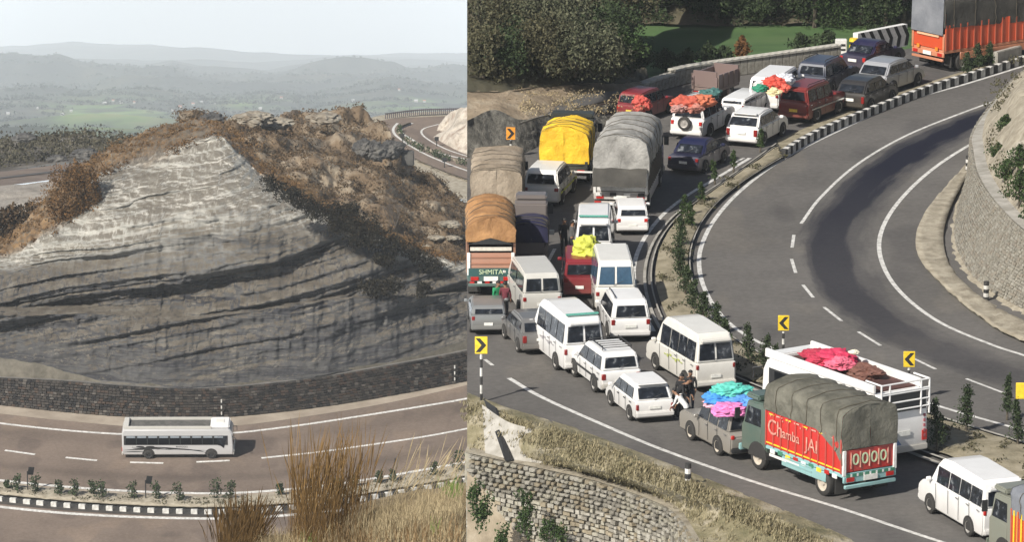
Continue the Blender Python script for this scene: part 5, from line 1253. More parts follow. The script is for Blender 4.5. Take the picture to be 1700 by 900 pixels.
def cliff_disp(p, m):
    w = .7*fnoise(Vector((p.x*.035, 3.3, p.z*.03)), 1, 3)
    s = strat(p)+w
    n1 = fnoise(p, .055, 3); n2 = fnoise(Vector((p.x*1.1, 0, p.z*.10)), 1.0, 3); n4 = fnoise(p, 1.1, 4)
    b1 = fnoise(Vector((p.x*.012, 5, s*.42)), 1, 3); b2 = fnoise(Vector((p.x*.03, 9, s*1.7)), 1, 3)
    k = min(1, max(0, m-.6)); cap = max(0, min(1, (m-5.9)*4)); low = max(0, min(1, (2.4-m)))
    b3 = fnoise(Vector((p.x*.05, 2, s*4.5)), 1, 2); b4 = max(0, fnoise(Vector((p.x*.16, p.y*.1, s*.8)), 1, 4)-.05)
    bed = (3.0*b1+.85*b2+.22*b3+1.1*b4)*(1-cap)*(1-.6*low)
    return Vector((.15*n2*k*(1-cap), (-2.6*n1-.22*n2*(1-cap)*(1-.8*max(0, min(1, m-4)))-.24*n4*(1+2*cap)*(1-.6*max(0, min(1, m-4)))-bed)*k, (.5*n1+.12*n4*(1+2*cap))*k))
def cliff_mat():
    m, n, b = new_mat('layered_cliff')
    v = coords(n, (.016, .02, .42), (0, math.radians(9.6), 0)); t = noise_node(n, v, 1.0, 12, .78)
    r1 = ramp(n, [(.34, (.008, .008, .010)), (.41, (.022, .023, .028)), (.45, (.055, .055, .057)), (.49, (.080, .078, .074)), (.515, (.018, .018, .022)), (.55, (.060, .061, .064)), (.60, (.095, .092, .085)), (.63, (.028, .028, .032)), (.70, (.058, .057, .057))]); n.links.new(t.outputs['Fac'], r1.inputs[0])  # grey beds, coloured darker to stand in for shade on the lower face
    v2 = coords(n, (1.1, .8, .12)); t2 = noise_node(n, v2, .8, 7, .72)
    r2 = ramp(n, [(.30, (.62, .62, .65)), (.5, (.95, .95, .95)), (.70, (1.22, 1.2, 1.16))]); n.links.new(t2.outputs['Fac'], r2.inputs[0])
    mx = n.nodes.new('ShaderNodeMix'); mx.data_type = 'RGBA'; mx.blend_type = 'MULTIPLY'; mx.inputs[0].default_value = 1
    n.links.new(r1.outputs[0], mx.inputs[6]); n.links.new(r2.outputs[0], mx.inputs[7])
    # pale marl in the upper beds
    at = n.nodes.new('ShaderNodeAttribute'); at.attribute_name = 'mask'
    t3 = noise_node(n, coords(n, (.10, .1, .22)), 1.0, 6, .7)
    sm = n.nodes.new('ShaderNodeMath'); sm.operation = 'MULTIPLY_ADD'; sm.inputs[1].default_value = 1.6; n.links.new(t3.outputs['Fac'], sm.inputs[0]); n.links.new(at.outputs['Fac'], sm.inputs[2])
    mr = n.nodes.new('ShaderNodeMapRange'); mr.interpolation_type = 'SMOOTHSTEP'; mr.inputs[1].default_value = 4.7; mr.inputs[2].default_value = 6.0; n.links.new(sm.outputs[0], mr.inputs[0])
    m2 = n.nodes.new('ShaderNodeMix'); m2.data_type = 'RGBA'; n.links.new(mr.outputs[0], m2.inputs[0]); n.links.new(mx.outputs[2], m2.inputs[6])
    r4 = ramp(n, [(.35, (.30, .295, .265)), (.5, (.39, .38, .34)), (.65, (.48, .46, .41))]); t6 = noise_node(n, coords(n, (.5, .5, .9)), .5, 8, .72); n.links.new(t6.outputs['Fac'], r4.inputs[0]); bd = ramp(n, [(.38, (.30, .30, .31)), (.44, (.80, .80, .79)), (.52, (1, 1, 1)), (.56, (.50, .50, .51)), (.60, (.95, .94, .92)), (.66, (.70, .70, .70)), (.72, (1, .98, .95))]); n.links.new(t.outputs['Fac'], bd.inputs[0])
    mb2 = n.nodes.new('ShaderNodeMix'); mb2.data_type = 'RGBA'; mb2.blend_type = 'MULTIPLY'; mb2.inputs[0].default_value = .85; n.links.new(r4.outputs[0], mb2.inputs[6]); n.links.new(bd.outputs[0], mb2.inputs[7]); n.links.new(mb2.outputs[2], m2.inputs[7])
    # brown turf on the cap and on ledges
    mc_ = n.nodes.new('ShaderNodeMapRange'); mc_.inputs[1].default_value = 6.42; mc_.inputs[2].default_value = 6.7
    ta = n.nodes.new('ShaderNodeMath'); ta.operation = 'MULTIPLY_ADD'; ta.inputs[1].default_value = .9; n.links.new(t3.outputs['Fac'], ta.inputs[0]); n.links.new(at.outputs['Fac'], ta.inputs[2]); n.links.new(ta.outputs[0], mc_.inputs[0])
    r5 = ramp(n, [(.3, (.055, .034, .016)), (.5, (.17, .105, .05)), (.68, (.28, .19, .10))]); t5 = noise_node(n, coords(n), .45, 7, .75); n.links.new(t5.outputs['Fac'], r5.inputs[0])
    m3 = n.nodes.new('ShaderNodeMix'); m3.data_type = 'RGBA'; n.links.new(mc_.outputs[0], m3.inputs[0]); n.links.new(m2.outputs[2], m3.inputs[6]); n.links.new(r5.outputs[0], m3.inputs[7])
    ge = n.nodes.new('ShaderNodeNewGeometry'); sg = n.nodes.new('ShaderNodeSeparateXYZ'); n.links.new(ge.outputs['True Normal'], sg.inputs[0])
    nz = n.nodes.new('ShaderNodeMath'); nz.operation = 'MULTIPLY_ADD'; nz.inputs[1].default_value = .35; n.links.new(t5.outputs['Fac'], nz.inputs[0]); n.links.new(sg.outputs[2], nz.inputs[2])
    mz = n.nodes.new('ShaderNodeMapRange'); mz.inputs[1].default_value = 1.0; mz.inputs[2].default_value = 1.15; mz.inputs[4].default_value = .85; n.links.new(nz.outputs[0], mz.inputs[0])
    m4 = n.nodes.new('ShaderNodeMix'); m4.data_type = 'RGBA'; n.links.new(mz.outputs[0], m4.inputs[0]); n.links.new(m3.outputs[2], m4.inputs[6])
    r6 = ramp(n, [(.35, (.07, .055, .036)), (.5, (.12, .10, .072)), (.65, (.18, .165, .135))]); n.links.new(t5.outputs['Fac'], r6.inputs[0]); n.links.new(r6.outputs[0], m4.inputs[7])
    n.links.new(m4.outputs[2], b.inputs['Base Color']); b.inputs['Roughness'].default_value = .95
    bp = n.nodes.new('ShaderNodeBump'); bp.inputs['Strength'].default_value = .5; bp.inputs['Distance'].default_value = .4
    ad = n.nodes.new('ShaderNodeMath'); ad.operation = 'ADD'; n.links.new(t.outputs['Fac'], ad.inputs[0]); n.links.new(t2.outputs['Fac'], ad.inputs[1])
    n.links.new(ad.outputs[0], bp.inputs['Height']); n.links.new(bp.outputs[0], b.inputs['Normal']); return m
def dx_(px): return wall_d(px, float(np.interp(px, [a for a, b in base_l], [b for a, b in base_l])))
PX = [-80, 0, 60, 110, 165, 250, 330, 370, 430, 480, 520, 570, 640, 700, 775, 860]
def ln(ys, off):
    return [(x, y, dx_(x)+(o if isinstance(off, (list, tuple)) else off)) for x, y, o in zip(PX, ys, off if isinstance(off, (list, tuple)) else [off]*len(PX))]
l0 = ln([624, 629, 633, 636, 639, 645, 648, 647, 642, 638, 632, 622, 611, 600, 583, 560], 1.0)
l1 = ln([595, 598, 609, 622, 636, 642, 644, 643, 637, 632, 626, 617, 606, 592, 570, 548], [4, 4, 3.5, 3, 2.2, 1.6, 1.5, 1.5, 1.5, 1.5, 1.5, 1.6, 1.8, 2.5, 3, 3])
l2b = ln([500, 503, 506, 508, 514, 521, 522, 518, 510, 503, 498, 494, 489, 487, 485, 477], [11, 11, 11, 11, 10, 8, 7.5, 7.5, 7.5, 7.5, 7.5, 7.5, 7.5, 8.5, 9.5, 10])
l2 = ln([515, 518, 522, 524, 528, 532, 530, 525, 516, 508, 502, 497, 492, 490, 488, 480], [6, 6, 6, 6, 6, 6, 6, 6, 6, 6, 6, 6, 6, 7, 8, 9])
l3 = ln([462, 462, 460, 465, 468, 462, 450, 443, 432, 425, 422, 424, 436, 446, 455, 455], [13]*4+[12.5, 11.5]+[10.5]*10)
l4 = ln([440, 440, 428, 408, 380, 360, 345, 342, 338, 345, 362, 385, 412, 430, 442, 445], [15, 15, 15.5, 16, 16.5, 17, 17, 17, 17, 16, 15, 14, 13, 12, 12, 12])
l5 = ln([430, 428, 402, 374, 292, 268, 236, 232, 290, 318, 342, 366, 398, 420, 436, 440], [16, 17, 18, 19, 25, 28, 30, 30, 26, 22, 19, 17, 15, 14, 13, 13])
l6 = ln([405, 400, 345, 290, 258, 214, 200, 208, 262, 300, 328, 352, 386, 410, 430, 435], [20, 24, 30, 36, 46, 56, 60, 54, 40, 32, 28, 25, 22, 20, 18, 18])
l7 = [(x, y+16, d+30) for x, y, d in l6]; l8 = [(x, y+240, d+90) for x, y, d in l6]
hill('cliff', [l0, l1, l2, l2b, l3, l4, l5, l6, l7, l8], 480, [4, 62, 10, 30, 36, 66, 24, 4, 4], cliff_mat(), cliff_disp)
# talus slope on the wall top
loft('talus', [[(x, y-1, 0) for x, y, d in l0[1:]], [(x, y-4, 0) for x, y, d in l1[1:]]], lambda x, y, z: DP(x, y, dx_(x)+1.1+z), rough('talus', (.09, .082, .065), (.16, .145, .115), .8, .8, .95, dist=.2), n=120, sub=4, amp=.25, ns=.6, kind='structure')

# second, brown ridge behind
def brown_disp(p, m):
    a = fnoise(p, .05, 5); b = fnoise(p, .22, 5); return Vector((0, -5*a-1.5*b, 2.6*a+1.3*b))*min(1, m*1.5)
M_BR = rough('brown_ridge', (.075, .050, .030), (.165, .118, .072), .16, .8, .95, c3=(.33, .28, .21), bscale=.6, dist=.6, lo=.36, hi=.62)
PX2 = [300, 340, 400, 460, 520, 580, 630, 660, 690, 730, 775, 860]
def l2n(ys, d): return [(x, y, dd) for x, y, dd in zip(PX2, ys, d if isinstance(d, list) else [d]*len(PX2))]
r0 = l2n([330, 320, 350, 400, 430, 450, 460, 465, 470, 475, 480, 480], 590)
r1 = l2n([240, 240, 270, 300, 320, 345, 360, 370, 380, 390, 400, 400], 612)
r2 = l2n([205, 208, 225, 235, 245, 255, 266, 285, 308, 330, 352, 376], 640)
r3 = l2n([196, 188, 198, 190, 187, 188, 205, 243, 280, 312, 342, 366], [660, 660, 665, 670, 680, 680, 675, 660, 655, 655, 655, 655])
r4 = [(x, y+25, d+40) for x, y, d in r3]; r5 = [(x, y+140, d+80) for x, y, d in r3]
hill('brown_ridge', [r0, r1, r2, r3, r4, r5], 240, [30, 34, 26, 4, 4], M_BR, brown_disp)
M_ROCKR = rough('ridge_rock', (.16, .13, .095), (.34, .31, .25), .8, .9, dist=.15)
# dark outcrop and its squared wall end
M_DROCK = rough('dark_rock', (.030, .030, .032), (.09, .088, .085), .35, 1, .95, c3=(.20, .19, .17), dist=.6)
for (px, py, d, r_, lb_) in [(648, 248, 645, 1.35, 'dark rock outcrop at the shoulder of the brown ridge'), (622, 252, 640, 1.3, 'dark rock beside the shoulder outcrop'), (350, 205, 630, 1.4, 'dark boulder behind the cliff crest'), (604, 245, 640, 1.1, 'dark rock below the brown ridge crest')]:
    o = rock('rock', DP(px, py, d-6), r_*1.1, M_DROCK, lb_, 'rock', .8, group='dark rocks on the brown ridge')
wb_ = MB().box((0, 0, 0), (1.5, 1.2, 1.7)).build('wall_end', rough('block_wall', (.07, .07, .065), (.12, .115, .105), 1, .5), bevel=.1); wb_.location = DP(677, 262, 640); tag(wb_, 'grey squared wall end beside the dark outcrop above the far road', 'wall')
for px, py, d, r_, lb_ in [(422, 196, 650, 2.6, 'pale eroded rock on the skyline behind the cliff crest'), (540, 196, 668, 2.0, 'pale rock below the brown ridge skyline'), (460, 205, 655, 1.9, 'pale rock patch in the saddle of the brown ridge'), (705, 410, 612, 1.0, 'pale rock among the scrub near the cliff shoulder'), (745, 372, 612, 1.2, 'larger pale rock on the scrubby slope'), (725, 395, 612, .9, 'small pale rock on the scrubby slope'), (752, 395, 612, .9, 'pale rock low on the scrubby slope')]:
    rock('rock', DP(px, py, d-5), r_, M_ROCKR, lb_, 'rock', .3, group='pale rocks on the brown ridge')

def surf_pts(obn, n, lo=0, hi=99, seed=1):
    me = bpy.data.objects[obn].data; nv = len(me.vertices); co = np.empty(nv*3); me.vertices.foreach_get('co', co); co = co.reshape(-1, 3)
    ma_ = np.empty(nv); me.attributes['mask'].data.foreach_get('value', ma_); ok = np.where((ma_ >= lo) & (ma_ <= hi))[0]
    return co[RNG.choice(ok, n)]
c = Cloud(); P_ = surf_pts('cliff', 620, 6.5, 7.6)
for p in P_:
    s = RNG.uniform(.3, 1.0); c.blob((p[0]+RNG.normal()*.5, p[1], p[2]+s*.1), (s, s, s*.3), 44, .20, up=.8)
tag(c.build('cap_brush', leafmat('cap_brush', (.045, .028, .014), (.24, .145, .065))), 'rust brown brush covering the cliff top', 'brush', kind='stuff')
c = Cloud(); P_ = surf_pts('cliff', 240, 5.98, 6.25)
for p in P_:
    if p[0] > L(380, 757).x*1.0 or RNG.random() < .35:
        s = RNG.uniform(.5, 1.4); c.blob((p[0], p[1]-.2, p[2]), (s*.8, s*.8, s*.5), 70, .22, up=.2)
for px, py, s in [(110, 300, 1.6), (122, 325, 1.6), (100, 345, 1.4), (135, 290, 1.3), (118, 360, 1.2), (145, 330, 1.1), (150, 305, 1.1)]:
    for k in range(8):
        p = DP(px+random.uniform(-14, 14), py+random.uniform(-12, 12), dx_(px)+21); c.blob(tuple(p), (s, s, s*.8), 150, .26, up=.3)
tag(c.build('edge_brush', leafmat('brush_mixed', (.014, .012, .008), (.19, .10, .035))), 'dark and rusty brush hanging over the cliff edges', 'brush', kind='stuff')
c = Cloud(); P_ = surf_pts('brown_ridge', 2600, .4, 3.2)
for p in P_:
    s = RNG.uniform(.4, 1.2); c.blob((p[0], p[1], p[2]+s*.1), (s, s, s*.35), 26, .26, up=.5)
tag(c.build('ridge_brush', leafmat('ridge_scrub', (.030, .022, .013), (.17, .115, .065))), 'brown scrub covering the second ridge', 'brush', kind='stuff')
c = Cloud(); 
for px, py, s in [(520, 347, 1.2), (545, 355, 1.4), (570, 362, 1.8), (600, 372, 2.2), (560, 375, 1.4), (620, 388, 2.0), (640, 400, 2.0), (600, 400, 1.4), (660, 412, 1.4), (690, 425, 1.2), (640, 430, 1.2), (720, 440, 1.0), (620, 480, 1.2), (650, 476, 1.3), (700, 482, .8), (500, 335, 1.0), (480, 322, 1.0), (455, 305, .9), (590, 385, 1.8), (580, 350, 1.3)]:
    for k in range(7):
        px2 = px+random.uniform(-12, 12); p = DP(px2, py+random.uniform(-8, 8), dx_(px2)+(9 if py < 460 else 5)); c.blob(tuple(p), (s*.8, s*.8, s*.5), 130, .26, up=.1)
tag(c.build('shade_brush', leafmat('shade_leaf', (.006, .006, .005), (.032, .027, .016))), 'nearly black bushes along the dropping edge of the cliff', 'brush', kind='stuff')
# bare tree
bt = empty('bare_tree', DP(655, 395, 590)); tag(bt, 'leafless branching tree standing above the dark cliff shoulder', 'tree'); m = MB()
def br(p, d, l, r_, k):
    q = p+d*l; m.tube([p, q], [r_, r_*.7], 5)
    if k:
        for _ in range(3): br(q, (d+Vector((random.uniform(-.7, .7), random.uniform(-.5, .5), random.uniform(-.1, .5)))).normalized(), l*.72, r_*.62, k-1)
br(Vector((0, 0, -.5)), Vector((0, 0, 1)), 1.5, .12, 4); m.build('branches', rough('grey_bark', (.06, .05, .042), (.12, .10, .085), 3, .2), bt)

# ---------------------------------------------------------------- far bend of the road, embankment, white rock
def Q(d0):                                                # flat ground at the level of the far bend
    z0 = DP(700, 250, 900).z
    def f(px, py, h=0.0):
        r_ = ray(px, py); t = (z0+h-CAM_Z)/r_.z; return CAMP+r_*t
    return f
FB = Q(0)
g0 = [(600, 203), (640, 197), (700, 192), (775, 188), (870, 186)]
loft('far_bend_ground', [[(590, 206, -.3), (640, 190, -.3), (775, 183, -.3), (880, 182, -.3)], [(600, 330, -.3), (690, 330, -.3), (775, 330, -.3), (880, 330, -.3)]], FB, M_GRAVEL, n=40, sub=4)
loft('far_road', [[(626, 202, 0), (650, 197, 0), (700, 194, 0), (775, 191, 0), (880, 189, 0)], [(634, 215, 0), (648, 200, 0), (690, 199, 0), (720, 197, 0), (880, 195, 0)], [(664, 243, 0), (700, 240, 0), (735, 245, 0), (755, 240, 0), (880, 236, 0)], [(675, 256, .0), (700, 268, .0), (735, 283, .0), (775, 297, .0), (880, 330, 0)]], FB, M_ASPH_L2, n=80, sub=5)
fm = empty('far_road_markings', FB(700, 240)); tag(fm, kind='structure'); bpy.context.view_layer.update()
def fmark(nm, pts, w, mt=None, h=.02, n=70): mark(nm, pts, w, n, FB, mt or M_LINE, fm, h)
fmark('edge_line', [(660, 204), (653, 213), (655, 222), (668, 233), (690, 247), (720, 262), (775, 283), (860, 310)], .45)
fmark('edge_line', [(685, 204), (668, 212), (667, 220), (685, 232), (710, 247), (745, 258), (775, 264), (860, 280)], .45)
fmark('edge_line', [(728, 206), (704, 213), (700, 221), (712, 232), (740, 247), (775, 259), (860, 285)], .35)
loft('far_median', [[(678, 203, .0), (663, 209, .0), (659, 218, .0), (672, 231, .0), (700, 246, .0), (735, 261, .0), (775, 273, .0), (860, 292, 0)], [(680, 203, .5), (666, 209, .5), (662, 217, .5), (677, 229, .5), (704, 243, .5), (738, 257, .5), (775, 269, .5), (860, 288, .5)], [(682, 203.5, .0), (667, 210, .0), (664, 218, .0), (679, 231, .0), (706, 246, .0), (740, 260, .0), (775, 271, .0), (860, 291, 0)]], FB, rough('far_soil', (.12, .10, .07), (.30, .26, .20), .6, .4), n=60, kind='structure')
c = Cloud()
for k in range(40):
    q = spline([(663, 212), (672, 230), (700, 245), (735, 259), (775, 271)], 60)[random.randrange(60)]; p = FB(q[0], q[1], .6); c.blob(tuple(p), (.4, .4, .6), 20, .4)
tag(c.build('far_median_shrubs', M_GREEND), 'row of tiny shrubs on the median of the far bend', 'shrubs', kind='stuff')
m = MB(); pr = [FB(q[0], q[1], 0) for q in spline([(640, 196), (690, 190), (740, 188), (790, 187)], 46)]
for p in pr: m.box(p+Vector((0, 0, .4)), (.18, .18, 1.0))
for a, b in zip(pr, pr[1:]): m.tube([a+Vector((0, 0, .75)), b+Vector((0, 0, .75))], .12, 4)
tag(m.build('guard_rail', plain('rail_dark', (.10, .09, .10), .6)), 'dark guard rail along the outside of the far bend', 'railing')
loft('embankment', [[(672, 257, 0), (700, 270, 0), (735, 285, 0), (775, 299, 0), (870, 332, 0)], [(676, 264, -1.5), (700, 285, -4.5), (735, 310, -6), (775, 338, -8), (870, 400, -10)]], FB, rough('pale_scree', (.30, .26, .20), (.44, .39, .31), .35, .9, .95, c3=(.50, .45, .37), dist=.4), n=60, sub=10, amp=.5, ns=.4)
def wr_disp(p, m): a = fnoise(p, .12, 5); return Vector((0, -3*a, 1.3*a))*min(1, m)
M_WR = rough('white_marl', (.30, .26, .21), (.52, .47, .40), .25, 1.0, .95, c3=(.16, .09, .055), bscale=.9, dist=.5, lo=.42, hi=.68)
dF = lambda x, y: (FB(x, y)-CAMP).dot(_F)
w0 = [(x, y, dF(x, y)) for x, y, d in [(718, 226, 905), (730, 234, 890), (752, 246, 872), (775, 256, 860), (860, 285, 840)]]
w1 = [(x, y, dF(x, {722: 230, 733: 234, 752: 246, 775: 256, 860: 285}[x])+3) for x, y, d in [(722, 220, 910), (733, 216, 895), (752, 222, 880), (775, 230, 868), (860, 245, 850)]]
w2 = [(x, y, dF(x, {724: 230, 736: 234, 752: 246, 775: 256, 860: 285}[x])+12) for x, y, d in [(724, 216, 912), (736, 198, 905), (752, 184, 895), (775, 178, 885), (860, 170, 870)]]
w3 = [(x+10, y+15, d+30) for x, y, d in w2]
hill('white_rock', [w0, w1, w2, w3], 90, [14, 30, 4], M_WR, wr_disp)
# small signs on the far bend
# ---------------------------------------------------------------- left side: far road, grey slope, dark rocks
loft('side_road', [[(-80, 293), (0, 285), (50, 279), (98, 273), (140, 268)], [(-80, 318), (0, 309), (50, 303), (110, 295), (150, 290)]], lambda x, y, z: DP(x, y, 700-(y-290)*2.2+z), M_ASPH_L2, n=40, sub=3)
loft('side_kerb', [[(-80, 302), (0, 294), (50, 288), (110, 281)], [(-80, 305), (0, 296.5), (50, 290.5), (110, 283.5)]], lambda x, y, z: DP(x, y, 697-(y-290)*2.2+z), plain('kerb_dark_line', (.06, .05, .04)), n=20)
def sl_disp(p, m): a = fnoise(p, .1, 5); return Vector((0, -1.5*a, .7*a))
s0 = [(x, y, d) for x, y, d in [(-80, 470, 590), (0, 440, 592), (60, 420, 596), (130, 400, 600), (180, 390, 604)]]
s1 = [(x, y, d) for x, y, d in [(-80, 370, 612), (0, 362, 614), (60, 352, 618), (120, 340, 622), (180, 320, 626)]]
s2 = [(x, y, d) for x, y, d in [(-80, 319, 642), (0, 310, 644), (60, 304, 646), (120, 296, 650), (180, 290, 654)]]
hill('grey_slope', [s0, s1, s2], 90, [20, 26], rough('grey_scree', (.19, .17, .145), (.29, .265, .23), .35, .9, .95, c3=(.36, .33, .29), dist=.3), sl_disp)
c = Cloud()
for k in range(70):
    px = random.uniform(-5, 70); py = random.uniform(355, 400)+px*-.2; p = DP(px, py, 606); c.blob(tuple(p), (1.3, 1.3, .9), 50, .5)
tag(c.build('slope_bushes', leafmat('slope_leaf', (.02, .016, .010), (.08, .05, .025))), 'dark thicket below the grey slope at the far side road', 'bushes', kind='stuff')
def dk_disp(p, m): a = fnoise(p, .06, 5); b = fnoise(p, .25, 4); return Vector((0, -7*a-1.5*b, 1.3*a+.8*b))*min(1, m)
M_DK = rough('dark_hill', (.028, .027, .026), (.075, .065, .052), .13, 1.0, .95, c3=(.24, .225, .20), bscale=.5, dist=.6, lo=.36, hi=.64)
h0 = [(x, y, d) for x, y, d in [(-80, 300, 760), (0, 286, 760), (60, 276, 760), (110, 270, 760), (170, 262, 760), (230, 262, 760)]]
h1 = [(x, y, d) for x, y, d in [(-80, 262, 790), (0, 262, 790), (60, 250, 790), (110, 248, 790), (170, 245, 790), (230, 240, 790)]]
h2 = [(x, y, d) for x, y, d in [(-80, 236, 830), (0, 236, 830), (40, 232, 830), (75, 228, 830), (120, 224, 825), (160, 228, 820), (230, 244, 820)]]
h3 = [(x, y+20, d+40) for x, y, d in h2]
hill('dark_hill', [h0, h1, h2, h3], 160, [24, 30, 4], M_DK, dk_disp)
c = Cloud(); P_ = surf_pts('dark_hill', 380, .2, 2.1)
for p in P_:
    s = RNG.uniform(.8, 2.2); c.blob((p[0], p[1], p[2]+s*.3), (s, s, s*.6), 22, .5, up=.3)
tag(c.build('hill_trees', leafmat('hill_leaf', (.028, .027, .018), (.11, .10, .068))), 'dark scrub and low trees on the hill behind the side road', 'woods', kind='stuff')
for px, py, r_, lb_ in [(140, 255, 1.8, 'grey rock face at the end of the dark hill'), (95, 264, 1.5, 'pale rock below the dark hill by the side road'), (40, 228, 1.6, 'bare pale ground on the dark hill crest')]:
    rock('rock', DP(px, py, 765), r_, M_DROCK, lb_, 'rock', .35, group='rocks on the dark hill')

# ---------------------------------------------------------------- the valley and the far ranges
VR = []
def vr(yf, d): VR.append((yf, d))
xs = np.linspace(-140, 900, 150)
def tri(px, pts): return float(np.interp(px, [a for a, b in pts], [b for a, b in pts]))
ridge = [(-140, 118), (0, 112), (25, 116), (60, 119), (100, 111), (150, 114), (200, 113), (235, 117), (285, 105), (330, 116), (400, 118), (450, 122), (505, 112), (545, 120), (620, 128), (700, 136), (900, 145)]
ridge2 = [(-140, 160), (0, 156), (60, 150), (130, 157), (220, 147), (300, 154), (360, 158), (450, 152), (520, 158), (600, 142), (650, 135), (700, 144), (775, 150), (900, 150)]
farr = [(-140, 84), (0, 79), (120, 77), (200, 78), (250, 73), (300, 76), (400, 86), (480, 90), (560, 89), (700, 88), (900, 88)]
farr2 = [(-140, 92), (0, 97), (80, 104), (160, 100), (240, 104), (330, 99), (420, 108), (540, 100), (900, 110)]
rows = []
def add_row(fn, d, amp, ns):
    row = []
    for px in xs:
        p = DP(px, fn(px), d); p.z += amp*fnoise(p+Vector((0, 0, 0)), ns, 5); row.append(p)
    rows.append(row)
for i in range(14): f = i/13; add_row(lambda x, f=f: 262-52*f, 2600+3900*f**1.3, 18, .0016)
for i in range(20): f = (i+1)/20; add_row(lambda x, f=f: 210*(1-f)+(tri(x, ridge2))*f, 6500+4000*f, 30*f, .0016)
for i in range(4): f = (i+1)/4; add_row(lambda x, f=f: tri(x, ridge2)+6*f, 10500+800*f, 28, .0016)
for i in range(26): f = (i+1)/26; add_row(lambda x, f=f: (tri(x, ridge2)+6)*(1-f)+tri(x, ridge)*f, 11300+3700*f, 75*(.4+.6*f), .0019)
for i in range(4): f = (i+1)/4; add_row(lambda x, f=f: tri(x, ridge)+8*f, 15000+2000*f, 30, .0011)
for i in range(10): f = (i+1)/10; add_row(lambda x, f=f: (tri(x, ridge)+8)*(1-f)+tri(x, farr2)*f, 17000+8000*f, 50, .0006)
for i in range(3): f = (i+1)/3; add_row(lambda x, f=f: tri(x, farr2)+3*f, 25000+2000*f, 24, .0006)
for i in range(10): f = (i+1)/10; add_row(lambda x, f=f: (tri(x, farr2)+3)*(1-f)+tri(x, farr)*f, 27000+8000*f, 50, .0006)
for i in range(3): f = (i+1)/3; add_row(lambda x, f=f: tri(x, farr)+14*f, 35000+4000*f, 16, .0006)
def valley_mat():
    m, n, b = new_mat('valley')
    t = noise_node(n, coords(n, (1, .35, 1)), .0055, 9, .70)
    r1 = ramp(n, [(.36, (.008, .013, .008)), (.48, (.018, .026, .014)), (.56, (.036, .040, .024)), (.66, (.085, .078, .05))]); n.links.new(t.outputs['Fac'], r1.inputs[0])
    at = n.nodes.new('ShaderNodeAttribute'); at.attribute_name = 'mask'
    t2 = noise_node(n, coords(n, (.6, .12, .5)), .016, 4, .6)
    r2 = ramp(n, [(.40, (.05, .095, .015)), (.52, (.13, .23, .035)), (.62, (.20, .24, .07))]); n.links.new(t2.outputs['Fac'], r2.inputs[0])
    t3 = noise_node(n, coords(n, (1, .3, 1)), .006, 5, .6)
    r3 = ramp(n, [(.44, (0, 0, 0)), (.52, (1, 1, 1))]); n.links.new(t3.outputs['Fac'], r3.inputs[0])
    mu = n.nodes.new('ShaderNodeMath'); mu.operation = 'MULTIPLY'; n.links.new(r3.outputs[0], mu.inputs[0]); n.links.new(at.outputs['Fac'], mu.inputs[1])
    mx = n.nodes.new('ShaderNodeMix'); mx.data_type = 'RGBA'; n.links.new(mu.outputs[0], mx.inputs[0]); n.links.new(r1.outputs[0], mx.inputs[6]); n.links.new(r2.outputs[0], mx.inputs[7])
    n.links.new(mx.outputs[2], b.inputs['Base Color']); b.inputs['Roughness'].default_value = 1; return m
msk = []
for r_ in rows:
    for p in r_:
        x, y = proj(p)
        g = max(math.exp(-((x-180)/110)**2-((y-192)/24)**2), .8*math.exp(-((x-700)/110)**2-((y-178)/12)**2), .8*math.exp(-((x-430)/60)**2-((y-172)/10)**2))
        msk.append(min(1, g*1.35))
valley = grid_mesh('valley', rows, valley_mat(), 'structure', attr=msk)
# woods over the valley
trg = DR = None
TR = rows; c = Cloud(); fcol = np.array([[tuple(p) for p in r_] for r_ in rows])
nr_ = len(rows)
for k in range(8500):
    i = int(RNG.integers(2, 66)); j = int(RNG.integers(0, 149)); a = RNG.random(); p = fcol[i, j]*(1-a)+fcol[i, j+1]*a
    x, y = proj(p)
    if x > 800 or x < -60: continue
    fieldy = max(math.exp(-((x-180)/90)**2-((y-192)/20)**2), .8*math.exp(-((x-700)/100)**2-((y-178)/10)**2))
    if RNG.random() < fieldy*1.15: continue
    d = p[1]; s = d/F_PX*RNG.uniform(1.8, 4.2)*(1.3 if i < 34 else .7)
    c.blob((p[0], p[1], p[2]+s*.5), (s*1.3, s, s*.8), 16, s*.8, up=.2, shell=.3)
tag(c.build('forest', leafmat('far_trees', (.005, .009, .005), (.022, .034, .016))), 'dark woods scattered over the hazy valley', 'woods', kind='stuff')
# houses in the valley
hs = [(174, 173, 12), (188, 169, 9), (200, 171, 12), (214, 168, 9), (222, 172, 8), (104, 190, 12), (120, 188, 9), (128, 200, 9), (14, 188, 11), (115, 157, 10), (322, 174, 10), (336, 172, 12), (357, 175, 10), (303, 181, 12), (288, 185, 9), (430, 180, 11), (470, 163, 10), (586, 167, 11), (640, 155, 10), (655, 158, 10), (683, 147, 11), (690, 168, 12), (706, 168, 10), (738, 163, 8), (592, 141, 9), (664, 150, 8), (495, 178, 8), (60, 180, 7)]
M_HW = plain('house_white', (.5, .49, .46), .8); M_HR = plain('roof_grey', (.5, .5, .5), .8); M_HT = plain('roof_tile', (.42, .16, .09), .8)
def val_pt(px, py):
    best = None
    for i in range(len(rows)):
        r_ = fcol[i]; xx = 850+F_PX*r_[:, 0]/(r_[:, 1]*math.cos(PITCH)-(r_[:, 2]-CAM_Z)*math.sin(PITCH)); j = int(np.argmin(abs(xx-px))); x, y = proj(r_[j])
        if i < 62 and (best is None or abs(y-py) < best[0]): best = (abs(y-py), r_[j])
    return best[1]
HLAB = []
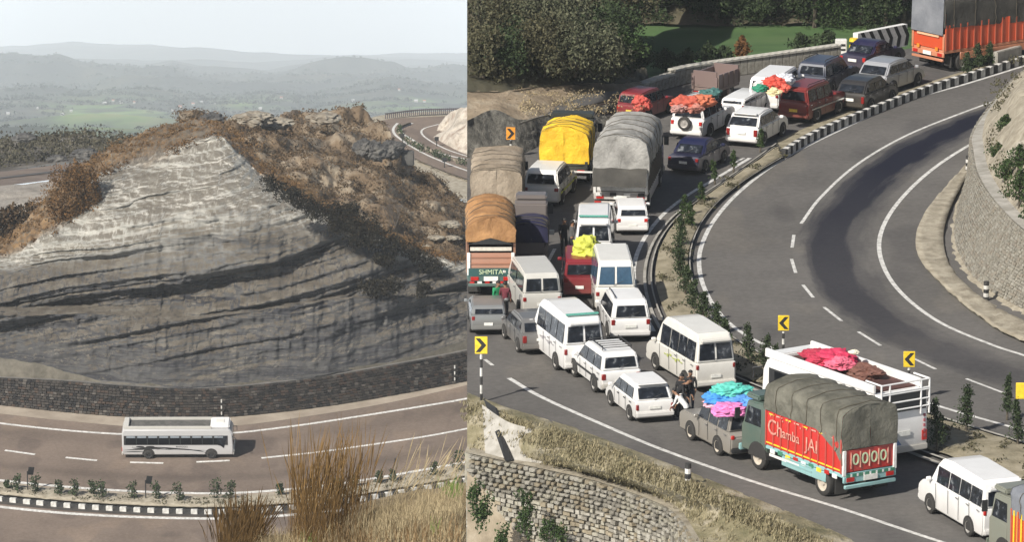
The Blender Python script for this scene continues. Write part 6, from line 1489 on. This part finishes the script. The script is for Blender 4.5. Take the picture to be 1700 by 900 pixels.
for k, (px, py, w) in enumerate(hs):
    near = sorted(((abs(px-a)+abs(py-b)), j) for j, (a, b, _) in enumerate(hs) if j != k)[0][1]
    side = ('above' if hs[near][1] > py+3 else 'below' if hs[near][1] < py-3 else ('left of' if hs[near][0] > px else 'right of'))
    fr = ['far left', 'left', 'middle left', 'middle', 'middle right', 'right', 'far right', 'outermost right'][min(7, px//100)]
    HLAB.append('%s %s-roofed house of the %s valley, at %s of valley width, %s its neighbour' % ('wide' if w > 10 else 'small', 'tile' if k % 3 == 1 else 'pale', fr, ['two', 'four', 'six', 'nine', 'twelve', 'fifteen'][k % 6]+' tenths', side) if False else '%s %s-roofed house on the %s of the valley, %s its nearest neighbour' % ('wide' if w > 10 else 'small', 'tile' if k % 3 == 1 else 'pale', fr, side))
desc = ['row of village houses by the green fields', 'fields edge village', 'slope above the fields']
for k, (px, py, w) in enumerate(hs):
    p = val_pt(px, py); u = p[1]/F_PX*.62; t = empty('house', (p[0], p[1]-u*3, p[2]+u*1.5))
    where = 'green fields' if px < 260 else ('brown ridge skyline' if px < 520 else 'valley end above the far bend')
    roof = 'tiled' if k % 3 == 1 else 'pale'
    tag(t, HLAB[k], 'house', 'white houses scattered in the valley')
    h = u*4.2; W_ = w*u*.8
    MB().box((0, 0, h/2-1), (W_, W_*.7, h+2)).build('wall', M_HW, t)
    z = h; MB().add([(-W_*.55, -W_*.4, z), (W_*.55, -W_*.4, z), (W_*.55, W_*.4, z), (-W_*.55, W_*.4, z), (-W_*.5, 0, z+W_*.22), (W_*.5, 0, z+W_*.22)], [(0, 1, 5, 4), (2, 3, 4, 5), (1, 2, 5), (3, 0, 4), (0, 3, 2, 1)]).build('roof', M_HT if roof == 'tiled' else M_HR, t)
    for s in (-.25, .2): MB().box((W_*s, -W_*.355, h*.55), (W_*.14, .3, h*.4)).build('window', M_TRIM, t)

# ---------------------------------------------------------------- foreground knoll with tall grass
def KN(px, py, d=60.0): return DP(px, py, d)
k0 = [(300, 1180, 58), (420, 1150, 58), (560, 1120, 58), (700, 1080, 58), (775, 1080, 58)]
k1 = [(310, 935, 60), (380, 915, 60), (450, 900, 60), (520, 892, 60), (600, 855, 60), (680, 835, 60), (774, 815, 60)]
k2 = [(320, 925, 62), (380, 905, 62), (450, 885, 62), (520, 880, 62), (600, 840, 62), (680, 818, 62), (774, 800, 62)]
k3 = [(300, 1180, 66), (420, 1150, 66), (560, 1120, 66), (700, 1080, 66), (774, 1080, 66)]
k00 = [(x, y+2600, 56) for x, y, d in k0]; k33 = [(x, y+2600, 68) for x, y, d in k3]
hill('knoll', [k00, k0, k1, k2, k3, k33], 60, [4, 10, 4, 8, 4], rough('knoll_soil', (.10, .075, .04), (.24, .18, .10), 2.5, .8, .95, c3=(.34, .28, .18), dist=.05), lambda p, m: Vector((0, 0, .08*fnoise(p, 1.5, 4))))
def blades(name, cxs, n, h0, h1, wid, mat, label, spread, lean, dens_curve=None, heads=True, d0=59.5):
    V = []
    for k in range(n):
        px, py = random.choice(cxs); px += random.gauss(0, spread); py += random.uniform(-8, 14)
        if px > 768: continue
        b = DP(px, py, d0+random.uniform(-.8, 1.6)); h = random.uniform(h0, h1); a = random.gauss(lean, .11 if wid < .004 else .16); fy = random.gauss(0, .14)
        nseg = 6; prev = None; w = wid*random.uniform(.6, 1.2)
        for s in range(nseg+1):
            f = s/nseg; off = Vector((math.sin(a)*h*f+.25*math.sin(a)*h*f*f, fy*h*f*f, h*f*(1-.12*f*abs(a)*3)))
            if 850+F_PX*(b+off).x/((b+off-CAMP).dot(_F)) > 774: break
            ww = w*(1-.55*f) if not heads else w*((1-.75*f) if f < .6 else (.35+2.6*math.sin((f-.6)/.4*math.pi)))
            q = (b+off-Vector((ww/2, 0, 0)), b+off+Vector((ww/2, 0, 0)))
            if prev: V.append([prev[0], prev[1], q[1], q[0]])
            prev = q
    c = Cloud(); c.V.append(np.array([[tuple(p) for p in q] for q in V])); o = c.build(name, mat); return tag(o, label, 'grass', kind='stuff') 
M_REED = leafmat('reed', (.050, .030, .011), (.24, .145, .055)); M_REEDD = leafmat('reed_dark', (.018, .012, .006), (.12, .072, .028))
blades('tall_grass', [(488, 905), (500, 905), (512, 905), (530, 905), (548, 900), (590, 895), (600, 893)], 330, .5, 1.5, .0030, M_REED, 'tall golden brown plume grass rising in front of the bus road', 7, .10)
blades('dark_tall_grass', [(498, 915), (520, 912), (545, 908), (570, 900)], 480, .3, 1.15, .0035, M_REEDD, 'darker inner stems of the tall plume grass', 8, .08)
blades('brown_grass', [(372, 945), (385, 940), (400, 935), (412, 930)], 650, .3, .85, .0045, M_REEDD, 'rusty lower grass clump beside the tall plume grass', 9, .12)
blades('straw_grass', [(620, 880), (660, 868), (700, 858), (740, 850), (765, 845), (450, 925), (480, 920), (640, 900), (700, 905), (750, 895), (560, 915)], 5200, .06, .34, .0048, M_STRAW, 'pale straw grass covering the near knoll', 22, .05, heads=False)
blades('leaning_stems', [(700, 860), (670, 870), (640, 880), (730, 850)], 90, .5, 1.1, .0035, M_STRAW, 'thin leaning straw stems over the near knoll', 14, .35)
blades('green_grass', [(752, 815), (745, 818), (757, 822), (510, 905), (720, 880)], 170, .05, .16, .009, leafmat('fresh_grass', (.05, .09, .02), (.18, .25, .06)), 'fresh green grass tufts on the near knoll', 7, .1, heads=False)
blades('dead_grass', [(600, 910), (680, 905), (740, 900), (500, 930), (560, 925)], 1400, .08, .30, .010, leafmat('dead_grass', (.06, .035, .015), (.30, .20, .10)), 'tangled dead grass at the foot of the knoll', 30, .0, heads=False)
# ================================================================== signs, posts, people
def striped_post(parent, h, w=.11, bands=6):
    for k in range(bands):
        MB().tube([(0, 0, h*k/bands), (0, 0, h*(k+1)/bands)], w/2, 8).build('post_band', M_KW if k % 2 else M_KB, parent)
def chevron(px, py, hpost, label, side=1, rz=0, n=1, col=None, un=R, sc=1.0, arrow=None):
    base = un(px, py, 0); t = empty('chevron_sign', base, rz); tag(t, label, 'road sign', 'yellow chevron signs')
    striped_post(t, hpost)
    W_, H_ = .44*sc, .62*sc
    for i in range(n):
        ox = (i-(n-1)/2)*W_*1.02
        MB().box((ox, -.08, hpost+H_/2-.12), (W_, .03, H_)).build('sign_plate', col or M_YEL, t, bevel=.01, seg=1)
        c0 = hpost+H_/2-.12; s = side; a, b = W_*.30*s, W_*.12*s
        if arrow != 'none':
            pts = [(-a*.15+b, .36), (a*1.25, .36), (a*.10-b*.4, 0), (a*1.25, -.36), (-a*.15+b, -.36), (-a*1.15, 0)]
            m = MB().add([(ox+x, -.10, c0+z*H_) for x, z in [(x_*1.2, z_*1.12) for x_, z_ in pts]], [(0, 1, 2, 5), (5, 2, 3, 4)]); m.build('chevron_mark', M_BLACKP, t)
    return t
chevron(799, 668, 2.15, 'yellow chevron sign on a striped post at the near bend edge', side=-1, sc=1.15)
chevron(848, 262, 1.05, 'orange chevron sign on the revetment above the tan truck', side=-1, col=plain('sign_orange', (.75, .30, .03)), sc=1.0)
chevron(1300, 600, 1.45, 'yellow chevron sign in front of the bus roof beside two conifers', side=1, sc=1.05)
chevron(1508, 668, 1.60, 'yellow chevron sign rising behind the rear ladder of the white bus', side=1, sc=1.05)
chevron(1704, 737, 1.95, 'pair of yellow plates on a striped post in the median at the picture edge', side=1, n=2, arrow='none', sc=1.05)
m = MB().plate([Vector((0, 0, 0))]*0 or [R(1317, 606, .2)+Vector((x, y, 0)) for x, y in ((0, 0), (.5, .1), (.5, .6), (0, .5))], .05)
def guard_post(px, py, h, label, un=R, r_=.12):
    t = empty('guard_post', un(px, py, 0)); tag(t, label, 'guard post', 'black and white guard posts'); striped_post(t, h, r_*2, 5); return t
guard_post(1142, 812, 1.0, 'black and white guard post on the grassy bank under the dusty jeep')
guard_post(1607, 287, .85, 'black and white guard post where the inner verge narrows')
guard_post(1637, 499, .85, 'black and white guard post at the foot of the stone slope')
o = rock('boundary_stone', R(1593, 380, .18), .16, M_WHITEP, 'small round white stone on the pale drain below the stone slope', 'stone', 1)
# black and white chevron wall beyond the jam
t = empty('chevron_board', R(1461, 83)); a = R(1421, 89); b = R(1503, 73); d = b-a; ang = math.atan2(d.y, d.x); t.rotation_euler = (0, 0, ang)
tag(t, 'low wall painted with black and white zigzag chevrons beyond the indigo sedan', 'barrier')
Lw = d.length; MB().box((0, 0, .60), (Lw, .35, 1.2)).build('wall_body', M_WHITEP, t)
for k in range(6):
    x = -Lw/2+Lw*(k+.3)/6; w = Lw/6*.42; m = MB()
    m.add([(x, -.18, 1.2), (x+w, -.18, 1.2), (x+w+.55*Lw/6, -.18, .60), (x+.55*Lw/6, -.18, .60)], [(0, 1, 2, 3)])
    m.add([(x+.55*Lw/6, -.18, .60), (x+w+.55*Lw/6, -.18, .60), (x+w+.35*Lw/6, -.18, 0.05), (x+.35*Lw/6, -.18, 0.05)], [(0, 1, 2, 3)])
    m.build('zigzag_stripe', M_BLACKP, t)
t = empty('marker_block', R(1396, 90)); tag(t, 'white concrete block at the far end of the parapet', 'block')
MB().box((0, 0, .42), (.62, .4, .84)).build('block', M_WHITEP, t, bevel=.03); MB().box((.1, -.21, .55), (.25, .02, .12)).build('black_mark', M_BLACKP, t); MB().box((.1, -.21, .3), (.25, .02, .1)).build('black_mark', M_BLACKP, t)
t = empty('striped_drum', R(1417, 94)); tag(t, 'yellow and black striped marker drum beside the white block', 'drum')
for k in range(6): MB().tube([(0, 0, .17*k), (0, 0, .17*(k+1))], [.22+.03*(k % 2), .22], 10).build('drum_band', M_YEL if k % 2 else M_BLACKP, t)
o = MB().box((0, 0, .45), (2.4, .3, .9)).build('concrete_barrier', M_CONC, bevel=.04); o.location = R(1672, 108); o.rotation_euler = (0, 0, .9); tag(o, 'pale concrete barrier under the side of the red truck', 'barrier')
# dark signs along the coach road
def dark_sign(px, py, label, h=1.9, ang=.5):
    t = empty('road_sign', L(px, py, .3)); tag(t, label, 'road sign', 'dark backed signs on the bus road median')
    MB().tube([(0, 0, -.3), (0, 0, h)], .06, 6).build('post', M_BLACKP, t)
    o = MB().box((0, 0, h), (.62, .05, .78)).build('sign_plate', M_BLACKP, t, bevel=.02); o.rotation_euler = (0, .2, ang)
dark_sign(46, 814, 'dark backed chevron sign nearest the near end of the bus road'); dark_sign(242, 829, 'dark backed chevron sign under the middle of the coach')
t = empty('marker_post', L(652, 792, .3)); tag(t, 'thin black post leaning beside the tall grass', 'post'); MB().tube([(0, 0, -.3), (.25, 0, 1.9)], [.07, .05], 6).build('post', M_BLACKP, t)
for px, py, lb_ in [(368, 694, 'thin striped post against the dark wall beside the coach nose'), (755, 637, 'thin striped post at the far end of the dark wall')]:
    t = empty('wall_post', L(px, py)); tag(t, lb_, 'post', 'posts at the dark wall'); striped_post(t, 1.9, .14, 6)
for px, py, lb_ in [(738, 278, 'small dark sign at the outer edge of the far bend'), (668, 238, 'small dark sign where the far bend starts'), (725, 243, 'small dark sign on the inner lane of the far bend')]:
    t = empty('far_sign', FB(px, py)); tag(t, lb_, 'road sign', 'small signs on the far bend'); MB().tube([(0, 0, 0), (0, 0, 1.2)], .08, 5).build('post', M_BLACKP, t); MB().box((0, 0, 1.3), (.7, .1, .7)).build('sign_plate', M_BLACKP, t)

SKIN = plain('skin', (.28, .15, .09), .6); HAIR = plain('hair', (.012, .010, .009), .6)
def person(px, py, label, top, bottom, z=0, ang=0, pose='stand', h=1.70, un=R):
    """one continuous skinned body; ang = facing"""
    k = h/1.70; base = un(px, py, z); t = empty('person', base, ang); tag(t, label, 'person', 'people out of their vehicles on the road')
    V = []; E = []; Rr = []
    def v(p, r_): V.append(Vector(p)*k); Rr.append(r_*k); return len(V)-1
    bend = .45 if pose == 'bend' else .04
    pel = v((0, 0, .95), .135); ab = v((bend*.3, 0, 1.10), .125); ch = v((bend*.8, 0, 1.30), .155); ne = v((bend*1.15, 0, 1.46), .06); hd = v((bend*1.35+.02, 0, 1.56), .088); ht = v((bend*1.5+.02, 0, 1.66), .078)
    E += [(pel, ab), (ab, ch), (ch, ne), (ne, hd), (hd, ht)]
    for s in (1, -1):
        st = .12*s if pose == 'walk' else .03*s
        hp = v((0, .09*s, .90), .105); kn = v((.04+st*.6, .10*s, .50), .068); an = v((st, .10*s, .09), .045); to = v((st+.17, .11*s, .035), .035)
        E += [(pel, hp), (hp, kn), (kn, an), (an, to)]
        fw = .22 if pose != 'stand' else .05
        sh = v((bend*.9, .19*s, 1.40), .065); el = v((bend*.9+fw*.3, .25*s, 1.13), .045); wr = v((bend*.9+fw+.05, .22*s, .90), .030); ha = v((bend*.9+fw+.08, .21*s, .82), .034)
        E += [(ch, sh), (sh, el), (el, wr), (wr, ha)]
    me = bpy.data.meshes.new('body'); me.from_pydata(V, E, []); o = bpy.data.objects.new('body', me); COL.objects.link(o)
    sk = o.modifiers.new('s', 'SKIN'); ss = o.modifiers.new('ss', 'SUBSURF'); ss.levels = 1; ss.render_levels = 1
    for i, sv in enumerate(me.skin_vertices[0].data): sv.radius = (Rr[i]*(1.0), Rr[i]*(1.0)); sv.use_root = (i == pel)
    dg = bpy.context.evaluated_depsgraph_get(); m2 = bpy.data.meshes.new_from_object(o.evaluated_get(dg)); bpy.data.objects.remove(o)
    m2.materials.clear(); 
    for mm in (SKIN, top, bottom, M_TRIM): m2.materials.append(mm)
    for p in m2.polygons:
        c_ = p.center/k; z_ = c_.z
        p.material_index = 3 if z_ < .08 else (2 if z_ < .96 and abs(c_.y) < .2 and c_.x < bend*.9+.14 else (0 if (z_ > 1.44 and abs(c_.y) < .12) or (abs(c_.y) > .15 and z_ < .98) else 1)); p.use_smooth = True
    bo = link('body', m2, t)
    # fingers grown on each hand
    m = MB()
    for s in (1, -1):
        q = V[[i for i in range(len(V)) if abs(V[i].z/k-.82) < 1e-4 and V[i].y*s > 0][0]]
        for f in range(4): 
            a = q+Vector((-.02+.014*f, -.004*s, -.02))*k; m.tube([a, a+Vector((.006, 0, -.035))*k, a+Vector((.0, -.012*s, -.06+.006*abs(f-1.5)))*k], [.009*k, .008*k, .006*k], 5)
        a = q+Vector((.03, -.01*s, .0))*k; m.tube([a, a+Vector((.025, -.01*s, -.03))*k], [.010*k, .007*k], 5)
    m.build('fingers', SKIN, t)
    # hair, nose, ears
    bm = bmesh.new(); bmesh.ops.create_uvsphere(bm, u_segments=10, v_segments=8, radius=.108*k)
    for vv in list(bm.verts):
        if vv.co.z < -.02*k and vv.co.x > -.02*k: vv.co.z = -.0
    hm = bpy.data.meshes.new('hair'); bm.to_mesh(hm); bm.free(); hm.materials.append(HAIR); hh = link('hair', hm, t); hh.location = Vector((bend*1.42-.008, 0, 1.655))*k; hh.scale = (1, .92, .85)
    m = MB().tube([Vector((bend*1.35+.10, 0, 1.60))*k, Vector((bend*1.35+.125, 0, 1.565))*k], [.010, .018], 5)
    for s in (1, -1): m.box(Vector((bend*1.35+.02, .095*s, 1.59))*k, (.04, .015, .06))
    m.build('nose_and_ears', SKIN, t)
    m = MB()
    for s in (1, -1): m.box(Vector((bend*1.35+.105, .035*s, 1.61))*k, (.012, .022, .012))
    m.box(Vector((bend*1.35+.105, 0, 1.525))*k, (.01, .045, .01)); m.build('eyes_and_mouth', HAIR, t)
    return t
BLK = plain('cloth_black', (.018, .018, .02), .9); GRYC = plain('cloth_grey', (.09, .09, .09), .9); WHC = plain('cloth_white', (.8, .8, .78), .8); BLU = plain('cloth_denim', (.05, .06, .09), .9)
person(936, 424, 'person in black standing alone between the lanes beside the teal banded minibus', BLK, BLK, ang=-1.2)
person(948, 428, 'person in grey close to the side of the teal banded minibus', GRYC, BLK, ang=.3)
person(826, 531, 'person in a green top and red trousers beside the brown truck', plain('cloth_green', (.02, .25, .10), .9), plain('cloth_redt', (.55, .02, .03), .9), ang=-1.0)
person(838, 533, 'person in dark red next to the one in the green top', plain('cloth_dred', (.12, .02, .03), .9), GRYC, ang=1.2)
person(1120, 694, 'person in black leaning over behind the white hatchback', BLK, BLK, ang=-.4, pose='bend')
person(1132, 690, 'person in black standing behind the one in white', BLK, GRYC, ang=-2.0)
person(1140, 712, 'person in a white shirt bending down by the dusty jeep', WHC, GRYC, ang=2.6, pose='bend', h=1.55)
person(1146, 684, 'person in a dark jacket by the side of the cream minibus', BLK, BLU, ang=-1.7)

# ================================================================== haze
lowz = min(p.z for r_ in rows for p in r_)-3
pts = [p for r_ in rows for p in r_]
x0, x1 = min(min(p.x for p in pts), -60)-20, max(max(p.x for p in pts), 80)+20
y1 = max(p.y for p in pts)+200
bm = bmesh.new(); bmesh.ops.create_cube(bm, size=1)
hz = bpy.data.meshes.new('haze'); bm.to_mesh(hz); bm.free()
ho = link('haze', hz); z1 = CAM_Z+4
ho.scale = (x1-x0+400, y1+40, z1-lowz); ho.location = ((x0+x1)/2, (y1-40)/2, (z1+lowz)/2); ho['kind'] = 'stuff'
m = bpy.data.materials.new('haze'); m.use_nodes = True; n = m.node_tree; n.nodes.clear()
out = n.nodes.new('ShaderNodeOutputMaterial'); pv = n.nodes.new('ShaderNodeVolumePrincipled')
pv.inputs['Color'].default_value = (.885, .95, 1.0, 1); pv.inputs['Density'].default_value = 5.5e-5; pv.inputs['Anisotropy'].default_value = -.15
n.links.new(pv.outputs[0], out.inputs['Volume']); hz.materials.append(m)
